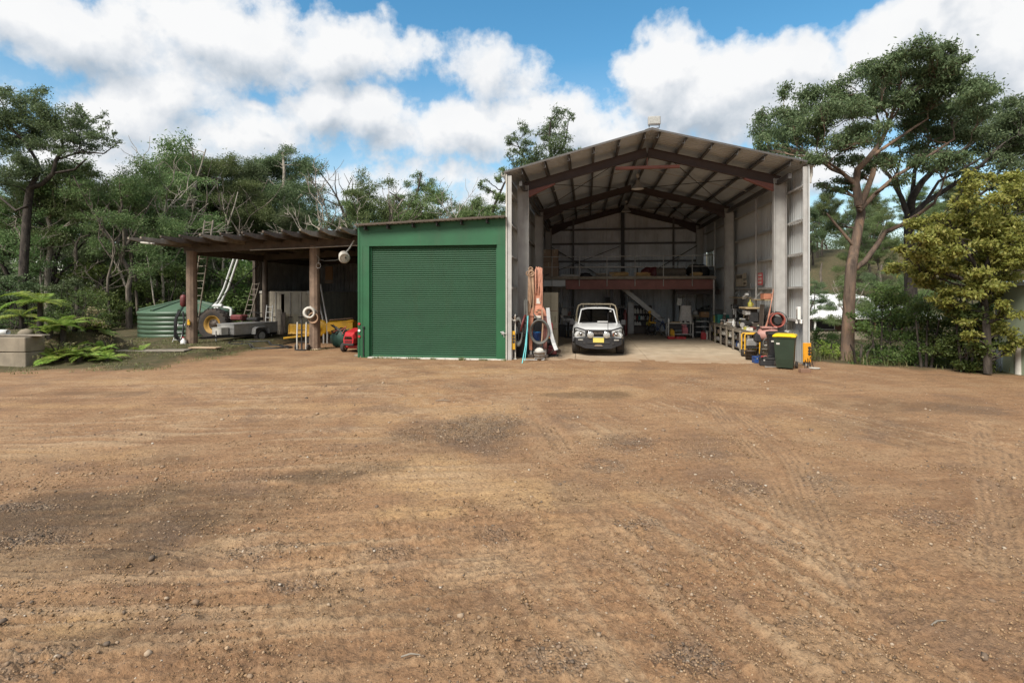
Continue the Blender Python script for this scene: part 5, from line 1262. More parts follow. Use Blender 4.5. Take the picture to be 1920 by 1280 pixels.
for px_ in (1560, 1665, 1720):
    p = P(px_, 600, Y=hy); w = MB().bx(p.x-1.3, p.x+1.3, hy+2.33, hy+2.399, hz+.1, hz+2.1).build('window', M['alu'], hs)
    MB().bx(p.x-1.2, p.x+1.2, hy+2.31, hy+2.329, hz+.2, hz+2.0).build('pane', M['black'], w)
# pale green building at the right edge
pg = thing('pale_green_building', 'plain pale green building half hidden by leaves at the right edge', 'building', (0,0,0))
gx0, gy1 = 12.0, 17.6; gy0 = gy1-7; ztop = P(1870, 536, Y=gy1).z
MB().bx(gx0, gx0+6, gy0, gy1, -.4, ztop).build('wall', M['pale_green'], pg)
MB().prism([(gx0-.15, ztop), (gx0+6.2, ztop), (gx0+6.2, ztop+.5), (gx0-.15, ztop+.10)], 'y', gy0-.2, gy1+.12).build('roof', M['roof_grey'], pg)
MB().bx(gx0-.02, gx0+.06, gy1+.004, gy1+.03, -.4, ztop).build('corner_trim', M['wall_grey'], pg)
fp = P(1872, 700, Z=-.05)
pn = thing('fence_panel', 'blue grey sheet metal fence panel beside the wooden tub', 'fence', (fp.x, fp.y+.1, -.05))
mb = MB(); corr(mb, .88, 6, .15, .02, lambda q_, l, h: (q_, -h, l)); mb.build('sheet', M['blue_grey'], pn)
MB().bar((0,-.005,.90), (.92,-.005,.90), .04, .05).build('rail', M['blue_grey'], pn)
pp = P(1914, 705, Z=-.05)
ps = thing('concrete_post', 'round pale grey post at the very right edge of the yard', 'post', (pp.x, pp.y, -.05))
MB().lathe([(.14,0),(.13,.05),(.12,.9),(.125,.92),(.125,.97),(0,1.0)], n=16).build('shaft', M['dirty_white'], ps)
tb = P(1865, 698, Z=-.05)
tub = thing('wooden_tub', 'weathered wooden slatted tub with brown soil by the bushes at the right', 'planter', (tb.x, tb.y+.25, -.05))
for i in range(9):
    MB().bx(-.38+i*.085, -.38+i*.085+.08, -.25, -.225, 0, .36+rnd.uniform(-.02,.03), .005).build('slat', M['timber_grey'], tub)
for sx_ in (-.39, .39): MB().bx(sx_-.012, sx_+.012, -.22, .25, 0, .37).build('end_board', M['timber_grey'], tub)
MB().bx(-.38, .38, .226, .25, 0, .37).build('end_board', M['timber_grey'], tub)
MB().box((0,0,.28), (.74,.42,.1), None, .03).build('soil', M['oil_brown'], tub)
for i, (dx, dz, m_) in enumerate(((-.08, .40, 'oil_brown'), (.24, .37, 'dirty_white'), (.02, .52, 'brick_brown'))):
    o = thing('timber_offcut', ['dark brown offcut lying across the wooden tub', 'short whitish offcut on the right of the wooden tub', 'rusty brown slab stacked on top of the wooden tub'][i], 'timber', (tub.location.x+dx, tub.location.y, -.05+dz+.02), .2*i)
    mb = MB(); mb.prism([(-.24,-.045),(.22,-.05),(.26,0),(.20,.05),(-.26,.045)] if i else [(-.34,-.045),(.34,-.04),(.33,.045),(-.3,.05)], 'y', -.18, .12); mb.build('slab', M[m_], o)
# concrete block retaining wall, left
rw = thing('retaining_wall', 'retaining wall of big stained concrete blocks at the left edge', 'wall', (0,0,0))
bpR = P(47, 688, Z=.02); by = bpR.y; bx1 = bpR.x
for r_ in range(2):
    for i in range(6):
        L = 1.15; xb = bx1-(.02 if r_ else 0)-i*L-(.18 if r_ and i else 0)*0
        xa = xb-L+.018
        mb = MB().box(((xa+xb)/2, by+.32, .22+r_*.475), (xb-xa, .62, .455), Matrix.Rotation(rnd.uniform(-.012,.012), 3, 'Y'), .018)
        mb.build('block', M['block'], rw)

for i, (dx, dz, L_2, w_, m_, lb) in enumerate(((-.62, .945, 1.9, .28, 'timber_grey', 'long grey plank lying on top of the concrete blocks'),)):
    o = thing('plank', lb, 'plank', (bx1+dx, by+.25, dz), .12); MB().box((0,0,.02), (L_2, w_, .04), None, .006).build('board', M[m_], o)
o = thing('pipe_offcut', 'short white pipe offcut lying on the retaining wall at the left edge', 'pipe', (bx1-1.2, by+.3, 1.05), .1)
mb = MB(); mb.lathe([(.07,-.2),(.085,-.2),(.085,.2),(.07,.2),(.07,-.2)], R=Matrix.Rotation(1.57, 3, 'Y')); mb.build('tube', M['pvc'], o)
o = thing('rock', 'pale round rock sitting on top of the retaining wall', 'rock', (bx1-1.05, by+.9, .86)); MB().sph((0,0,.1), (.26,.2,.16), 9).build('stone', M['block'], o)
# rusty tin crate
c = P(224, 658, Z=.05)
cr = thing('tin_crate', 'rusty white open-framed tin crate on the verge beside the ferns', 'crate', (c.x, c.y, c.z), .15)
for dx in (-.34, -.06, .22, .34):
    for dy in (-.2, .2): MB().bar((dx,dy,0), (dx,dy,.40), .025, .025).build('upright', M['primer_red'], cr)
for dy in (-.2, .2):
    for zz in (.02, .39): MB().bar((-.36,dy,zz), (.36,dy,zz), .025, .025).build('rail', M['primer_red'], cr)
MB().bx(-.35, .05, -.225, -.213, .03, .36).build('side_panel', M['dirty_white'], cr)
MB().bx(.08, .34, -.18, .18, .03, .30, .02).build('inner_tray', M['dirty_white'], cr)
# boards on the ground by the tank
for i, (px_, py_, L, w_, rz, m_, lb) in enumerate([(285, 661, 2.5, .55, .22, 'timber_grey', 'wide grey board lying on the ground in front of the water tank'), (385, 657, 1.1, .4, .05, 'concrete', 'pale flat slab at the foot of the left carport post')]):
    p = P(px_, py_, Z=.1); o = thing('board', lb, 'board', (p.x, p.y, Hz(p.x, p.y)+.02), rz); MB().box((0,0,.02), (L, w_, .045), None, .008).build('plank', M[m_], o)
# ------------------------------------------------------------------ water tank with its pipes
tY = 24.6; tc_ = P(352, 600, Y=tY); R_ = 77.5/FPX*tY/ray(352,600).y; zt_ = P(352, 586, Y=tY-R_).z
tk = thing('water_tank', 'round green corrugated water tank with conical roof behind the left carport post', 'water tank', (tc_.x, tY, 0))
prof = []; z0 = -.12; nb = 7
for i in range(nb):
    a_ = z0+(zt_-z0)*i/nb; h_ = (zt_-z0)/nb
    prof += [(R_-.035, a_+.01*h_), (R_-.035, a_+.10*h_), (R_, a_+.18*h_), (R_, a_+.92*h_)]
prof.append((R_-.03, zt_))
MB().lathe(prof, n=56).build('wall', M['tank_green'], tk)
mb = MB(); mb.lathe([(R_+.03, zt_-.07),(R_+.04, zt_),(R_*.98, zt_+.04),(.35, zt_+.52),(0, zt_+.54)], n=56)
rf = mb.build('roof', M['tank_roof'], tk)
for k in range(10):
    a_ = k*math.pi/5+.2; ca, sa = math.cos(a_), math.sin(a_)
    MB().tube([(ca*.36, sa*.36, zt_+.53), (ca*R_*.97, sa*R_*.97, zt_+.06)], [.05, .09], 5).build('roof_rib', M['tank_green'], rf)
MB().lathe([(.36,zt_+.52),(.36,zt_+.60),(0,zt_+.62)], n=20).build('hatch', M['tank_green'], rf)
Yp = 24.2
pts = [P(450,470,Y=Yp), P(446,486,Y=Yp), P(428,540,Y=Yp), P(417,562,Y=Yp), P(409,573,Y=Yp)]
pts2 = [P(443,470,Y=Yp+.1), P(438,486,Y=Yp+.1), P(420,540,Y=Yp+.1), P(408,565,Y=Yp+.1), P(400,574,Y=Yp+.1)]
dp = thing('tank_pipes', 'pair of white downpipes bending into the top of the green tank', 'pipe', (0,0,0))
MB().tube([tuple(v) for v in pts], .055, 10).build('downpipe', M['pvc'], dp)
MB().tube([tuple(v) for v in pts2], .05, 10).build('downpipe', M['pvc'], dp)
a_, b_ = P(399,573,Y=Yp-.06), P(417,573,Y=Yp-.06)
MB().cyl(tuple(a_), tuple(b_), .085, n=12).build('tee', M['pvc'], dp)
MB().cyl((a_.x+.1, Yp-.06, a_.z-.14), (a_.x+.32, Yp-.06, a_.z-.14), .075, n=12).build('tee', M['pvc'], dp)
MB().tube([tuple(P(417,576,Y=Yp)), tuple(P(428,577,Y=Yp)), tuple(P(433,579,Y=Yp)), tuple(P(433,598,Y=Yp))], .06, 10).build('overflow', M['pvc'], dp)
# ------------------------------------------------------------------ ladders
def ladder(label, p0, p1, w, n, mat, tip=None, side=(1,0,0), taper=1.0, rail=(.03,.07)):
    p0, p1 = Vector(p0), Vector(p1); rt = thing('ladder', label, 'ladder', p0); d = p1-p0; s_ = Vector(side)*w/2
    up = d.cross(s_).normalized()
    for k in (-1, 1):
        MB().bar(s_*k, d+s_*k*taper, rail[0], rail[1], up, b=.005).build('rail', M[mat], rt)
    for i in range(n):
        t_ = (i+.7)/n; c = d*t_; q_ = 1+(taper-1)*t_
        MB().cyl(tuple(c-s_*q_), tuple(c+s_*q_), .016, n=7).build('rung', M[mat], rt)
    return rt
lp0, lp1 = P(366, 555, Y=20.9), P(392, 413, Y=21.3)
lp0.z = max(lp0.z, 0)
g0 = P(352, 646, Y=20.8); g0.z = 0
ladder('long pale timber ladder poking up through the left end of the carport roof', (P(357,600,Y=20.9).x, 20.9, 0.0), tuple(P(392,413,Y=19.4+2)), .40, 17, 'timber_grey')
ladder('second ladder leaning against the dark carport side wall left of the container', tuple(P(456, 618, Y=24.3)), tuple(P(481, 530, Y=24.7)), .34, 9, 'timber_grey')
ladder('small white ladder standing against the container door', tuple(P(502, 634, Y=24.0)), tuple(P(506, 572, Y=24.6)), .36, 6, 'white_paint', taper=.85)
for i, (pa, pb, lb) in enumerate([((327,650),(335,592), 'white'), ((345,630),(349,608), 'short')]):
    pass
o = ladder('slim trestle leg leaning in front of the green tank beside the post', (P(329,650,Y=20.9).x, 20.9, 0.02), tuple(P(341,606,Y=21.4)), .34, 3, 'alu', rail=(.02,.035))
# ------------------------------------------------------------------ on and around the left post
x_, y_ = PX[1]
hs_ = thing('black_hose', 'black hose hanging in loops on the left side of the left carport post', 'hose', (0,0,0))
for k in range(4):
    a_ = P(339-k*1.5, 583, Y=19.85); b_ = P(330-k*1.0, 625+k*2, Y=19.8-.02*k); c_ = P(341, 640+k*2, Y=19.83)
    d_ = P(345, 600, Y=19.8)
    MB().tube([tuple(a_), tuple(a_.lerp(b_,.4)+Vector((-.10,0,.05))), tuple(b_), tuple(c_), tuple(d_), tuple(P(343,584,Y=19.85))], .032, 7).build('loop', M['black'], hs_)
o = thing('orange_clamp', 'orange plastic clamp fixed to the front of the left carport post', 'clamp', tuple(P(354, 606, Y=y_-.24)))
MB().box((0,0,0), (.12,.07,.16), None, .02).box((0,-.02,.11), (.07,.05,.1), None, .015).build('body', M['yellow'], o); MB().torus((0,-.02,-.12), .05, .014, 'y', 14, 6).build('ring', M['black'], o)
o = thing('white_bottle', 'white plastic bottle at the foot of the left carport post', 'bottle', tuple(P(344, 650, Y=19.75)))
MB().lathe([(.10,0),(.11,.03),(.11,.24),(.05,.31),(.04,.36)], n=14).build('body', M['white_paint'], o); MB().cyl((0,0,.36),(0,0,.40),.045,n=10).build('cap', M['red'], o)
p = P(344, 562, Y=20.6)
o = thing('small_drum', 'dark red fuel drum top hung behind the left carport post', 'drum', (p.x, 20.6, p.z-.3)); MB().lathe([(.06,0),(.13,.08),(.13,.40),(.10,.48),(.04,.52)], n=16).build('body', M['red_dark'], o); MB().torus((0,0,.56), .05, .015, 'y', 14, 6).build('handle', M['black'], o)
for i, (pa, pb, lb) in enumerate([((357,655),(372,630), 'dark steel rod leaning on the right of the left post'), ((331,648),(332,625), 'short steel stake left of the left post')]):
    pass
# ------------------------------------------------------------------ tractor wheels behind the trailer
wy = 23.2; pw = P(402, 618, Y=wy); R1 = .78; w = .42
ag = thing('tractor', 'old tractor with big yellow rimmed tyre parked behind the box trailer', 'tractor', (pw.x+.95, wy+.55, 0))
WO = Vector((-.95, -.55, R1)); RX = Matrix.Rotation(math.pi/2, 3, 'X')
wl = MB().lathe([(R1*.56, -w*.42),(R1*.70, -w*.5),(R1*.90, -w*.5),(R1*.97, -w*.38),(R1*.97, w*.38),(R1*.90, w*.5),(R1*.70, w*.5),(R1*.56, w*.42)], WO, 40, RX).build('wheel', M['rubber'], ag)
for k in range(22):
    for sg in (-1, 1):
        a_ = 2*math.pi*(k+.25*sg)/22; a2_ = a_+.16
        p0 = WO+Vector((math.cos(a_)*R1*.97, sg*.01, math.sin(a_)*R1*.97)); p1 = WO+Vector((math.cos(a2_)*R1*.93, sg*w*.5, math.sin(a2_)*R1*.93))
        MB().bar(p0, p1, .05, .07, (math.cos(a_),0,math.sin(a_))).build('lug', M['rubber'], wl)
MB().lathe([(R1*.57, w*.40),(R1*.50, w*.41),(R1*.46, w*.16),(R1*.33, w*.12)], WO, 32, RX, cap=False).build('rim', M['yellow_dull'], wl)
MB().lathe([(R1*.34, w*.10),(R1*.20, w*.10),(R1*.17, w*.24),(0, w*.24)], WO, 24, RX, cap=False).build('hub', M['oil_brown'], wl)
for k in range(8):
    a_ = k*math.pi/4; c = WO+Vector((math.cos(a_)*R1*.27, 0, math.sin(a_)*R1*.27)); MB().cyl(c+Vector((0,-w*.10,0)), c+Vector((0,-w*.18,0)), .022, n=6).build('wheel_nut', M['dark_metal'], wl)
MB().box((0,.1,.62), (.55,1.6,.35), None, .05).build('chassis', M['dark_metal'], ag)
MB().box((.12,-.25,1.10), (.62,.55,.26), None, .06).build('bonnet', M['red_dark'], ag)
MB().box((.78,0,1.02), (.60,.55,.16), None, .05).build('engine_cover', M['dark_metal'], ag)
MB().tube([(.5,-.2,1.22),(.75,-.15,1.36),(1.2,-.1,1.30)], .02, 6).build('exhaust', M['dark_metal'], ag)
MB().box((-.1,.7,.95), (.45,.45,.08), None, .03).build('seat', M['black'], ag)
RR = Matrix.Rotation(math.pi/2, 3, 'Y')
for dx in (-.5, .9):
    MB().lathe([(.2,-.12),(.38,-.14),(.42,-.08),(.42,.08),(.38,.14),(.2,.12)], (dx,.75,.42), 24, RR).build('wheel', M['rubber'], ag)
# ------------------------------------------------------------------ box trailer
tr0 = P(408, 640, Z=0.0)
ty0 = 22.0; xl = P(407, 640, Y=ty0).x; xr = P(452, 640, Y=ty0).x
tr = thing('box_trailer', 'grey galvanised box trailer with drawbar toolbox parked under the carport', 'trailer', (xl, ty0, 0), -.30)
Wt, Lt = 1.12, 2.35
for nm, (a, b_, c, d) in {'front_panel': (0, Wt, 0, .03), 'rear_panel': (0, Wt, Lt-.03, Lt), 'side_panel': (0, .03, .031, Lt-.031), 'side_panel.001': (Wt-.03, Wt, .031, Lt-.031)}.items():
    MB().bx(a, b_, c, d, .43, .86, .004).build(nm.split('.')[0], M['galv'], tr)
for zz in (.55, .70):
    MB().bx(-.012, Wt+.012, -.014, -.001, zz-.02, zz+.02, .006).build('rib', M['galv'], tr); MB().bx(Wt+.001, Wt+.014, .05, Lt-.05, zz-.02, zz+.02, .006).build('rib', M['galv'], tr)
MB().bx(-.02, Wt+.02, -.02, Lt+.02, .862, .892, .008).build('top_rail', M['galv'], tr)
MB().bx(.03, Wt-.03, .03, Lt-.03, .40, .43).build('tray_floor', M['galv'], tr)
MB().bx(.05, .13, -.0, Lt, .30, .399).bx(Wt-.13, Wt-.05, 0, Lt, .30, .399).build('chassis', M['dark_metal'], tr)
MB().bar((.12,0,.34), (Wt/2-.04,-1.1,.34), .06, .08).bar((Wt-.12,0,.34), (Wt/2+.04,-1.1,.34), .06, .08).build('drawbar', M['dark_metal'], tr)
tbx = MB().box((Wt*.46,-.22,.57), (.62,.36,.30), None, .015).build('toolbox', M['dirty_white'], tr); MB().box((Wt*.46,-.22,.735), (.66,.40,.025), None, .008).build('lid', M['dirty_white'], tbx)
MB().cyl((Wt*.62,-.55,.10),(Wt*.62,-.55,.62),.03,n=8).build('jockey_stand', M['galv'], tr)
MB().box((Wt/2,-1.15,.36), (.09,.22,.08), None, .03).build('coupling', M['dark_metal'], tr)
for dx in (-.20, Wt+.20):
    w_ = MB().lathe([(.17,-.09),(.29,-.10),(.31,-.06),(.31,.06),(.29,.10),(.17,.09)], (dx,Lt*.52,.31), 26, RR).build('wheel', M['rubber'], tr)
    MB().lathe([(.18,.085),(.15,.05),(.06,.06),(.05,.09),(0,.09)], (dx,Lt*.52,.31), 20, RR if dx > 0 else Matrix.Rotation(-math.pi/2, 3, 'Y')).build('rim', M['galv'], w_)
    xa, xb = (dx-.13, dx+.13)
    MB().prism([(Lt*.52-.40,.40),(Lt*.52-.36,.66),(Lt*.52-.22,.72),(Lt*.52+.22,.72),(Lt*.52+.36,.66),(Lt*.52+.40,.40),(Lt*.52+.38,.40),(Lt*.52+.34,.645),(Lt*.52+.21,.70),(Lt*.52-.21,.70),(Lt*.52-.34,.645),(Lt*.52-.38,.40)], 'x', xa, xb).build('mudguard', M['galv'], tr)
o = thing('oil_container', 'small white bottle lying on the ground in front of the trailer wheel', 'bottle', tuple(P(478, 640, Z=.0)), .5)
MB().lathe([(.07,0),(.08,.02),(.08,.2),(.03,.26)], (0,0,.08), 12, RR).build('body', M['dirty_white'], o); MB().cyl((.26,0,.08),(.30,0,.08),.03,n=8).build('cap', M['black'], o)
# hose on the dirt
hp_ = []
for k in range(120):
    t_ = k/119; a_ = t_*4.2*math.pi
    px_ = 478+62*math.cos(a_)*(1-.35*t_)+30*t_; py_ = 650+3.2*math.sin(a_)+1.5*t_
    v = P(px_, py_, Z=0); hp_.append((v.x, v.y, Hz(v.x, v.y)+.02))
for (px_, py_) in ((520,648),(545,643),(556,640)):
    v = P(px_, py_, Z=0); hp_.append((v.x, v.y, .02))
o = MB().tube(hp_, .022, 6).build('ground_hose', M['black']); tag(o, 'black hose lying in loops on the dirt in front of the trailer', 'hose')
# ------------------------------------------------------------------ shipping container in the carport
cy = 25.3; cx0, cx1 = P(487.5, 600, Y=cy).x, P(581, 600, Y=cy).x; ch = P(530, 546, Y=cy).z
ct = thing('shipping_container', 'stained cream shipping container with one door ajar inside the carport', 'container', (0,0,0))
for (a, b_, c, d) in ((cx0, cx0+.12, .03, ch), (cx1-.12, cx1, .03, ch)): MB().bx(a, b_, cy-.02, cy+.12, c, d, .01).build('corner_post', M['container'], ct)
MB().bx(cx0+.121, cx1-.121, cy-.02, cy+.12, ch-.14, ch, .01).build('header', M['container'], ct); MB().bx(cx0+.121, cx1-.121, cy-.02, cy+.12, .02, .14, .01).build('sill', M['container'], ct)
mb = MB(); mb.bx(cx0+.01, cx0+.06, cy+.12, 31, .05, ch-.02).bx(cx1-.06, cx1-.01, cy+.12, 31, .05, ch-.02).bx(cx0+.02, cx1-.02, cy+.12, 31, ch-.05, ch-.02).bx(cx0+.02, cx1-.02, cy+.12, 31, .05, .10); mb.build('shell', M['container'], ct)
for cx_ in (cx0+.06, cx1-.06): MB().box((cx_, cy-.03, ch-.05), (.17,.05,.13), None, .015).build('corner_casting', M['dirty_white'], ct)
xm1 = P(527, 600, Y=cy).x; xm2 = P(533, 600, Y=cy).x
for (a, b_, rz, nm) in ((cx0+.13, xm1, 0, 'left'), (xm2, cx1-.13, 0, 'right')):
    dr = MB().bx(a, b_, cy-.005, cy+.05, .15, ch-.15, .008).build('door', M['container'], ct)
    w_ = b_-a
    for k in range(3):
        for j in range(2):
            MB().bx(a+.06+k*(w_-.1)/3, a+.06+(k+1)*(w_-.1)/3-.03, cy-.018, cy-.0051, .25+j*1.05, .25+j*1.05+.95, .006).build('door_panel', M['container'] if (nm == 'left' or j) else M['cabinet_beige'], dr)
    for f_ in (.28, .74):
        MB().cyl((a+w_*f_, cy-.05, .08), (a+w_*f_, cy-.05, ch-.05), .017, n=8).build('locking_bar', M['galv'], dr)
        MB().box((a+w_*f_, cy-.06, 1.05), (.26,.03,.04), None, .006).build('bar_handle', M['primer_red'], dr)
# sheets leaning by the container, boxes
for i, (px_, w_, h_, m_, lb) in enumerate([(519, .30, 1.45, 'timber_grey', 'grey board leaning on the container beside the small white ladder'), (528, .22, 1.30, 'timber_dark', 'dark narrow board leaning on the container door'), (512, .26, .75, 'timber_dark', 'short dark board behind the small white ladder')]):
    p = P(px_, 633, Y=24.75); o = thing('board', lb, 'board', (p.x, 24.75, 0)); MB().box((0,.12,h_/2), (w_, .03, h_), Matrix.Rotation(-.12, 3, 'X'), .005).build('plank', M[m_], o)
# ------------------------------------------------------------------ things beside the middle post
x_, y_ = PX[0]
tro = thing('hand_truck', 'hand truck with two pale upright tubes standing against the middle carport post', 'hand truck', (x_-.28, y_-.42, 0))
for dx in (-.24, .14): MB().tube([(dx,0,.05),(dx,-.01,.55),(dx,.02,1.12)], .028, 8).build('upright', M['dirty_white'], tro)
MB().box((-.05,.01,.62), (.05,.06,1.2), None, .008).build('centre_post', M['dark_metal'], tro)
for zz in (.35, .8): MB().bar((-.24,0,zz), (.14,0,zz), .02, .03).build('crossbar', M['dark_metal'], tro)
MB().bx(-.27, .17, -.16, .02, .02, .05, .004).build('toe_plate', M['dark_metal'], tro)
for dx in (-.30, .20): MB().lathe([(.04,-.03),(.11,-.035),(.12,0),(.11,.035),(.04,.03)], (dx,.06,.12), 16, RR).build('wheel', M['rubber'], tro)
p = P(582, 586, Y=y_-.30)
rl = thing('duct_reel', 'pale hollow hose reel hung on the middle carport post', 'reel', (p.x, y_-.30, p.z), .25)
RY = Matrix.Rotation(math.pi/2, 3, 'X')
MB().lathe([(.15,-.18),(.24,-.20),(.26,-.19),(.26,-.14),(.20,-.10),(.20,.16),(.25,.19),(.15,.20),(.15,-.18)], n=26, R=RY.inverted() if False else RY).build('drum', M['dirty_white'], rl)
o = thing('orange_rope', 'orange brown rope coil hanging under the pale reel on the middle post', 'rope', (p.x+.14, y_-.34, p.z-.18))
mb = MB()
for k in range(4): mb.torus((.01*k,-.02*k,-.01*k), .19+.012*(k % 2), .02, 'y', 24, 6)
mb.build('coil', M['rope_tan'], o)
o = thing('wire_loop', 'thin wire loop hanging high on the middle carport post', 'wire', tuple(P(597, 498, Y=y_-.22))); MB().torus((0,0,0), .10, .008, 'y', 16, 5).tube([(0,0,.1),(.02,.02,.3),(-.1,.02,.42)], .006, 5).build('loop', M['galv'], o)
# lamp on the corner of the green shed
p = P(645, 481, Y=19.2)
sl = thing('yard_lamp', 'round white outdoor lamp on an arm at the carport end of the green shed', 'lamp', (p.x, 19.2, p.z))
dv = Vector((.45,-.75,-.35)).normalized(); RL = dv.to_track_quat('Z','Y').to_matrix()
hd = MB().lathe([(0,-.24),(.13,-.22),(.19,-.12),(.20,.14),(.21,.19),(.17,.20)], n=22, R=RL, cap=False).build('shade', M['dirty_white'], sl)
MB().lathe([(.17,.185),(.0,.19)], n=18, R=RL).build('lamp_glass', M['lens'], hd); MB().cyl(tuple(dv*.19+Vector((0.05,0,0.02))), tuple(dv*.21+Vector((.05,0,.02))), .03, n=10).build('sensor', M['dark_metal'], hd)
MB().tube([(0,.1,.12),(.18,.12,.34),(.36,.1,.62)], .035, 8).build('arm', M['galv'], sl)
cbl = MB().tube([tuple(P(597,486,Y=20.0)), tuple(P(610,489,Y=19.9)), tuple(P(630,488,Y=19.5)), tuple(P(640,484,Y=19.25))], .012, 5).build('lamp_cable', M['hose_grey']); tag(cbl, 'sagging grey cable from the middle post to the round lamp', 'cable')
# steel tubes leaning, panels at the back
for i, (a_, b_) in enumerate([((607,603),(597,558)),((614,603),(601,533))]):
    o = thing('steel_tube', ['shorter striped steel tube leaning right of the middle post', 'longer striped steel tube leaning right of the middle post'][i], 'tube', (0,0,0)); MB().cyl((P(*a_,Y=22.6).x, 22.6, .9), tuple(P(*b_,Y=23.2)), .045, n=8).build('shaft', M['galv'], o)
    MB().cyl((P(*a_,Y=22.6).x, 22.6, .0), (P(*a_,Y=22.6).x, 22.6, .9), .045, n=8).build('shaft', M['galv'], o)
p = P(617, 515, Y=29.0)
o = thing('painted_board', 'brown painted panel hung high in the dark back of the carport', 'panel', (p.x, 29.0, p.z)); MB().box((0,0,0), (.46,.05,.95), None, .02).build('board', M['cardboard_dk'], o); MB().box((.0,-.04,-.40), (.52,.03,.22), None, .01).build('tray', M['cardboard'], o)
# yellow grader blade
by_ = 22.6; bx_a, bx_b = P(540, 640, Y=by_).x, P(662, 640, Y=by_).x
bl = thing('grader_blade', 'yellow grader blade attachment with hub lying behind the middle post', 'grader blade', ((bx_a+bx_b)/2, by_, 0))
wL = (bx_b-bx_a)
MB().prism([(0,.42),(.10,.36),(.16,.42),(.18,.78),(.10,.86),(.06,.78),(.04,.5)], 'x', -wL/2, -.05).build('mouldboard', M['yellow'], bl)
for dx in (-wL/2+.02, -wL/2+.35, -.10): MB().prism([(0,.40),(.20,.36),(.22,.80),(.05,.84)], 'x', dx-.02, dx+.02).build('rib', M['yellow'], bl)
MB().bar((-wL/2-.06,-.25,.24), (-.2,.1,.40), .16, .09, b=.02).build('lower_arm', M['yellow'], bl)
RY2 = Matrix.Rotation(math.pi/2, 3, 'X')
MB().lathe([(0,.12),(.10,.12),(.11,.02),(.30,.02),(.38,-.06),(.38,-.14),(0,-.14)], (-.02,-.05,.70), 28, RY2).build('hub', M['yellow'], bl)
MB().prism([(-.05,.55),(.1,.42),(.55,.36),(.65,.95),(.30,1.02),(-.05,.95)], 'x', .35, wL/2).build('bucket', M['yellow'], bl)
MB().bar((.1,.0,.82), (wL/2,.1,1.04), .12, .10, b=.02).build('upper_arm', M['yellow'], bl)
MB().bar((.1,.2,1.03), (wL/2-.2,.5,1.12), .3, .05, b=.02).build('top_plate', M['rope_tan'], bl)
for dx in (-.6, .6): MB().box((dx,.2,.2), (.3,.4,.4), None, .03).build('chock', M['dark_metal'], bl)
# green tarp heap
p = P(627, 652, Z=0)
th = thing('tarp_heap', 'green tarp bundle heaped with junk left of the red mower', 'tarp', (p.x+.1, p.y+.4, 0))
g_ = np.random.default_rng(5); mb = MB(); mb.sph((0,0,.36), (.42,.40,.44), 14); mb.v = [(x+g_.normal()*.035, y+g_.normal()*.035, max(0, z+g_.normal()*.04)) for x, y, z in mb.v]; mb.build('cover', M['tarp_green'], th)
for i in range(9): MB().tube([(g_.uniform(-.3,.3), g_.uniform(-.35,-.1), g_.uniform(.5,.8)), (g_.uniform(-.4,.4), g_.uniform(-.42,-.2), g_.uniform(.55,.95)), (g_.uniform(-.4,.4), g_.uniform(-.3,.1), g_.uniform(.5,.8))], .025, 6).build('tangled_pipe', M[('hose_grey','black','hose_red')[i % 3]], th)
# ------------------------------------------------------------------ red ride-on mower
p = P(650, 662, Z=0)
mw = thing('ride_on_mower', 'red ride-on mower facing out beside the green shed corner', 'mower', (p.x+.02, p.y+.1, 0), -.12)
hood = MB().loft([[(-.20,.0,.36),(.20,.0,.36),(.22,.0,.52),(.17,.0,.66),(-.17,.0,.66),(-.22,.0,.52)], [(-.24,.12,.34),(.24,.12,.34),(.26,.12,.56),(.20,.12,.78),(-.20,.12,.78),(-.26,.12,.56)], [(-.26,.75,.34),(.26,.75,.34),(.28,.75,.62),(.22,.75,.90),(-.22,.75,.90),(-.28,.75,.62)]], True, False).build('hood', M['red'], mw)
MB().prism([(-.17,.52),(.17,.52),(.13,.62),(-.13,.62)], 'y', -.012, .03).build('headlight_bar', M['glass_dark'], hood)
for k in range(3): MB().bx(-.16, .16, -.014, .01, .385+k*.038, .40+k*.038).build('grille_slot', M['black'], hood)
MB().box((0,.04,.31), (.44,.12,.08), None, .02).build('bumper', M['dark_metal'], mw)
MB().box((0,.9,.36), (.62,1.1,.14), None, .03).build('chassis', M['dark_metal'], mw)
MB().box((0,.62,.22), (1.0,.7,.16), None, .05).build('mower_deck', M['red'], mw)
MB().cyl((0,.78,.85),(0,.95,1.03),.025,n=8).torus((0,.98,1.05), .17, .02, 'z', 22, 7).build('steering_wheel', M['black'], mw)
MB().box((0,1.45,.72), (.44,.42,.10), None, .04).box((0,1.66,.95), (.42,.09,.42), Matrix.Rotation(-.15,3,'X'), .04).build('seat', M['black'], mw)
MB().box((0,1.5,.55), (.86,.6,.2), None, .06).build('fender', M['red'], mw)
for dx, dy, r_, w_ in ((-.36,.28,.18,.14),(.36,.28,.18,.14),(-.42,1.5,.26,.24),(.42,1.5,.26,.24)):
    w = MB().lathe([(r_*.5,-w_/2),(r_*.9,-w_/2),(r_,-w_*.3),(r_,w_*.3),(r_*.9,w_/2),(r_*.5,w_/2)], (dx,dy,r_), 22, RR).build('wheel', M['rubber'], mw)
    MB().cyl((dx-w_*.42,dy,r_),(dx+w_*.42,dy,r_), r_*.5, n=16).build('rim', M['dirty_white'], w)
for i in range(2):
    p = P(671+i*9, 668+i*1.5, Z=0); o = thing('stone', ['small pale stone at the left foot of the green shed','second pale stone just right along the green shed foot'][i], 'stone', (p.x, p.y-.05, 0)); MB().sph((0,0,.03), (.13,.08,.06), 7).build('rock', M['block'], o)
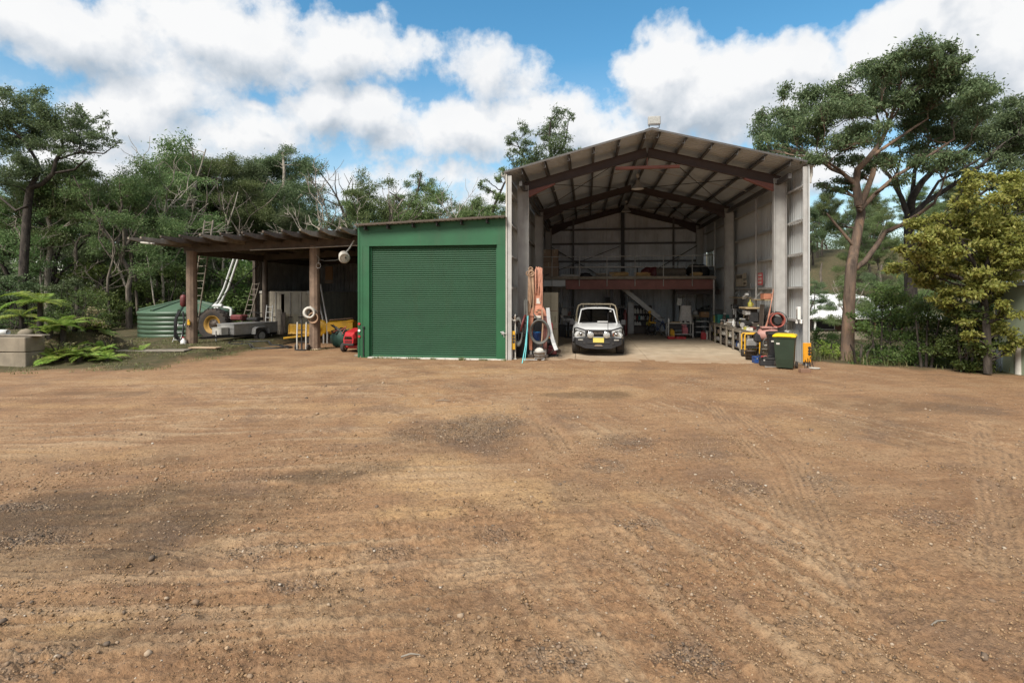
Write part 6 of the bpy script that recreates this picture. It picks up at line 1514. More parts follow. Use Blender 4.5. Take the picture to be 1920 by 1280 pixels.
# ------------------------------------------------------------------ the ute
ut = thing('ute', 'white ute with black bull bar and round driving lights parked nose out in the barn', 'ute', (.42, 19.45, 0)); ut.scale = (1.02, 1.0, .97)
def ring(y, zb, zs, zt, wb, ws, wt, cr=.03):
    """closed half-rounded section at y: bottom, shoulder, top heights and half widths"""
    h = [(wb, zb), (ws*.99, zb+(zs-zb)*.35), (ws, zs), (wt+.02, zt-cr*.6), (wt*.85, zt-cr*.15), (wt*.45, zt+.012), (0, zt+.018)]
    return [(x, y, z) for x, z in h]+[(-x, y, z) for x, z in h[-2::-1]]
body = MB().loft([ring(.16,.58,.80,.93,.74,.80,.68), ring(.30,.52,.84,1.01,.80,.86,.72), ring(.55,.50,.88,1.06,.86,.91,.76), ring(1.0,.48,.92,1.10,.88,.925,.78), ring(1.38,.46,.98,1.145,.88,.93,.80), ring(2.2,.42,1.0,1.13,.88,.93,.86), ring(3.2,.42,1.0,1.13,.88,.93,.86)], True, True).build('body', M['ute_white'], ut)
def rq(y, z, w, zz=None): return (w, y, z)
WY = lambda z: 1.36+(z-1.13)*1.2
cabr = [[(x, WY(z), z) for x, z in ((.745,1.13),(.705,1.34),(.635,1.68),(.40,1.735),(0,1.75),(-.40,1.735),(-.635,1.68),(-.705,1.34),(-.745,1.13))],
        [( .80,3.10,1.13),(.745,3.12,1.36),(.66,3.12,1.68),(.42,3.12,1.745),(0,3.12,1.765),(-.42,3.12,1.745),(-.66,3.12,1.68),(-.745,3.12,1.36),(-.80,3.10,1.13)]]
cab = MB().loft(cabr, True, False).build('cab', M['ute_white'], ut)
n_ = Vector((0,-1,1.2)).normalized()*.014
ws = [Vector((x, WY(z), z)) for x, z in ((-.675,1.165),(.675,1.165),(.59,1.635),(.36,1.685),(-.36,1.685),(-.59,1.635))]
MB().add([v+n_ for v in ws]+[v-n_*.5 for v in ws], [(0,1,2,3,4,5)]+[(i,(i+1)%6,(i+1)%6+6,i+6) for i in range(6)]).build('windscreen', M['glass_dark'], cab)
MB().add([v+n_*.3 for v in [Vector((x, WY(z), z)) for x, z in ((-.70,1.15),(.70,1.15),(.605,1.65),(.37,1.70),(-.37,1.70),(-.605,1.65))]], [(0,1,2,3,4,5)]).build('windscreen_seal', M['black'], cab)
MB().bar((.06,1.36,1.19), (.60,1.37,1.18), .012, .02).bar((-.6,1.36,1.18), (-.05,1.37,1.2), .012, .02).build('wiper', M['black'], cab)
MB().box((.19,1.375,1.21), (.40,.012,.03), Matrix.Rotation(-.7,3,'X')).build('dash_paper', M['white_paint'], cab)
MB().box((.50,1.895,1.60), (.07,.01,.035), Matrix.Rotation(-.85,3,'X')).build('rego_sticker', M['white_paint'], cab)
for sg in (-1, 1):
    sw = [(sg*.752,1.62,1.17),(sg*.795,3.0,1.17),(sg*.668,3.0,1.64),(sg*.655,2.1,1.64)]
    MB().add([(x+sg*.012,y,z) for x,y,z in sw]+[(x-sg*.01,y,z) for x,y,z in sw], [(0,1,2,3),(0,1,5,4),(1,2,6,5),(2,3,7,6),(3,0,4,7)]).build('side_window', M['glass_dark'], cab)
    MB().box((sg*.97,1.62,1.16), (.20,.10,.22), None, .04).tube([(sg*.80,1.62,1.12),(sg*.92,1.63,1.12)], .025, 6).build('side_mirror', M['black'], cab)
    hl_ = MB().loft([[(sg*.46,.19,.72),(sg*.82,.27,.69),(sg*.90,.40,.86),(sg*.84,.42,1.0),(sg*.58,.19,.94)],[(sg*.47,.115,.73),(sg*.82,.165,.70),(sg*.90,.31,.86),(sg*.83,.31,.985),(sg*.59,.12,.925)]], True, False).build('headlight', M['lens'], ut)
    MB().lathe([(.055,0),(.05,.02),(0,.03)], (sg*.62,.118,.82), 14, Matrix.Rotation(math.pi/2,3,'X')).build('reflector_bowl', M['chrome'], hl_)
    if sg > 0: MB().box((.52,.110,.80), (.05,.02,.13), None, .01).build('indicator', M['orange'], hl_)
    MB().bx(sg*.87-.06, sg*.87+.06, .62, 1.36, .80, .86, .02).build('guard_flare', M['ute_white'], ut)
    wh = MB().lathe([(.20,-.13),(.35,-.145),(.395,-.11),(.40,0),(.395,.11),(.35,.145),(.20,.13)], (sg*.80,.95,.40), 30, RR).build('wheel', M['rubber'], ut)
    for k in range(26):
        a_ = 2*math.pi*k/26
        for s2 in (-1, 1): MB().bar((sg*.80+s2*.02, .95+math.cos(a_)*.398, .40+math.sin(a_)*.398), (sg*.80+s2*.125, .95+math.cos(a_+.06)*.388, .40+math.sin(a_+.06)*.388), .04, .02, (0,math.cos(a_),math.sin(a_))).build('tread_block', M['rubber'], wh)
    MB().lathe([(.21,.10),(.19,.05),(.07,.04),(.06,.09),(0,.10)], (sg*.80,.95,.40), 20, RR if sg > 0 else Matrix.Rotation(-math.pi/2,3,'Y')).build('rim', M['galv'], wh)
    w2 = MB().lathe([(.20,-.12),(.33,-.135),(.375,-.10),(.375,.10),(.33,.135),(.20,.12)], (sg*.80,4.02,.38), 26, RR).build('wheel', M['rubber'], ut)
    MB().prism([(.50,.50),(.56,.80),(.78,.90),(1.12,.90),(1.34,.80),(1.42,.50),(1.34,.50),(1.28,.76),(1.1,.84),(.8,.84),(.62,.76),(.58,.50)], 'x', sg*.72, sg*.925).build('wheel_arch', M['black'], ut)
gr_ = MB().bx(-.46, .46, .135, .20, .72, .93, .012).build('grille', M['dark_metal'], ut)
for zz in (.76, .81): MB().bx(-.44, .44, .120, .134, zz, zz+.018, .004).build('grille_bar', M['black'], gr_)
MB().bx(-.42, .42, .112, .136, .905, .935, .006).build('chrome_strip', M['chrome'], gr_)
def text_obj(s, size, mat, parent, loc, rot, name, depth=.004, align='CENTER', xs_=1.0):
    cu = bpy.data.curves.new(name+'_src', 'FONT'); cu.body = s; cu.size = size; cu.extrude = depth; cu.align_x = align; cu.align_y = 'CENTER'
    o = bpy.data.objects.new(name+'_src', cu); COL.objects.link(o); dg = bpy.context.evaluated_depsgraph_get()
    me = bpy.data.meshes.new_from_object(o.evaluated_get(dg)); bpy.data.objects.remove(o); me.materials.clear(); me.materials.append(mat)
    r = link(name, me, parent, loc, rot); r.scale = (xs_, 1, 1); return r
text_obj('ISUZU', .105, M['chrome'], gr_, (0, .105, .845), (math.pi/2, 0, 0), 'lettering', .006, xs_=1.15)
# bull bar
bb = MB().loft([[(-.86,.30,.46),(-.86,.30,.66),(-.86,.48,.66),(-.86,.48,.46)],[(-.80,.02,.44),(-.80,.02,.68),(-.80,.4,.68),(-.80,.4,.44)],[(-.46,-.08,.30),(-.46,-.08,.68),(-.46,.2,.68),(-.46,.2,.30)],[(0,-.10,.28),(0,-.10,.68),(0,.2,.68),(0,.2,.28)],[(.46,-.08,.30),(.46,-.08,.68),(.46,.2,.68),(.46,.2,.30)],[(.80,.02,.44),(.80,.02,.68),(.80,.4,.68),(.80,.4,.44)],[(.86,.30,.46),(.86,.30,.66),(.86,.48,.66),(.86,.48,.46)]], True, False).build('bull_bar', M['black'], ut)
MB().bx(-.40, .40, -.112, -.08, .47, .56, .008).build('winch_slot', M['dark_metal'], bb)
MB().tube([(-.86,.30,.70),(-.84,.18,1.02),(-.78,.12,1.05),(-.46,.0,.96),(0,-.04,.955),(.46,.0,.96),(.78,.12,1.05),(.84,.18,1.02),(.86,.30,.70)], .030, 8).build('hoop', M['black'], bb)
for sg in (-1, 1):
    MB().bar((sg*.44,-.04,.66), (sg*.44,.0,.97), .05, .09, (0,1,0), b=.01).build('upright', M['black'], bb)
    dl = MB().lathe([(0,.07),(.07,.06),(.115,.0),(.125,-.03),(.125,-.05),(.11,-.055)], (sg*.28,-.08,.80), 24, Matrix.Rotation(-math.pi/2,3,'X').inverted() if False else Matrix.Rotation(-math.pi/2,3,'X')).build('driving_light', M['chrome'], bb)
    MB().lathe([(.113,-.05),(.10,-.062),(0,-.07)], (sg*.28,-.08,.80), 24, Matrix.Rotation(-math.pi/2,3,'X')).build('lens', M['lens'], dl)
    MB().bx(sg*.62-.09, sg*.62+.09, -.058, -.03, .585, .635, .008).build('bar_indicator', M['lens'], bb)
    MB().cyl((sg*.50,-.09,.50), (sg*.50,-.06,.50), .05, n=14).build('fog_lamp', M['dark_metal'], bb)
MB().bx(-.19, .19, -.135, -.115, .52, .69, .006).build('number_plate', M['plate_yellow'], bb)
MB().prism([(-.16,.385),(.16,.385),(.10,.44),(-.10,.44)], 'y', -.13, -.10).build('winch_fairlead', M['chrome'], bb)
MB().cyl((.33,-.05,.66), (.33,-.03,1.62), .010, n=6).build('aerial', M['black'], ut)
MB().cyl((0,2.08,1.755), (0,2.10,1.83), .012, n=6).build('roof_aerial', M['black'], cab)
MB().tube([(-.86,3.30,.95),(-.80,3.28,1.60),(-.74,3.28,1.80),(-.62,3.28,1.86),(.62,3.28,1.86),(.74,3.28,1.80),(.80,3.28,1.60),(.86,3.30,.95)], .035, 8).tube([(-.55,3.28,1.0),(-.55,3.28,1.86)], .02, 6).tube([(.55,3.28,1.0),(.55,3.28,1.86)], .02, 6).build('headboard_rack', M['cabinet_beige'], ut)
MB().bx(-.93, .93, 3.34, 5.2, .80, .88, .01).bx(-.93, -.90, 3.34, 5.2, .88, 1.12).bx(.90, .93, 3.34, 5.2, .88, 1.12).bx(-.93, .93, 5.17, 5.2, .88, 1.12).build('tray', M['galv'], ut)
MB().bx(-.5, .5, .5, 5.0, .40, .56, .03).bx(-.75,.75,.85,1.05,.34,.46,.03).build('underbody', M['black'], ut)
for sg in (-1, 1): MB().box((sg*.33,2.45,1.20), (.46,.14,.62), Matrix.Rotation(-.12,3,'X'), .06).box((sg*.33,2.50,1.57), (.26,.10,.18), None, .05).build('seat', M['black'], cab)
# ------------------------------------------------------------------ small makers
def bottle(label, loc, h, r, m, group=None, cap='black', cat='bottle'):
    o = MB().lathe([(r*.92,0),(r,h*.05),(r,h*.62),(r*.45,h*.82),(r*.40,h*.92)], n=10).build('bottle', M[m], None, loc); tag(o, label, cat, group)
    MB().cyl((0,0,h*.92),(0,0,h),r*.42,n=8).build('cap', M[cap], o); return o
def tin(label, loc, h, r, m, group=None, lid='galv', name='tin', cat='tin'):
    o = MB().lathe([(r,0),(r*1.03,h*.03),(r,h*.06),(r,h*.94),(r*1.03,h*.97),(r,h)], n=14).build(name, M[m], None, loc); tag(o, label, cat, group)
    MB().lathe([(r*.9,h),(r*.88,h+.012),(0,h+.012)], n=12).build('lid', M[lid], o); return o
def carton(label, loc, size, m, rz=0, group=None, name='cardboard_box', cat='box', tape='cabinet_beige'):
    w, d, h = size; o = thing(name, label, cat, loc, rz, group)
    MB().box((0,0,h/2), size, None, min(size)*.03).build('body', M[m], o)
    MB().bx(-.03, .03, -d/2-.003, d/2+.003, h*.72, h+.003).build('tape', M[tape], o)
    MB().bx(-w/2+.01, -.004, -d/2+.01, d/2-.01, h+.001, h+.012).bx(.004, w/2-.01, -d/2+.01, d/2-.01, h+.001, h+.012).build('flap', M[m], o); return o
def toolbox(label, loc, size, m, rz=0, lid=None, handle='black'):
    w, d, h = size; o = thing('toolbox', label, 'toolbox', loc, rz)
    MB().box((0,0,h*.36), (w,d,h*.72), None, h*.06).build('body', M[m], o); MB().box((0,0,h*.86), (w*1.02,d*1.02,h*.26), None, h*.08).build('lid', M[lid or m], o)
    MB().tube([(-w*.2,0,h*.98),(-w*.16,0,h*1.18),(w*.16,0,h*1.18),(w*.2,0,h*.98)], h*.06, 6).build('handle', M[handle], o)
    for sg in (-1, 1): MB().box((sg*w*.3,-d/2-.006,h*.70), (w*.08,.014,h*.18), None, .003).build('latch', M['galv'], o)
    return o
def jerry(label, loc, size, m, rz=0, group=None):
    w, d, h = size; o = thing('jerry_can', label, 'fuel can', loc, rz, group)
    MB().prism([(-w/2,0),(w/2,0),(w/2,h*.70),(w*.30,h*.84),(-w*.42,h*.84),(-w/2,h*.72)], 'y', -d/2, d/2).build('body', M[m], o)
    MB().tube([(-w*.34,0,h*.84),(-w*.30,0,h*.97),(w*.12,0,h*.97),(w*.18,0,h*.84)], h*.04, 6).build('handle', M[m], o); MB().cyl((w*.36,0,h*.78),(w*.46,0,h*.93),w*.10,n=8).build('spout', M['black'], o); return o
def bucket(label, loc, h, r, m, hand=True, name='bucket'):
    o = thing(name, label, 'bucket', loc); MB().lathe([(0,.01),(r*.8,.01),(r*.82,0),(r,h*.92),(r*1.06,h*.93),(r*1.06,h),(r*.96,h),(r*.78,.03),(0,.03)], n=18).build('body', M[m], o)
    for zz in (.3,.6): MB().torus((0,0,h*zz), r*(.82+.18*zz)+.004, .006, 'z', 18, 5).build('hoop', M[m], o)
    if hand: MB().torus((0,0,h*.92), r*1.03, .006, 'y', 14, 5, math.pi, 2*math.pi).build('handle', M['galv'], o)
    return o
def coil(name, label, loc, R1, r, m, n=4, axis='y', cat='hose', squash=1.0, step=.03):
    o = thing(name, label, cat, loc); mb = MB()
    for k in range(n):
        mb.torus((0,0,0), R1*(1-.05*(k % 3)), r, axis, 26, 6)
        kk = len(mb.v)
    mb.v = [(x, y, z*squash) for x, y, z in mb.v]
    per = len(mb.v)//n
    mb.v = [((x+(i//per-n/2)*step if axis == 'x' else x), (y+(i//per-n/2)*step if axis == 'y' else y), (z+(i//per-n/2)*step if axis == 'z' else z)) for i, (x, y, z) in enumerate(mb.v)]
    mb.build('coil', M[m], o); return o
# ------------------------------------------------------------------ orange crane post and the junk at the left column
OY = 18.75
ox0, ox1 = P(1001, 600, Y=OY).x, P(1017, 600, Y=OY).x; oxm = (ox0+ox1)/2
zc = lambda py: P(1008, py, Y=OY).z
oc = thing('crane_jib', 'tall orange crane post with forked foot draped in hoses at the left barn column', 'crane', (oxm, OY, 0))
hw = (ox1-ox0)/2+.01
MB().bx(-hw, hw, -.10, .10, zc(572), zc(512), .012).build('boom', M['orange'], oc)
MB().loft([[(-hw,-.10,zc(572)),(hw,-.10,zc(572)),(hw,.10,zc(572)),(-hw,.10,zc(572))],[(-.26,-.14,zc(582)),(.26,-.14,zc(582)),(.26,.14,zc(582)),(-.26,.14,zc(582))],[(-.32,-.16,zc(592)),(.32,-.16,zc(592)),(.32,.16,zc(592)),(-.32,.16,zc(592))]], True, False).build('shoulder', M['orange'], oc)
for sg, zb in ((-1, .28), (1, .32)):
    MB().prism([(sg*.32,zc(592)),(sg*.14,zc(592)),(sg*.20,zc(610)),(sg*.20,zb),(sg*.30,zb),(sg*.34,zc(612))], 'y', -.12, .12).build('fork_leg', M['orange'] if sg < 0 else M['primer_bright'], oc)
    MB().cyl((sg*.25,-.02,zb), (sg*.25,-.02,.12), .045, n=10).build('ram_rod', M['galv'], oc)
    MB().box((sg*.25,0,.06), (.22,.28,.12), None, .02).build('foot', M['oil_brown'], oc)
MB().bx(-.05, .09, -.108, -.1, zc(569), zc(559)).build('paper_label', M['dirty_white'], oc)
MB().box((0,-.15,zc(594)), (.24,.06,.10), None, .02).build('name_plate', M['dirty_white'], oc)
MB().torus((.05,-.16,zc(584)), .10, .035, 'y', 16, 8, 0, math.pi).build('guard_hoop', M['orange'], oc)
MB().box((0,.05,.35), (.42,.2,.5), None, .04).build('counterweight', M['dark_metal'], oc)
for zz in (536, 540): MB().bar((-hw-.02,-.115,zc(zz)), (hw+.02,-.115,zc(zz-3)), .02, .02).build('strap', M['dark_metal'], oc)
# draped hoses: each bundle its own thing
def drape(label, pxs, top, bot, m, r=.026, n=5, cat='hose', name='draped_hose', yo=-.16):
    o = thing(name, label, cat, (0,0,0))
    for k in range(n):
        x_ = pxs[0]+(pxs[1]-pxs[0])*k/max(1, n-1)+rnd.uniform(-.6,.6); b_ = bot+rnd.uniform(-14, 8)
        a = P(x_, top+rnd.uniform(-2,3), Y=OY+.02); q1 = P(x_+rnd.uniform(-1.5,1.5), top+4, Y=OY+yo-rnd.uniform(0,.05)); q2 = P(x_+rnd.uniform(-2.5,2.5), (top+b_)/2, Y=OY+yo-rnd.uniform(0,.06)); q3 = P(x_+rnd.uniform(-2.5,2.5), b_, Y=OY+yo)
        MB().tube([tuple(a+Vector((0,0,.03))), tuple(q1), tuple(q2), tuple(q3)], r*rnd.uniform(.8,1.2), 7).build('strand', M[m], o)
    return o
drape('salmon orange hoses hanging over the top of the crane post', (1004, 1014), 504, 548, 'hose_orange', .024, 6)
drape('tan rope strands hanging down the left side of the crane post', (992, 999), 506, 590, 'rope_tan', .022, 6, 'rope', 'draped_rope')
drape('faded orange hose ends hanging down the right side of the crane post', (1013, 1017), 505, 566, 'hose_orange', .024, 4)
o = thing('rope_knot', 'curled pile of tan rope on the top left of the crane post', 'rope', tuple(P(994, 510, Y=OY-.15)))
mb = MB()
for k in range(5): mb.torus((rnd.uniform(-.06,.06), -.02*k, rnd.uniform(-.14,.12)), rnd.uniform(.06,.10), .02, 'y', 14, 6)
mb.build('loop', M['rope_tan'], o)
drape('grey cables hanging from the front left barn column', (984, 989), 560, 640, 'hose_grey', .016, 4, 'cable', 'draped_cable', -.3)
c_ = P(1012, 622, Y=OY-.35)
coil('cable_coil', 'big grey cable coil hanging between the legs of the crane post', (c_.x, c_.y, c_.z), .33, .022, 'hose_grey', 5, 'y', 'cable', 1.25, .022)
o = MB().tube([tuple(P(1006,584,Y=OY-.25)), tuple(P(1016,580,Y=OY-.3)), tuple(P(1018,610,Y=OY-.3)), tuple(P(1016,640,Y=OY-.3)), tuple(P(1013,648,Y=OY-.32))], .03, 8).build('looped_hose', M['rope_tan']); tag(o, 'tan hose looping over the shoulder of the crane post', 'hose')
o = MB().tube([tuple(P(1000,588,Y=OY-.22)), tuple(P(1010,600,Y=OY-.28)), tuple(P(1020,606,Y=OY-.25))], .025, 7).build('short_cable', M['hose_grey']); tag(o, 'dark cable sagging across the fork of the crane post', 'cable')
# strips leaning
for i, (a, b_, m_, w_, lb) in enumerate([((979,681),(990,592), 'aqua', .035, 'longer aqua plastic strip leaning at the left barn column'), ((984,676),(988,594), 'aqua', .03, 'shorter aqua plastic strip beside the longer one')]):
    o = thing('plastic_strip', lb, 'plastic strip', (0,0,0)); a3 = P(*a, Z=.0); b3 = P(*b_, Y=18.3)
    MB().tube([tuple(a3), tuple(a3.lerp(b3,.35)+Vector((.035,0,0))), tuple(a3.lerp(b3,.7)+Vector((.03,0,0))), tuple(b3)], w_*.5, 6).build('strip', M[m_], o)
o = thing('metal_strip', 'bent pale aluminium strip leaning right of the crane post', 'metal strip', (0,0,0))
pts_ = [P(1027,577,Y=18.55), P(1029,600,Y=18.5), P(1033,625,Y=18.45), P(1038,643,Y=18.4), P(1043,656,Y=18.35)]; mb = MB()
for k in range(4): mb.bar(tuple(pts_[k]), tuple(pts_[k+1]), .012, .125, (1,0,0))
mb.build('strip', M['alu'], o)
# yellow safety guards, reel, shelf
def guard(label, px_, Y, z0, z1, w, m, side=0):
    p = P(px_, 640, Y=Y); o = thing('column_guard', label, 'safety guard', (p.x, Y, 0))
    MB().bx(-w/2, w/2, -.02, .02, z0, z1, .01).build('plate', M[m], o)
    for k in range(3): MB().box((w*.28,-.024,z0+(z1-z0)*(.42+.16*k)), (w*.34,.006,.085), Matrix.Rotation(.35*(1 if k % 2 else -1),3,'Y')).build('black_mark', M['black'], o)
    MB().bx(-.03, .03, .021, .06, 0, z1-.05).build('leg', M['galv'], o); return o
guard('yellow guard plate with black marks low beside the green shed corner', 960, 18.02, .35, .98, .22, 'yellow')
o = thing('wall_shelf', 'small dirty bracket shelf of fittings by the left wall edge', 'shelf', tuple(P(960, 600, Y=18.15)))
MB().box((0,0,0), (.28,.3,.03)).bar((.1,0,-.02),(.1,.14,-.2),.02,.02).build('board', M['dirty_white'], o)
for i in range(5): tin(['grease tin','dusty bearing tin','rusty tin','small dark tin','bent tin'][i]+' on the small bracket shelf by the left wall', (o.location.x-.10+i*.05, 18.1+.03*(i % 2), o.location.z+.016), .08+.03*(i % 3), .03, ('oil_brown','galv','primer_red','dark_metal','cardboard')[i])
o = thing('steel_upright', 'white steel upright beside the yellow guard plate', 'upright', (P(966,660,Y=18.1).x, 18.12, 0)); MB().bx(-.02,.02,-.02,.02,0,1.55,.004).box((0,0,.02),(.1,.1,.03),None,.006).build('upright', M['dirty_white'], o)
c_ = P(981, 606, Y=18.25); o = thing('disc_reel', 'dusky red disc reel hung on the left barn column', 'reel', (c_.x, 18.25, c_.z)); MB().lathe([(.05,-.03),(.30,-.025),(.31,0),(.30,.025),(.05,.03),(.0,.05)], n=26, R=Matrix.Rotation(math.pi/2+.25,3,'Y') @ Matrix.Identity(3)).build('disc', M['red_dark'], o); MB().cyl((-.1,0,0),(.1,0,0),.03,n=8).build('hub', M['dark_metal'], o)
c_ = P(972, 622, Y=18.2); coil('hose_hank', 'grey green hose hank hanging from the left barn column', (c_.x, 18.2, c_.z), .14, .022, 'hose_grey', 4, 'y', 'hose', 3.2, .025)
c_ = P(968, 625, Y=18.25); coil('hose_hank', 'thinner dark hose hank hanging next to the yellow guard plate', (c_.x, 18.27, c_.z), .09, .018, 'black', 3, 'y', 'hose', 4.2, .022)
# drums and buckets at the foot
p = P(1004, 664, Z=0); tin('dark blue drum standing behind the crane post fork', (p.x, 19.1, .0), .88, .29, 'blue', None, 'blue_bright', 'drum', 'drum')
p = P(985, 668, Z=0); tin('black drum standing against the left barn column', (p.x-.05, 19.0, 0), .80, .28, 'dark_metal', None, 'black', 'drum', 'drum')
p = P(1011, 676, Z=0); bucket('small grey bucket of rags at the foot of the crane post', (p.x, p.y+.1, 0), .30, .19, 'galv')
o = thing('rag', 'white rag heaped in the small grey bucket', 'rag', (p.x, p.y+.1, .27)); mb = MB().sph((0,0,.05), (.17,.15,.09), 10); mb.v = [(x+rnd.uniform(-.025,.025), y+rnd.uniform(-.02,.02), z+rnd.uniform(-.02,.03)) for x,y,z in mb.v]; mb.build('cloth', M['dirty_white'], o)
p = P(1033, 668, Z=0)
o = thing('engine_pump', 'rusty red engine pump on the floor right of the crane post', 'pump', (p.x, p.y+.1, 0))
MB().box((0,0,.17), (.42,.30,.22), None, .04).build('engine_block', M['red_dark'], o); MB().cyl((-.2,-.1,.22),(-.2,-.22,.22),.11,n=14).build('flywheel', M['oil_brown'], o); MB().box((.05,0,.34), (.26,.2,.12), None, .03).build('fuel_tank', M['red_dark'], o)
MB().cyl((.2,-.05,.2),(.32,-.12,.2),.07,n=12).tube([(.1,-.15,.25),(.0,-.22,.12),(-.15,-.2,.05)], .02, 6).build('pump_housing', M['oil_brown'], o); MB().bx(-.26,.26,-.2,.2,.0,.05,.01).build('base_frame', M['dark_metal'], o)
p = P(1035, 645, Z=0); o = thing('compressor', 'black engine unit behind the bent aluminium strip', 'engine', (p.x+.05, 19.5, 0)); MB().box((0,0,.45), (.62,.5,.36), None, .05).bx(-.3,.3,-.25,.25,.0,.25,.03).build('body', M['dark_metal'], o); MB().cyl((-.2,-.27,.5),(.2,-.27,.5),.09,n=12).build('cylinder', M['black'], o)
carton('red and white carton on the dark engine behind the crane post', (p.x+.12, 19.45, .66), (.34,.26,.52), 'red', .1, None, 'cardboard_box', 'box', 'dirty_white')
o = thing('yellow_tray', 'yellow plastic tray under the red and white carton', 'tray', (p.x+.1, 19.42, .63)); MB().box((0,0,.015),(.40,.30,.03),None,.008).build('tray', M['yellow'], o)
p = P(1049, 645, Z=0); o = thing('white_board', 'dirty white board propped on edge left of the ute', 'board', (p.x-.02, 19.75, .0)); MB().box((0,0,.30), (.24,.03,.52), Matrix.Rotation(-.12,3,'Y'), .006).build('board', M['dirty_white'], o)
for i, (px_, py_, L, rz, m_, lb) in enumerate([(1000, 676, .75, .05, 'galv', 'flat steel bar lying on the floor in front of the crane post'), (1018, 672, .5, .9, 'dark_metal', 'dark angle iron lying behind the small grey bucket')]):
    p = P(px_, py_, Z=0); o = thing('steel_bar', lb, 'steel bar', (p.x, p.y, .03), rz); MB().box((0,0,0), (L,.05,.03), None, .005).box((L*.48,0,.03), (.03,.06,.06), None, .004).build('bar', M[m_], o)
# tall beige cabinet behind
cy_ = 22.5; a, b_ = P(1018,600,Y=cy_), P(1046,600,Y=cy_); zt = P(1030,548,Y=cy_).z
o = thing('tall_cabinet', 'tall beige steel locker behind the crane post', 'cabinet', ((a.x+b_.x)/2, cy_+.3, 0)); w_ = b_.x-a.x
MB().bx(-w_/2, w_/2, -.28, .3, 0, zt, .01).build('body', M['cabinet_beige'], o)
for k in range(2):
    d_ = MB().bx(-w_/2+.02+k*w_/2, -w_/2+.0+(k+1)*w_/2-.01, -.30, -.281, .06, zt-.04, .006).build('door', M['cabinet_beige'], o); MB().bx(-w_/2+w_/2*(k+.5)-.01+.04*k, -w_/2+w_/2*(k+.5)+.01+.04*k, -.32, -.301, zt*.45, zt*.56).build('handle', M['primer_red'], d_)
for zz in (.33,.66): MB().bx(-w_/2+.02, w_/2-.02, -.309, -.3005, zt*zz-.012, zt*zz+.012).build('door_band', M['brick_brown'], o)
# ------------------------------------------------------------------ along the back wall
def bench(label, x0, x1, y0, y1, h, top='timber_grey', shelf=.35, name='workbench', legs=3):
    o = thing(name, label, 'workbench', (0,0,0))
    MB().bx(x0, x1, y0, y1, h-.05, h, .006).build('bench_top', M[top], o)
    if shelf: MB().bx(x0+.05, x1-.05, y0+.06, y1-.05, shelf-.03, shelf, .004).build('lower_shelf', M['timber_dark'], o)
    for i in range(legs):
        x = x0+.05+(x1-x0-.1)*i/(legs-1)
        for y in (y0+.06, y1-.06): MB().bx(x-.04, x+.04, y-.04, y+.04, 0, h-.051, .005).build('leg', M['timber_dark'], o)
    return o
BY = 31.2
bench('long dark workbench against the back wall behind the ute', P(1046,600,Y=BY).x, P(1165,600,Y=BY).x, BY, BY+.7, .95)
sh = thing('back_shelf', 'long pale wall shelf of parts above the back workbench', 'shelf', (0,0,0)); xA, xB = P(1046,575,Y=31.9).x, P(1176,575,Y=31.9).x
MB().bx(xA, xB, 31.75, 32.15, 1.39, 1.43, .005).build('shelf_board', M['galv'], sh)
for k in range(4): MB().bar((xA+.2+k*(xB-xA-.4)/3,32.1,1.38), (xA+.2+k*(xB-xA-.4)/3,31.85,1.15), .03,.03).build('bracket', M['dark_metal'], sh)
i = 0
for px_, kind in ((1049,'b'),(1054,'b'),(1063,'c'),(1088,'w'),(1107,'f'),(1121,'g'),(1160,'t'),(1165,'t'),(1170,'t'),(1142,'d')):
    x = P(px_,575,Y=31.9).x; loc = (x, 31.9, 1.432); i += 1
    if kind == 'b': bottle('white bottle at the left end of the back wall shelf' if px_ == 1049 else 'second pale bottle from the left end of the back wall shelf', loc, .26, .06, 'dirty_white')
    elif kind == 'c': pass
    elif kind == 'w': tin('pale round tin on the back wall shelf above the ute roof', loc, .20, .10, 'dirty_white')
    elif kind == 'f': bottle('pale drum bottle on the back wall shelf above the ute', loc, .24, .11, 'dirty_white')
    elif kind == 'g':
        o = thing('desk_lamp', 'white bench grinder lamp with bent neck on the back wall shelf', 'lamp', loc); MB().lathe([(.10,0),(.10,.03),(.02,.05)], n=12).tube([(0,0,.04),(.0,0,.28),(.10,0,.32),(.22,0,.20)], .014, 6).build('stand', M['white_paint'], o); MB().lathe([(.02,.06),(.09,-.04)], (.24,0,.17), 12).build('lamp_shade', M['white_paint'], o)
    elif kind == 't': tin(['chrome tin on the right part of the back wall shelf','dented tin on the right part of the back wall shelf','last tin at the right end of the back wall shelf'][(px_-1160)//5], loc, .10, .07, 'galv')
    else:
        o = thing('speaker_box', 'black speaker box on the back wall above the shelf', 'speaker', (x, 31.9, 1.46)); MB().box((0,0,.28),(.42,.3,.55),None,.02).build('case', M['black'], o)
        for zz in (.17,.38): MB().lathe([(.12,.16),(.10,.155),(.03,.13),(0,.135)], (0,0,zz), 16, Matrix.Rotation(math.pi/2,3,'X')).build('cone', M['dark_metal'], o)
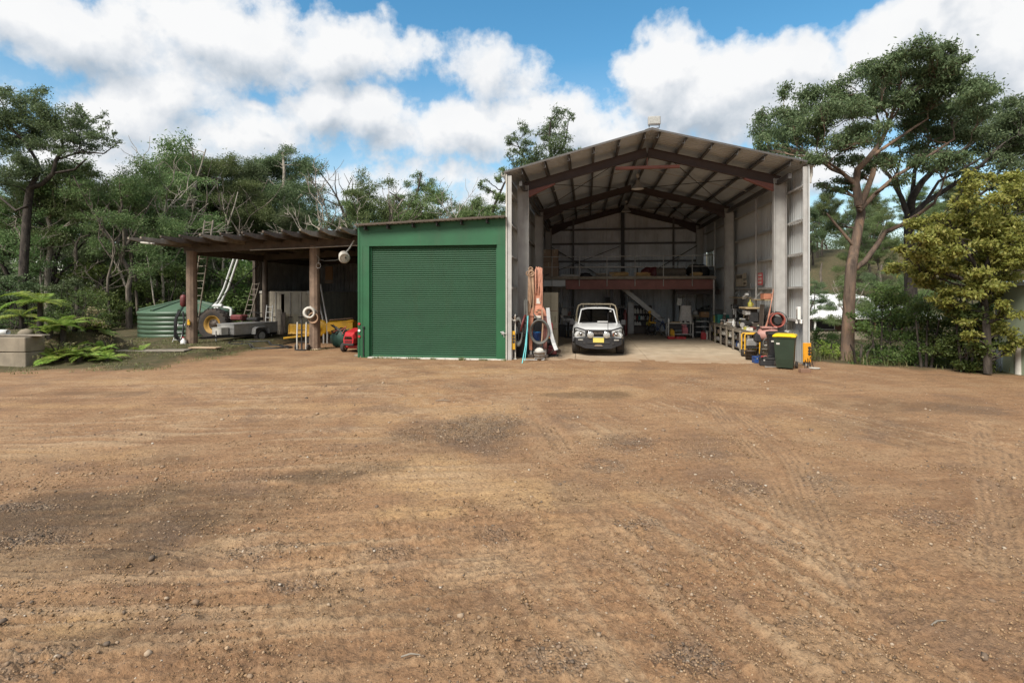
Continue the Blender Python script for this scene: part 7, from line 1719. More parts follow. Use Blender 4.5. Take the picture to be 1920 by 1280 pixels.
# things on the back bench
for i, (px_, w_, h_, m_, lb, nm) in enumerate([(1059, .34, .42, 'dirty_white', 'white carton standing on the back bench left of the ute', 'cardboard_box'), (1066, .30, .22, 'primer_bright', 'red brown parts box on the back bench', 'cardboard_box'), (1058, .42, .10, 'dirty_white', 'flat pale box on the edge of the back bench', 'cardboard_box'), (1150, .3, .30, 'cardboard', 'brown carton on the back bench right of the ute cab', 'cardboard_box'), (1158, .2, .4, 'dark_metal', 'dark tall box on the back bench right of the ute cab', 'cardboard_box')]):
    p = P(px_, 600, Y=BY+.3); carton(lb, (p.x, BY+.18+.1*i, .952), (w_, .3, h_), m_, .1*i)
for i, (px_, m_, lb) in enumerate([(1153,'dirty_white','thin white tube standing on the back bench beside the ute rack'),(1146,'dirty_white','second white tube standing on the back bench beside the ute rack')]):
    bottle(lb, (P(px_,600,Y=BY+.2).x, BY+.12, .952), .5, .05, m_)
p = P(1066, 612, Y=27.5)
o = thing('bench_grinder', 'grey bench grinder pedestal left of the ute', 'grinder', (p.x, 27.2, 0)); MB().lathe([(.20,0),(.18,.04),(.06,.08),(.05,.75),(.12,.78)], n=14).build('pedestal', M['dark_metal'], o); MB().box((0,0,.90),(.30,.2,.2),None,.05).build('motor', M['galv'], o)
for sg in (-1,1): MB().cyl((sg*.18,0,.9),(sg*.25,0,.9),.13,n=18).build('wheel', M['galv'], o)
p = P(1054, 610, Y=27.9); o = thing('drill_stand', 'pale drill stand beside the bench grinder', 'drill', (p.x, 27.7, 0)); MB().bx(-.2,.2,-.2,.2,0,.62,.02).build('cabinet', M['dark_metal'], o); MB().cyl((0,.08,.62),(0,.08,1.15),.04,n=10).box((0,-.02,1.05),(.16,.3,.16),None,.03).cyl((0,-.1,.98),(0,-.1,.78),.025,n=8).build('drill_head', M['dirty_white'], o); MB().box((0,-.05,.68),(.34,.28,.03),None,.006).build('table', M['galv'], o)
# post, gas bottle and bottle shelf
xg_ = P(1172,620,Y=29.0).x
o = thing('gas_cylinder', 'dark red gas cylinder standing left of the bottle shelf', 'gas cylinder', (xg_, 29.0, 0)); MB().lathe([(.115,0),(.12,.03),(.12,1.12),(.09,1.24),(.04,1.30)], n=18).build('tank', M['red_dark'], o); MB().cyl((0,0,1.30),(0,0,1.42),.025,n=8).cyl((-.06,0,1.39),(.06,0,1.39),.02,n=8).build('valve', M['galv'], o); MB().lathe([(.07,1.28),(.07,1.38)], n=12).build('guard_ring', M['red_dark'], o)
p = P(1166, 612, Y=28.6); o = thing('welding_trolley', 'dark welding trolley with hoses beside the red gas cylinder', 'trolley', (p.x-.1, 28.6, 0)); MB().box((0,0,.45),(.42,.5,.5),None,.03).build('welder_case', M['dark_metal'], o); MB().tube([(-.2,.2,.2),(-.2,.25,1.05),(.2,.25,1.05),(.2,.2,.2)],.02,6).build('handle', M['dark_metal'], o); MB().torus((0,-.28,.75),.16,.025,'y',18,6).build('lead_coil', M['black'], o)
for dx in (-.24,.24): MB().cyl((dx-.03,.1,.12),(dx+.03,.1,.12),.12,n=14).build('wheel', M['rubber'], o)
SY = 30.2; sx0, sx1 = P(1189,600,Y=SY).x, P(1221,600,Y=SY).x; szs = [P(1200,py_,Y=SY).z for py_ in (610, 599.5, 588)]
bs = thing('bottle_shelf', 'open shelf of white bottles standing under the stairs', 'shelf', (0,0,0))
for zz in szs: MB().bx(sx0, sx1, SY, SY+.34, zz-.025, zz, .004).build('shelf_board', M['timber_dark'], bs)
for x in (sx0-.02, sx1+.02): MB().bx(x-.02, x+.02, SY, SY+.36, 0, szs[2]+.45, .004).build('side_panel', M['timber_dark'], bs)
MB().bx(sx0, sx1, SY+.345, SY+.36, 0, szs[2]+.45).build('back_panel', M['dark_metal'], bs); MB().bx(sx0, sx1, SY-.01, SY+.01, .04, szs[0]-.06).build('base_panel', M['oil_brown'], bs)
qr = random.Random(3)
for r_, zz in enumerate(szs):
    cols = (['dirty_white']*6 if r_ == 2 else ['dirty_white','red_dark','teal','dirty_white','galv','oil_brown','dirty_white','blue'] if r_ == 1 else ['dirty_white','dirty_white','dirty_white',None,None,'plate_yellow','plate_yellow'])
    for k, m_ in enumerate(cols):
        if not m_: continue
        x = sx0+.06+(sx1-sx0-.12)*k/(len(cols)-1); lv = ('bottom','middle','top')[r_]
        nm_ = {'dirty_white':'white','red_dark':'dark red','teal':'teal','galv':'grey','oil_brown':'brown','blue':'blue','plate_yellow':'yellow'}[m_]
        bottle(f'{nm_} plastic bottle on the {lv} board of the bottle shelf', (x, SY+.10+qr.uniform(0,.1), zz+.002), qr.uniform(.24,.33) if r_ == 2 else qr.uniform(.18,.26), qr.uniform(.055,.075), m_, 'bottles on the shelf under the stairs', qr.choice(['black','red','white_paint']))
for k in range(3):
    bottle(['small hanging bottle nearest the steel cabinet','small hanging bottle in the middle of three','small hanging bottle nearest the stair'][k]+' above the bottle shelf', (sx0+.05+k*.16, SY+.1, szs[2]+.46+.06*k), .12, .03, 'dirty_white')
o = thing('steel_cabinet', 'narrow grey steel cabinet left of the bottle shelf', 'cabinet', (P(1183,600,Y=SY).x, SY+.1, 0)); MB().bx(-.17,.17,-.1,.25,0,1.78,.008).build('body', M['column_grey'], o); MB().bx(-.15,.15,-.118,-.101,.05,1.73,.005).build('door', M['column_grey'], o); MB().bx(.10,.13,-.135,-.119,.85,1.0).build('handle', M['galv'], o)
# ------------------------------------------------------------------ bicycle
p1 = P(1221, 628, Z=0); p2 = P(1242, 633, Z=0)
bk = thing('bicycle', 'dark blue bicycle leaning beside the workshop trolley', 'bicycle', (p1.x, p1.y, 0), math.atan2(p2.y-p1.y, p2.x-p1.x)*0.55)
Lb = .86; rb = .33
for nm, x in (('rear', 0), ('front', Lb)):
    w_ = MB().torus((x,0,rb), rb-.02, .022, 'y', 30, 7).build('wheel', M['rubber'] if nm == 'rear' else M['hose_grey'], bk); mb = MB()
    for k in range(14):
        a_ = 2*math.pi*k/14; mb.cyl((x,0,rb),(x+math.cos(a_)*(rb-.03),0,rb+math.sin(a_)*(rb-.03)),.003,n=4,caps=False)
    mb.build('spokes', M['galv'], w_); MB().torus((x,0,rb), rb-.045, .010, 'y', 30, 5).build('rim', M['galv'], w_)
mb = MB(); bbk, seat_, head_ = (.42,0,.30), (.30,0,.78), (.74,0,.80)
for a, b_ in ((bbk,seat_),(bbk,head_),(seat_,(.76,0,.74)),((0,0,rb),bbk),((0,0,rb),seat_)): mb.cyl(a,b_,.018,n=8)
mb.build('frame', M['blue'], bk); MB().tube([(.73,0,.86),(.77,0,.70),(Lb,0,rb)],.02,7).build('fork', M['blue'], bk)
MB().tube([(.66,-.30,.98),(.74,-.22,.99),(.75,0,.92),(.74,.22,.99),(.66,.30,.98)],.014,6).build('handlebar', M['black'], bk)
MB().loft([[(.16,-.09,.84),(.16,.09,.84),(.16,.08,.88),(.16,-.08,.88)],[(.30,-.06,.85),(.30,.06,.85),(.30,.05,.89),(.30,-.05,.89)],[(.44,-.02,.85),(.44,.02,.85),(.44,.02,.88),(.44,-.02,.88)]],True,True).build('saddle', M['black'], bk)
MB().cyl(seat_,(.29,0,.85),.014,n=7).build('seat_post', M['galv'], bk); MB().torus(bbk,.085,.008,'y',20,5).bar((.42,-.05,.30),(.52,-.06,.18),.02,.02).bar((.42,.05,.30),(.32,.06,.42),.02,.02).build('crank', M['dark_metal'], bk); MB().bar((.40,-.05,.28),(.34,-.18,.0),.016,.016).build('kick_stand', M['galv'], bk)
p = P(1222, 608, Y=29.2)
o = thing('tiller', 'yellow framed tiller standing behind the bicycle', 'tiller', (p.x, 29.4, 0)); MB().box((0,0,.35),(.34,.4,.3),None,.05).build('engine', M['dark_metal'], o); MB().tube([(-.12,.1,.3),(-.12,.1,.75),(-.05,-.15,1.05)],.02,6).tube([(.12,.1,.3),(.12,.1,.75),(.16,-.15,1.05)],.02,6).build('handle', M['yellow'], o); MB().box((.02,-.2,.70),(.40,.2,.08),Matrix.Rotation(.15,3,'Y'),.02).box((-.1,-.2,1.25),(.16,.12,.16),None,.04).build('cowl', M['yellow'], o); MB().cyl((-.1,-.2,.75),(-.1,-.2,1.2),.02,n=6).build('stem', M['yellow'], o)
for dx in (-.2,.2): MB().cyl((dx-.04,.1,.16),(dx+.04,.1,.16),.16,n=16).build('wheel', M['rubber'], o)
# ------------------------------------------------------------------ workshop trolley and what it carries
TY = 27.4; ta, tb_ = P(1252,632,Y=TY).x, P(1301,632,Y=TY).x; th_ = P(1270,605,Y=TY).z
wt_ = thing('workshop_trolley', 'steel workshop trolley with pale top under the draped white sheet', 'trolley', (0,0,0))
MB().bx(ta, tb_, TY, TY+.75, th_-.05, th_, .006).build('table_top', M['dirty_white'], wt_)
for x in (ta+.04, tb_-.04):
    for y in (TY+.05, TY+.7): MB().bx(x-.03, x+.03, y-.03, y+.03, .12, th_-.051).build('leg', M['galv'], wt_); MB().cyl((x-.02,y,.07),(x+.02,y,.07),.07,n=12).build('caster', M['galv'], wt_)
MB().bx(ta+.05, tb_-.05, TY+.06, TY+.7, .20, .24).build('lower_shelf', M['galv'], wt_); MB().bx(ta+.1, ta+.85, TY+.25, TY+.7, .45, .75, .02).build('drawer_unit', M['dark_metal'], wt_)
MB().bx(ta+.15, ta+.6, TY-.02, TY+.2, th_+.001, th_+.05, .006).build('raised_edge', M['ply'], wt_)
p = P(1288, 590, Y=TY+.35)
o = thing('draped_sheet', 'mottled white dust sheet draped over a machine on the trolley', 'sheet', (p.x-.05, TY+.40, th_))
sh_h = P(1280,573,Y=TY+.35).z-th_; rings = []; gq = np.random.default_rng(8)
for k in range(7):
    t_ = k/6; w_ = .26+.10*(1-t_)**1.5; d_ = .20+.06*(1-t_); rg = []
    for j in range(20):
        a_ = 2*math.pi*j/20; e = .6; cx_, sy__ = math.cos(a_), math.sin(a_); fold = 1+.09*(1-t_)*math.cos(a_*7+.5)
        rg.append((w_*math.copysign(abs(cx_)**e,cx_)*fold, d_*math.copysign(abs(sy__)**e,sy__)*fold, sh_h*t_+.004+(.03*(1-t_)*math.cos(a_*5))*(k == 0)*.5))
    rings.append(rg)
MB().loft(rings, True, True).build('cloth', M['cloth'], o)
jerry('pink fuel can standing on the lower shelf of the workshop trolley', (P(1284,628,Y=TY+.2).x, TY+.18, .242), (.26,.18,.40), 'pink', .1)
carton('flat pink carton lid on top of the pink fuel can', (P(1283,612,Y=TY+.2).x, TY+.22, .63), (.24,.16,.05), 'pink', -.25)
jerry('yellow fuel can in front of the left trolley leg', (P(1260,633,Y=TY-.1).x, TY-.10, .14), (.20,.16,.36), 'yellow', .2)
toolbox('red toolbox on the floor at the left foot of the trolley', (P(1258,634,Y=TY-.2).x, TY-.2, 0), (.34,.22,.16), 'red', .15, 'orange')
toolbox('long flat red toolbox under the workshop trolley', (P(1276,634,Y=TY-.1).x, TY-.12, 0), (.48,.2,.12), 'red', 0)
bottle('white spray bottle at the left end of the trolley top', (ta+.06, TY+.1, th_+.001), .26, .045, 'white_paint', None, 'red')
for i in range(5): tin(['pale tin near the sheet on the trolley top','dark tin near the sheet on the trolley top','grey tin near the right end of the trolley top','small black tin at the right end of the trolley top','dusty tin at the front of the trolley top'][i], (tb_-.62+i*.12, TY+.06+.02*(i % 2), th_+.001), .06+.03*(i % 3), .045, ('dirty_white','dark_metal','galv','black','dirty_white')[i])
# behind the trolley: machine, chair, white panel
o = thing('plastic_shield', 'tilted white plastic panel standing behind the draped sheet', 'panel', tuple(P(1274,566,Y=29.0))); MB().box((0,0,0),(.24,.04,.38),Matrix.Rotation(.15,3,'Y'),.02).build('sheet', M['dirty_white'], o); MB().bar((0,.03,-.1),(.05,.06,-1.4),.03,.03).build('stake', M['dark_metal'], o)
o = thing('curved_ribs', 'curved dark slatted guard behind the draped sheet', 'guard', tuple(P(1288,568,Y=29.0)))
for k in range(4): MB().tube([(k*.09-.1,0,-.9),(k*.09-.12,0,.18-.05*k),(k*.09-.05,0,.22-.06*k)],.018,6).build('slat', M['timber_grey'], o)
mch = thing('lathe_machine', 'dull green machine with cream hood right of the draped sheet', 'machine', (P(1303,600,Y=28.8).x, 28.8, 0)); MB().box((0,0,.45),(.55,.5,.9),None,.04).build('cabinet', M['dark_metal'], mch); MB().box((0,-.05,1.02),(.42,.4,.22),None,.06).build('hood', M['cabinet_beige'], mch); MB().lathe([(.12,0),(.16,.1),(.1,.24),(0,.26)],(0,0,1.13),14).build('motor_cap', M['galv'], mch)
MB().box((.05,-.28,.86),(.34,.1,.14),None,.03).build('drip_tray', M['tank_roof'], mch)
# steel rack of steps right
rx0, rx1 = P(1303,630,Y=28.2).x, P(1332,630,Y=28.2).x
rk = thing('steel_rack', 'low steel rack with three rails right of the workshop trolley', 'rack', (0,0,0))
for zz in (.28,.55,.82): MB().bar((rx0,28.2,zz),(rx1,28.2,zz),.05,.05).bar((rx0,28.7,zz),(rx1,28.7,zz),.05,.05).build('rail', M['galv'], rk)
for x in (rx0+.03, rx1-.03):
    for y in (28.2,28.7): MB().bx(x-.025,x+.025,y-.025,y+.025,0,1.0).build('leg', M['dark_metal'], rk)
MB().bx(rx0, rx1, 28.15, 28.75, 1.0, 1.03).build('top_sheet', M['dark_metal'], rk)
carton('brown open carton on the steel rack', (P(1320,600,Y=28.4).x, 28.4, 1.031), (.42,.34,.26), 'cardboard_dk', .1)
jerry('red fuel can on the floor in front of the steel rack', (P(1319,637,Y=27.3).x, 27.3, 0), (.24,.2,.40), 'red', -.1)
tin('pale tall tin beside the red fuel can', (P(1327,637,Y=27.2).x, 27.25, 0), .40, .085, 'dirty_white')
tin('rusty drum between the pale tin and the yellow green post', (P(1333,638,Y=27.2).x, 27.2, 0), .36, .16, 'primer_red', None, 'dark_metal', 'drum', 'drum')
o = MB().tube([tuple(P(1336,626,Y=27.5)), tuple(P(1334,614,Y=27.6)), tuple(P(1337,602,Y=27.7))],.05,7).build('exhaust_pipe', M['galv']); tag(o, 'bent grey exhaust pipe leaning by the yellow green post', 'pipe')
o = thing('guard_post', 'yellow green square post at the foot of the mezzanine prop', 'post', (P(1342,640,Y=26.2).x, 26.2, 0)); MB().bx(-.10,.10,-.06,.06,0,P(1342,592,Y=26.2).z,.012).build('shaft', M['green_post'], o); MB().box((.03,-.08,.66),(.18,.1,.14),None,.03).build('clamp', M['black'], o)
cab_ = thing('bench_vice_stand', 'dark grey cabinet behind the yellow green post', 'cabinet', (P(1348,600,Y=27.6).x, 27.8, 0)); MB().box((0,0,.6),(.5,.5,1.2),None,.03).build('body', M['column_grey'], cab_); MB().box((0,-.26,.6),(.44,.02,1.1),None,.006).build('door', M['dark_metal'], cab_)
# back wall shelf right of stairs
o = thing('corner_shelf', 'dark steel shelf along the right part of the back wall', 'shelf', (0,0,0)); a, b_ = P(1308,578,Y=31.5).x, P(1336,580,Y=31.5).x
MB().bx(a, b_+.3, 31.4, 31.9, 1.30, 1.34).build('shelf_board', M['dark_metal'], o)
for x in (a+.1, b_): MB().bx(x-.02,x+.02,31.45,31.85,0,1.299).build('bracket', M['dark_metal'], o)
for i, px_ in enumerate((1316,1322,1329)): tin(['small dark tin on the corner shelf nearest the stairs','middle tin on the corner shelf','tin on the corner shelf nearest the right wall'][i], (P(px_,578,Y=31.6).x, 31.6, 1.342), .12+.05*i, .08, ('dark_metal','galv','oil_brown')[i])
# ------------------------------------------------------------------ mezzanine load
DZ = 3.092
for i, (px0, px1, y0, h, m_, lb) in enumerate([(1010,1047,28.6,.82,'cardboard','wide pale brown carton at the left end of the mezzanine'), (1010,1033,28.55,.66,'cardboard','pale brown carton stacked on the left of the wide one'), (1034,1046,28.55,.66,'cardboard','narrow brown carton stacked on the right of the wide one')]):
    a, b_ = P(px0,500,Y=y0).x, P(px1,500,Y=y0).x; carton(lb, ((a+b_)/2, y0+.4, DZ+(.835 if i else 0)), (b_-a-.01,.7,h), m_)
def heap(name, label, cat, px_, Y, w, d, h, m, n, kind, seed):
    g_ = random.Random(seed); p = P(px_,510,Y=Y); o = thing(name, label, cat, (p.x, Y, DZ))
    for k in range(n):
        if kind == 'plank': zz = h*(k+.5)/n; MB().box((g_.uniform(-.1,.1)*w, g_.uniform(-.2,.2)*d, zz), (w*g_.uniform(.6,1), d*.35, h/n*.9), g_.uniform(-.12,.12), .004).build('offcut', M[m], o)
        else:
            mb = MB().sph((g_.uniform(-.3,.3)*w, g_.uniform(-.2,.2)*d, h*.3), (w*.35, d*.4, h*.4), 9); mb.v = [(x+g_.uniform(-.04,.04), y+g_.uniform(-.04,.04), max(0, z+g_.uniform(-.04,.04))) for x,y,z in mb.v]; mb.build('bag', M[m], o)
    return o
heap('timber_stack', 'yellow timber offcuts behind the second mezzanine rail post', 'timber', 1163, 28.3, 1.0, .5, .26, 'timber_yellow', 6, 'plank', 1)
heap('timber_stack', 'yellow timber offcuts in the middle of the mezzanine', 'timber', 1204, 28.3, .9, .5, .24, 'timber_yellow', 6, 'plank', 2)
heap('timber_stack', 'small yellow timber pile at the right end of the mezzanine', 'timber', 1306, 28.3, .6, .4, .24, 'timber_yellow', 5, 'plank', 3)
heap('timber_stack', 'grey board offcuts on the left half of the mezzanine', 'timber', 1068, 28.4, 1.1, .5, .16, 'dirty_white', 5, 'plank', 4)
heap('timber_stack', 'pale grey offcuts left of the yellow timber on the mezzanine', 'timber', 1130, 28.4, .9, .5, .22, 'timber_grey', 5, 'plank', 5)
heap('black_bag', 'low black bag on the left half of the mezzanine', 'bag', 1094, 28.9, .8, .6, .34, 'black', 3, 'bag', 6)
heap('black_bag', 'dark heap of gear at the right end of the mezzanine by the window', 'bag', 1308, 29.6, 1.1, .7, 1.0, 'dark_metal', 5, 'bag', 7)
heap('brown_bag', 'brown bundle left of the rolled carpet on the mezzanine', 'bag', 1218, 29.3, .9, .6, .8, 'red_dark', 4, 'bag', 8)
o = thing('carpet_roll', 'rolled patterned carpet lying on the mezzanine', 'carpet', tuple(P(1258,511,Y=28.9))); o.location.z = DZ; mb = MB(); L = .72
mb.cyl((-L,0,.26),(L,0,.24),.25,n=18); mb.build('roll', M['carpet_roll'], o); MB().lathe([(.24,0),(.16,.015),(.15,0),(.08,.012),(0,.01)],(-L,0,.26),18,Matrix.Rotation(-math.pi/2,3,'Y')).build('roll_end', M['dirty_white'], o)
o = thing('long_pole', 'long pale pole lying behind the mezzanine handrail', 'pole', (0,0,0)); MB().cyl((P(1056,502,Y=29.6).x,29.6,DZ+.55),(P(1205,502,Y=29.6).x,29.6,DZ+.55),.03,n=8).build('shaft', M['galv'], o)
for x in (P(1070,502,Y=29.6).x, P(1195,502,Y=29.6).x): MB().bx(x-.03,x+.03,29.55,29.65,DZ,DZ+.52).build('trestle', M['dark_metal'], o)
o = thing('work_lamp', 'small work lamp on the mezzanine near the window', 'lamp', tuple(P(1271,502,Y=30.0))); o.location.z = DZ; MB().tube([(0,0,0),(0,0,.8),(.02,0,.95)],.02,6).build('stand', M['dark_metal'], o); MB().sph((.02,-.03,1.0),.07,10).build('lamp_glass', M['lens'], o)
# ------------------------------------------------------------------ pendant lamps under the ridge
for i, (px_, py_, Y) in enumerate([(1193, 350, 22.6), (1167, 394, 29.2)]):
    p = P(px_, py_, Y=Y); o = thing('pendant_lamp', ['bell shaped pendant lamp hanging under the barn ridge nearest the opening','bell shaped pendant lamp hanging deeper under the barn ridge'][i], 'lamp', (XM-.02, Y, 0)); z0 = p.z
    MB().lathe([(.27,z0-.10),(.255,z0-.09),(.16,z0+.06),(.09,z0+.12),(.09,z0+.26),(0,z0+.28)], n=22, cap=False).build('lamp_shade', M['galv'], o); MB().lathe([(.24,z0-.075),(.12,z0+.03),(0,z0+.04)], n=20).build('diffuser', M['white_paint'], o)
    MB().cyl((0,0,z0+.27),(0,0,roof_z(XM)-.06),.012,n=6).build('rod', M['galv'], o); MB().box((0,0,z0+.44),(.13,.13,.16),None,.02).build('ballast_box', M['galv'], o)
# ------------------------------------------------------------------ right wall: bench, shelves, signs
wx = XR-.20
bench2 = thing('long_workbench', 'long timber workbench with slatted lower shelves along the right wall', 'workbench', (0,0,0))
b0, b1 = 20.4, 26.6; bxl = XR-1.05
for k in range(5): MB().bx(bxl+k*.15+.003, bxl+(k+1)*.15-.003, b0, b1, .84, .89, .005).build('top_plank', M['timber_grey'], bench2)
for k in range(4): MB().bx(bxl+.02+k*.17, bxl+.16+k*.17, b0, b1, .42, .45, .004).build('shelf_plank', M['timber_dark'], bench2)
for k in range(5): MB().bx(bxl-.0+k*.17, bxl+.14+k*.17, b0, b1, .10, .13, .004).build('shelf_plank', M['timber_dark'], bench2)
for k in range(7):
    y = b0+.06+k*(b1-b0-.12)/6
    for x in (bxl-.035, XR-.33): MB().bx(x-.033, x+.033, y-.045, y+.045, 0, .839, .005).build('leg', M['timber_grey'], bench2)
MB().bx(bxl-.03, bxl-.004, b0, b1, .74, .838, .004).build('apron', M['timber_grey'], bench2)
qr = random.Random(12); mats_ = ['dirty_white','oil_brown','galv','cardboard','dark_metal','primer_red','galv','rope_tan','dirty_white','blue','green_post']
shade_ = {'dirty_white':'white','oil_brown':'oily brown','galv':'grey','cardboard':'brown','dark_metal':'black','primer_red':'rusty','rope_tan':'tan','blue':'blue','green_post':'olive'}
for lev, zz in (('middle', .452), ('lowest', .132)):
    y = b0+.25; k = 0
    while y < b1-.15:
        m_ = qr.choice(mats_); x = bxl+.10+qr.uniform(0,.12); s_ = qr.uniform(.06,.10)
        sec = ('near end','middle part','far end')[min(2, int((y-b0)/2.07))]
        lb = f'{shade_[m_]} %s on the {lev} shelf of the long workbench, {sec}'
        if k % 3 == 0: tin(lb % 'tin', (x, y, zz), qr.uniform(.12,.22), s_, m_, 'clutter on the workbench shelves')
        elif k % 3 == 1: carton(lb % 'parts box', (x, y, zz), (.2,.2,qr.uniform(.08,.2)), m_, qr.uniform(-.3,.3), 'clutter on the workbench shelves', 'parts_box')
        else: bottle(lb % 'bottle', (x, y, zz), qr.uniform(.16,.24), s_*.8, m_, 'clutter on the workbench shelves')
        y += qr.uniform(.20,.36); k += 1
TZ = .892
bottle('white spray bottle on the long workbench beside the white tub', (bxl+.15, P(1375,612,X=bxl+.15).y, TZ), .30, .05, 'white_paint', None, 'white_paint')
yy = 23.6
o = thing('white_tub', 'white plastic tub on the long workbench', 'tub', (bxl+.25, yy, TZ)); MB().lathe([(0,.01),(.22,.01),(.26,.14),(.28,.14),(.28,.155),(.25,.155),(.21,.03),(0,.03)],n=22).build('basin', M['white_paint'], o); MB().lathe([(.045,0),(.045,.15),(.02,.22),(0,.24)],(.05,.05,.03),10).build('bottle_inside', M['dirty_white'], o)
o = thing('hand_tools', 'pile of steel hand tools on the long workbench by the white tub', 'tools', (bxl+.18, 22.75, TZ))
for k in range(8): MB().bar((qr.uniform(-.12,.12),qr.uniform(-.3,.3),.02+k*.012),(qr.uniform(-.15,.15),qr.uniform(-.35,.35),.03+k*.014),.03,.02,b=.004).build('spanner', M['alu'] if k % 2 else M['dark_metal'], o)
o = thing('yellow_grinder', 'yellow and black grinder on the long workbench', 'grinder', (bxl+.22, 22.1, TZ)); MB().sph((0,0,.15),(.16,.2,.15),14).build('body', M['green_post'], o); MB().cyl((-.16,-.05,.15),(-.24,-.05,.15),.12,n=16).build('disc', M['dark_metal'], o); MB().tube([(0,.15,.15),(.05,.3,.2)],.04,8).build('handle', M['black'], o)
o = thing('blower_motor', 'grey and black electric motor on the near end of the long workbench', 'motor', (bxl+.22, 21.45, TZ)); MB().cyl((-.2,-.1,.17),(.1,.12,.17),.14,n=18).build('casing', M['dark_metal'], o); MB().cyl((-.24,-.13,.17),(-.2,-.1,.17),.09,n=16).cyl((.1,.12,.17),(.24,.2,.24),.07,n=12).build('fan_cover', M['galv'], o); MB().bx(-.15,.15,-.1,.1,0,.05,.01).build('foot', M['dark_metal'], o)
# milling machine behind the bench top
o = thing('milling_machine', 'oily grey machine tool with flat top standing on the long workbench', 'machine', (XR-.62, 21.9, TZ))
MB().box((0,0,.12),(.55,.8,.24),None,.03).build('base', M['oil_brown'], o); MB().box((.08,0,.45),(.36,.70,.42),None,.05).build('head', M['dark_metal'], o); MB().box((.04,0,.55),(.34,.62,.46),None,.04).build('column', M['oil_brown'], o); MB().box((0,0,.80),(.55,.95,.07),None,.02).build('table_top', M['ply'], o); MB().box((-.14,-.1,.62),(.2,.5,.2),None,.04).build('gear_cover', M['galv'], o)
for k in range(5): MB().cyl((-.22,-.35+k*.17,.30+.06*(k%2)),(-.34,-.36+k*.17,.30+.06*(k%2)),.035,n=10).build('knob', M['alu'] if k % 2 else M['black'], o)
MB().torus((-.33,.05,.18),.10,.014,'x',18,6).build('hand_wheel', M['dark_metal'], o)
MB().tube([(-.2,.3,.3),(-.4,.35,.1),(-.38,.1,-.0)],.02,6).build('coolant_hose', M['black'], o)
o = thing('yellow_can', 'yellow oil can on top of the machine tool', 'can', (XR-.60, 21.9, TZ+.852)); MB().lathe([(.09,0),(.09,.15),(.03,.20),(.02,.28)],n=14).build('body', M['green_post'], o); MB().tube([(.08,0,.03),(.14,0,.08),(.08,0,.13)],.010,6).build('handle', M['yellow'], o)
# vices and boards further back
for i, (y, lb) in enumerate([(25.9, 'teal plastic crate on the far end of the long workbench')]):
    o = thing('plastic_crate', lb, 'crate', (bxl+.35, y, TZ)); mb = MB()
    mb.bx(-.25,.25,-.3,.3,0,.02).bx(-.25,-.23,-.3,.3,.02,.38).bx(.23,.25,-.3,.3,.02,.38).bx(-.23,.23,-.3,-.28,.02,.38).bx(-.23,.23,.28,.3,.02,.38); mb.build('shell', M['teal'], o)
    for zz in (.1,.2,.3): MB().bx(-.255,-.249,-.28,.28,zz,zz+.02).build('rib', M['teal'], o)
o = thing('drill_press', 'black drill press on the long workbench below the two shelves', 'drill', (XR-.55, 24.3, TZ)); MB().box((0,0,.03),(.34,.4,.06),None,.01).build('base', M['dark_metal'], o); MB().cyl((.06,.05,.06),(.06,.05,.85),.035,n=10).build('column', M['alu'], o); MB().box((-.02,0,.80),(.2,.46,.18),None,.04).build('head', M['black'], o); MB().cyl((-.06,-.12,.72),(-.06,-.12,.45),.03,n=10).build('chuck', M['alu'], o); MB().cyl((-.02,0,.28),(-.02,0,.31),.16,n=18).build('table', M['dark_metal'], o)
for k in range(3):
    a_ = k*2.1; MB().cyl((-.12,-.1,.78),(-.12-.02,-.1+.16*math.cos(a_),.78+.16*math.sin(a_)),.01,n=6).build('handle', M['alu'], o)
o = thing('cutting_board', 'tan board standing on the bench against the right wall', 'board', (XR-.32, 23.5, TZ)); MB().box((0,0,.33),(.04,.55,.66),Matrix.Rotation(.08,3,'Y'),.006).build('board', M['ply'], o)
for i, (y, lb) in enumerate([(25.2, 'brown bottle rack board on the bench below the left shelf'), (24.9, 'second brown board on the bench below the left shelf')]):
    o = thing('brown_board', lb, 'board', (XR-.34-.05*i, y, TZ)); MB().box((0,0,.28),(.03,.42,.56),Matrix.Rotation(.1,3,'Y'),.005).build('board', M['oil_brown'], o)
for i, y in enumerate((25.35, 25.1)): bottle(['white topped bottle left of the drill press','second white topped bottle left of the drill press'][i], (bxl+.3, y, TZ), .46, .05, 'oil_brown', None, 'white_paint')
o = thing('drying_easel', 'thin aluminium frame leaning beside the teal crate', 'frame', (bxl+.3, 25.45, TZ)); mb = MB()
for a, b_ in (((0,-.1,0),(.12,-.1,.62)),((0,.12,0),(.12,.12,.62)),((0,-.1,0),(0,.12,0)),((.12,-.1,.62),(.12,.12,.62))): mb.bar(a,b_,.02,.02)
mb.build('frame', M['alu'], o)
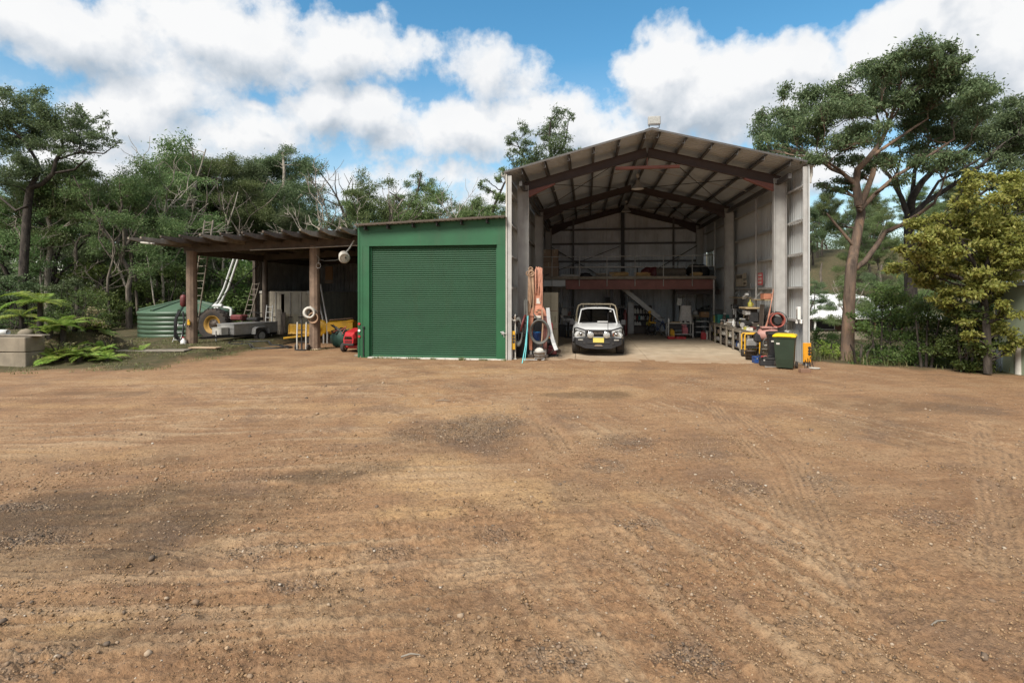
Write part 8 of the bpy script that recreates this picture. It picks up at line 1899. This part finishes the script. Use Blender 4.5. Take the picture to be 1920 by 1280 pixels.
# loose things along the bench top and on the floor under its near end
qr = random.Random(44); y = b0+.15; k = 0
while y < b1-.2:
    m_ = qr.choice(['oil_brown','galv','dark_metal','primer_red','dirty_white','rope_tan','black','cardboard','green_post','red_dark']); sh2 = {'black':'black','red_dark':'dark red'}.get(m_, shade_.get(m_, m_))
    x = bxl+.08+qr.uniform(0,.5); sec = ('near end','middle','far end')[min(2, int((y-b0)/2.07))]; g2 = 'odds and ends on top of the long workbench'; lb = f'{sh2} %s among the clutter on the {sec} of the long workbench'
    r_ = k % 5
    if r_ == 0: tin(lb % 'tin', (x, y, TZ), qr.uniform(.10,.22), qr.uniform(.05,.09), m_, g2)
    elif r_ == 1: carton(lb % 'parts box', (x, y, TZ), (.22,.18,qr.uniform(.08,.24)), m_, qr.uniform(-.4,.4), g2, 'parts_box')
    elif r_ == 2: bottle(lb % 'bottle', (x, y, TZ), qr.uniform(.18,.32), .045, m_, g2)
    elif r_ == 3:
        o = thing('hand_tool', lb % 'power tool', 'tool', (x, y, TZ), qr.uniform(0,3), g2); MB().cyl((-.12,0,.07),(.10,0,.07),.055,n=10).cyl((.10,0,.07),(.17,0,.07),.025,n=8).build('body', M[m_], o); MB().bar((-.06,0,.06),(-.12,.10,.02),.05,.04,b=.01).build('handle', M['black'], o)
    else:
        o = thing('pipe_fitting', lb % 'pipe fitting', 'fitting', (x, y, TZ), qr.uniform(0,3), g2); MB().tube([(-.14,0,.05),(.02,0,.05),(.10,.08,.05),(.10,.18,.05)],.035,8).torus((-.12,0,.05),.05,.015,'x',12,5).build('elbow', M[m_], o)
    y += qr.uniform(.10,.24); k += 1
for i, (dx, y, h_, m_, lb) in enumerate([(.62, 21.1, .95, 'timber_dark', 'dark board leaning against the right wall behind the near end of the long workbench'), (.66, 24.9, 1.1, 'timber_dark', 'tall dark board leaning on the wall between the two wall shelves'), (.66, 26.1, .8, 'oil_brown', 'brown oily board leaning on the wall at the far end of the long workbench')]):
    o = thing('board', lb, 'board', (bxl+dx, y, TZ)); MB().box((0,0,h_/2),(.03,.45,h_),Matrix.Rotation(.06,3,'Y'),.005).build('plank', M[m_], o)
# wall shelves and posters
def wshelf(label, y0, y1, z, m):
    o = thing('wall_shelf', label, 'shelf', (0,0,0)); MB().bx(XR-.50, XR-.12, y0, y1, z, z+.035, .005).build('shelf_board', M[m], o)
    for y in (y0+.25, y1-.25): MB().bar((XR-.13,y,z+.62),(XR-.13,y,z-.02),.03,.03,(0,1,0)).bar((XR-.13,y,z+.35),(XR-.44,y,z),.02,.02,(0,1,0)).build('bracket', M['galv'], o)
    return o
def yX(px_, py_, x=XR-.3): return P(px_, py_, X=x)
wa, wb_ = yX(1375,556), yX(1402,560); wshelf('long plywood shelf hung on the right wall below the posters', wb_.y, wa.y, wa.z-.05, 'ply')
wc, wd_ = yX(1416,560), yX(1447,556); wshelf('plywood shelf hung on the right wall below the red sign', wd_.y+.1, wc.y, wc.z-.05, 'ply')
o = thing('white_box', 'long white carton end sticking out of the near end of the left wall shelf', 'box', (XR-.42, wb_.y-.05, wa.z-.0)); MB().box((0,-.05,.03),(.13,.52,.10),Matrix.Rotation(-.35,3,'X'),.01).build('carton', M['white_paint'], o)
o = thing('orange_box', 'small orange brown box on the near end of the right wall shelf', 'box', (XR-.40, wd_.y+.3, wc.z-.0)); MB().box((0,0,.1),(.28,.4,.2),None,.015).build('body', M['orange'], o); MB().bx(-.145,.145,-.2,.2,.2,.215).build('lid', M['orange'], o)
def wsign(label, pa, pb, back, rows, ink, name='wall_sign'):
    a, b_ = P(*pa, X=XR-.20), P(*pb, X=XR-.20); y0, y1 = min(a.y,b_.y), max(a.y,b_.y); z1, z0 = max(a.z,b_.z), min(a.z,b_.z)
    o = thing(name, label, 'sign', (XR-.20, y0, z0)); W_, H_ = y1-y0, z1-z0
    MB().bx(-.008, .008, 0, W_, 0, H_, .003).build('board', M[back], o); g_ = random.Random(len(label))
    for (f0, f1, n) in rows:
        yq = .12*W_
        k = 0
        while yq < .86*W_:
            l = min(g_.uniform(.10,.24)*W_, .9*W_-yq); MB().bx(-.012, -.0085, yq, yq+l, H_*f0, H_*f1).build('lettering', M[ink], o); yq += l+.05*W_; k += 1
    return o
wsign('tall red sign with three rows of white writing on the right wall', (1421,512), (1429.5,534), 'sign_red', ((.72,.80,3),(.83,.90,3),(.42,.50,3),(.53,.60,3),(.12,.20,3),(.24,.31,3)), 'dirty_white')
o = wsign('cream poster with dark picture strip on the right wall', (1380,515), (1393,524), 'container', ((.2,.8,2),), 'dark_metal', 'poster')
wsign('cream poster below the one with the dark strip', (1380,525.5), (1393,536), 'container', ((.6,.66,2),(.4,.46,2)), 'galv', 'poster')
wsign('narrow cream poster with small dark figures on the right wall', (1394,525), (1400,536), 'container', ((.3,.55,2),), 'oil_brown', 'poster')
wsign('small blank cream poster high on the right wall', (1394,512), (1399.5,522), 'container', (), 'galv', 'poster')
# hose reel, compressor and frame at the near end
HYb = 19.0
c_ = P(1456, 600, Y=HYb); hr_ = thing('hose_reel', 'red brown hose coil on a reel at the right front column', 'hose reel', (c_.x, HYb, c_.z))
mb = MB()
for k in range(7): mb.torus((0,-.12+k*.04,0), .225+.012*(k % 2), .026, 'y', 28, 7)
mb.build('hose_coil', M['hose_red'], hr_); MB().cyl((0,-.15,0),(0,.18,0),.13,n=20).build('hub', M['dark_metal'], hr_)
for yy_ in (-.16,.17): MB().torus((0,yy_,0),.28,.012,'y',28,6).build('flange', M['dark_metal'], hr_)
MB().bar((0,.17,0),(0,.30,0),.1,.1).build('mount', M['dark_metal'], hr_)
o = thing('air_hose', 'pinkish air hose strung up from the reel to the right front column', 'hose', (0,0,0))
for k in range(3): MB().tube([tuple(P(1437-k*2,617,Y=18.95)), tuple(P(1441+k,590,Y=18.9)), tuple(P(1448-k*.5,560,Y=18.95)), tuple(P(1450,548-k*3,Y=19.1))],.011,7).build('strand', M['hose_orange'], o)
c_ = P(1441, 628, Y=18.9)
cp_ = thing('air_compressor', 'dusty pink air compressor tank standing by the right front column', 'compressor', (c_.x, 18.95, 0))
zt = c_.z; MB().lathe([(0,-.34),(.10,-.33),(.19,-.28),(.20,-.2),(.20,.2),(.19,.28),(.10,.33),(0,.34)],(0,0,zt),24,Matrix.Rotation(math.pi/2,3,'Y') @ Matrix.Rotation(.5,3,'X')).build('tank', M['pump_pink'], cp_)
MB().lathe([(.07,0),(.07,.03),(.03,.05)],(.30,-.18,zt+.02),16,Matrix.Rotation(math.pi/2,3,'X')).build('gauge', M['black'], cp_)
MB().box((.02,0,zt+.25),(.5,.24,.07),None,.02).build('cover_plate', M['pump_pink'], cp_); MB().box((-.32,.05,zt-.1),(.22,.25,.30),None,.05).build('motor', M['dark_metal'], cp_)
for dx in (-.2,.2): MB().bar((dx,0,zt-.18),(dx*1.3,.0,.0),.04,.04).build('leg', M['dark_metal'], cp_)
MB().torus((-.05,-.25,zt-.25),.18,.018,'y',22,6).build('belt_wheel', M['hose_grey'], cp_)
o = thing('tubular_trolley', 'yellow tubular trolley frame at the near end of the long workbench', 'trolley', (P(1412,655,Y=19.9).x, 19.95, 0))
MB().tube([(-.26,0,.12),(-.26,0,.78),(-.22,0,.82),(.20,0,.82),(.24,0,.78),(.24,0,.12)],.026,8).build('hoop', M['yellow'], o); MB().tube([(-.26,.4,.12),(-.26,.4,.78),(-.22,.4,.82),(.20,.4,.82),(.24,.4,.78),(.24,.4,.12)],.026,8).build('hoop', M['yellow'], o)
MB().bx(-.26,.24,.0,.4,.30,.34,.008).build('tray', M['dark_metal'], o); MB().box((0,.2,.50),(.36,.32,.30),None,.06).build('engine', M['alu'], o)
for dx in (-.28,.26): MB().cyl((dx-.04,.2,.13),(dx+.04,.2,.13),.13,n=16).build('wheel', M['rubber'], o)
p = P(1411, 676, Z=0); bucket('dark brown bucket on the floor below the yellow frame', (p.x, p.y+.25, 0), .32, .18, 'oil_brown')
p = P(1441, 668, Z=0); bucket('white lidded bucket behind the black toolbox', (p.x, p.y+.35, 0), .40, .20, 'dirty_white')
p = P(1422, 681, Z=0); toolbox('blue toolbox on the floor left of the black one', (p.x+.05, p.y+.12, 0), (.36,.26,.22), 'blue', .1)
p = P(1446, 686, Z=0); toolbox('black open toolbox with red stripe beside the wheelie bin', (p.x-.02, p.y+.10, 0), (.58,.34,.26), 'black', -.15, 'dark_metal')
o = thing('red_square', 'red and white level laid across the black toolbox', 'level', (p.x-.2, p.y+.02, .30), .8); MB().box((0,0,0),(.34,.05,.03),None,.006).build('bar', M['red'], o); MB().box((0,-.027,0),(.2,.004,.014)).build('stripe', M['white_paint'], o)
p = P(1437, 689, Z=0); o = thing('alu_bar', 'thin aluminium bar lying on the ground before the black toolbox', 'bar', (p.x+.25, p.y-.0, .03), .15); MB().box((0,0,0),(.62,.03,.03),None,.004).bx(-.31,-.28,-.02,.02,-.02,.03).build('bar', M['alu'], o)
# ------------------------------------------------------------------ bins
def bin_(label, x, y, rz, lid, body='bin_green'):
    o = thing('wheelie_bin', label, 'wheelie bin', (x, y, 0), rz)
    def rg(z, w, d, yo=0): return [(-w/2,-d/2+yo,z),(w/2,-d/2+yo,z),(w/2,d/2+yo,z),(-w/2,d/2+yo,z)]
    MB().loft([rg(.04,.44,.46,.04),rg(.30,.49,.52,.02),rg(.90,.56,.64),rg(.93,.60,.68),rg(.965,.60,.68)],True,False).build('body', M[body], o)
    l_ = MB().loft([rg(.966,.61,.70,-.01),rg(.99,.63,.72,-.01),rg(1.03,.58,.62,0),rg(1.055,.40,.40,0)],True,False).build('lid', M[lid], o)
    MB().bx(-.20,.20,-.385,-.36,.985,1.005,.006).build('lid_grip', M[lid], l_)
    for sg in (-1,1):
        w_ = MB().lathe([(.04,-.03),(.085,-.035),(.10,-.02),(.10,.02),(.085,.035),(.04,.03)],(sg*.29,.26,.10),20,RR).build('wheel', M['rubber'], o); MB().cyl((sg*.29-.025,.26,.10),(sg*.29+.025,.26,.10),.045,n=14).build('hub', M['galv'], w_)
    MB().cyl((-.27,.26,.10),(.27,.26,.10),.012,n=6).build('axle', M['galv'], o); MB().cyl((-.22,.40,.93),(.22,.40,.93),.018,n=8).build('handle', M[body], o)
    MB().bx(-.21,-.12,-.3125,-.305,.74,.79).build('logo', M['dirty_white'], o)
    return o
p = P(1479, 693, Z=0); b_1 = bin_('dark green wheelie bin with yellow lid at the right end of the barn opening', p.x, p.y+.30, -.42, 'bin_yellow')
bin_('dark wheelie bin with black lid hidden behind the yellow lidded one', p.x+.06, p.y+1.15, -.2, 'black', 'black')
guard('orange guard plate with black marks at the right corner of the barn', 1513, 17.80, .12, .72, .24, 'orange_guard')
p = P(1509, 697, Z=0); o = thing('brick', 'dark broken brick at the foot of the orange guard plate', 'brick', (p.x, p.y, -.02), .2); MB().box((0,0,.06),(.30,.16,.12),None,.015).build('block', M['brick_brown'], o)
p = P(1527, 693, Z=-.03); o = thing('white_dish', 'white plastic dish on the ground right of the orange guard plate', 'dish', (p.x, p.y, -.03)); MB().lathe([(0,.01),(.10,.0),(.15,.05),(.16,.05),(.155,.065),(.09,.02),(0,.025)],n=20).build('bowl', M['dirty_white'], o)
mb = MB()
for k in range(3): mb.tube([(p.x-.22+k*.06, p.y+.15, -.05),(p.x-.2+k*.07, p.y+.15, .25+.05*k),(p.x-.12+k*.08, p.y+.16, .02)],.012,5)
o = mb.build('black_cable', M['black']); tag(o, 'black cable ends sticking up behind the white dish', 'cable')
p = P(1504, 588, X=XR-.19); o = thing('bulkhead_lamp', 'tall white box lamp on the front edge of the right wall', 'lamp', (XR-.19, 18.2, p.z)); MB().box((0,0,0),(.10,.16,.42),None,.02).build('housing', M['white_paint'], o); MB().box((-.055,0,-.02),(.014,.11,.30),None,.004).build('lamp_glass', M['lens'], o)
for i, px_ in enumerate((1495, 1503)):
    p = P(px_, 603, X=XR-.2); o = thing('power_point', ['white power point on the low girt, the one nearer the column','white power point on the low girt, the one nearer the wall edge'][i], 'power point', (XR-.215, p.y, p.z)); MB().box((0,0,0),(.05,.09,.13),None,.01).build('box', M['white_paint'], o); MB().box((-.03,0,-.03),(.03,.05,.05),None,.008).build('plug', M['dirty_white'], o)
p = P(1473, 622, Y=18.5); o = thing('motor_unit', 'dark motor unit with round cap between the compressor and the right wall', 'motor', (p.x, 18.7, 0))
MB().box((0,0,.45),(.4,.4,.7),None,.05).build('body', M['bin_green'], o); MB().cyl((0,-.21,.95),(.1,-.32,.95),.12,n=16).build('cap', M['galv'], o); MB().box((0,0,.9),(.3,.34,.28),None,.05).build('cowl', M['dark_metal'], o)
# ------------------------------------------------------------------ small litter on the yard
g_ = random.Random(21)
for i, (px_, py_, L, rz, lb) in enumerate([(1760,1170,.16,.5,'dry curved stick on the dirt at the lower right'),(770,1232,.12,.3,'short dry stick on the dirt at the bottom centre'),(200,688,.5,.2,'stick lying along the grassy edge of the yard'),(830,752,.3,.2,'twig on the dirt in front of the green shed')]):
    p = P(px_, py_, Z=0); o = thing('stick', lb, 'stick', (p.x, p.y, .012), rz); MB().tube([(-L/2,0,0),(0,L*.06,.008),(L/2,0,0)],[.006,.007,.004],5).build('twig', M['timber_grey'], o)
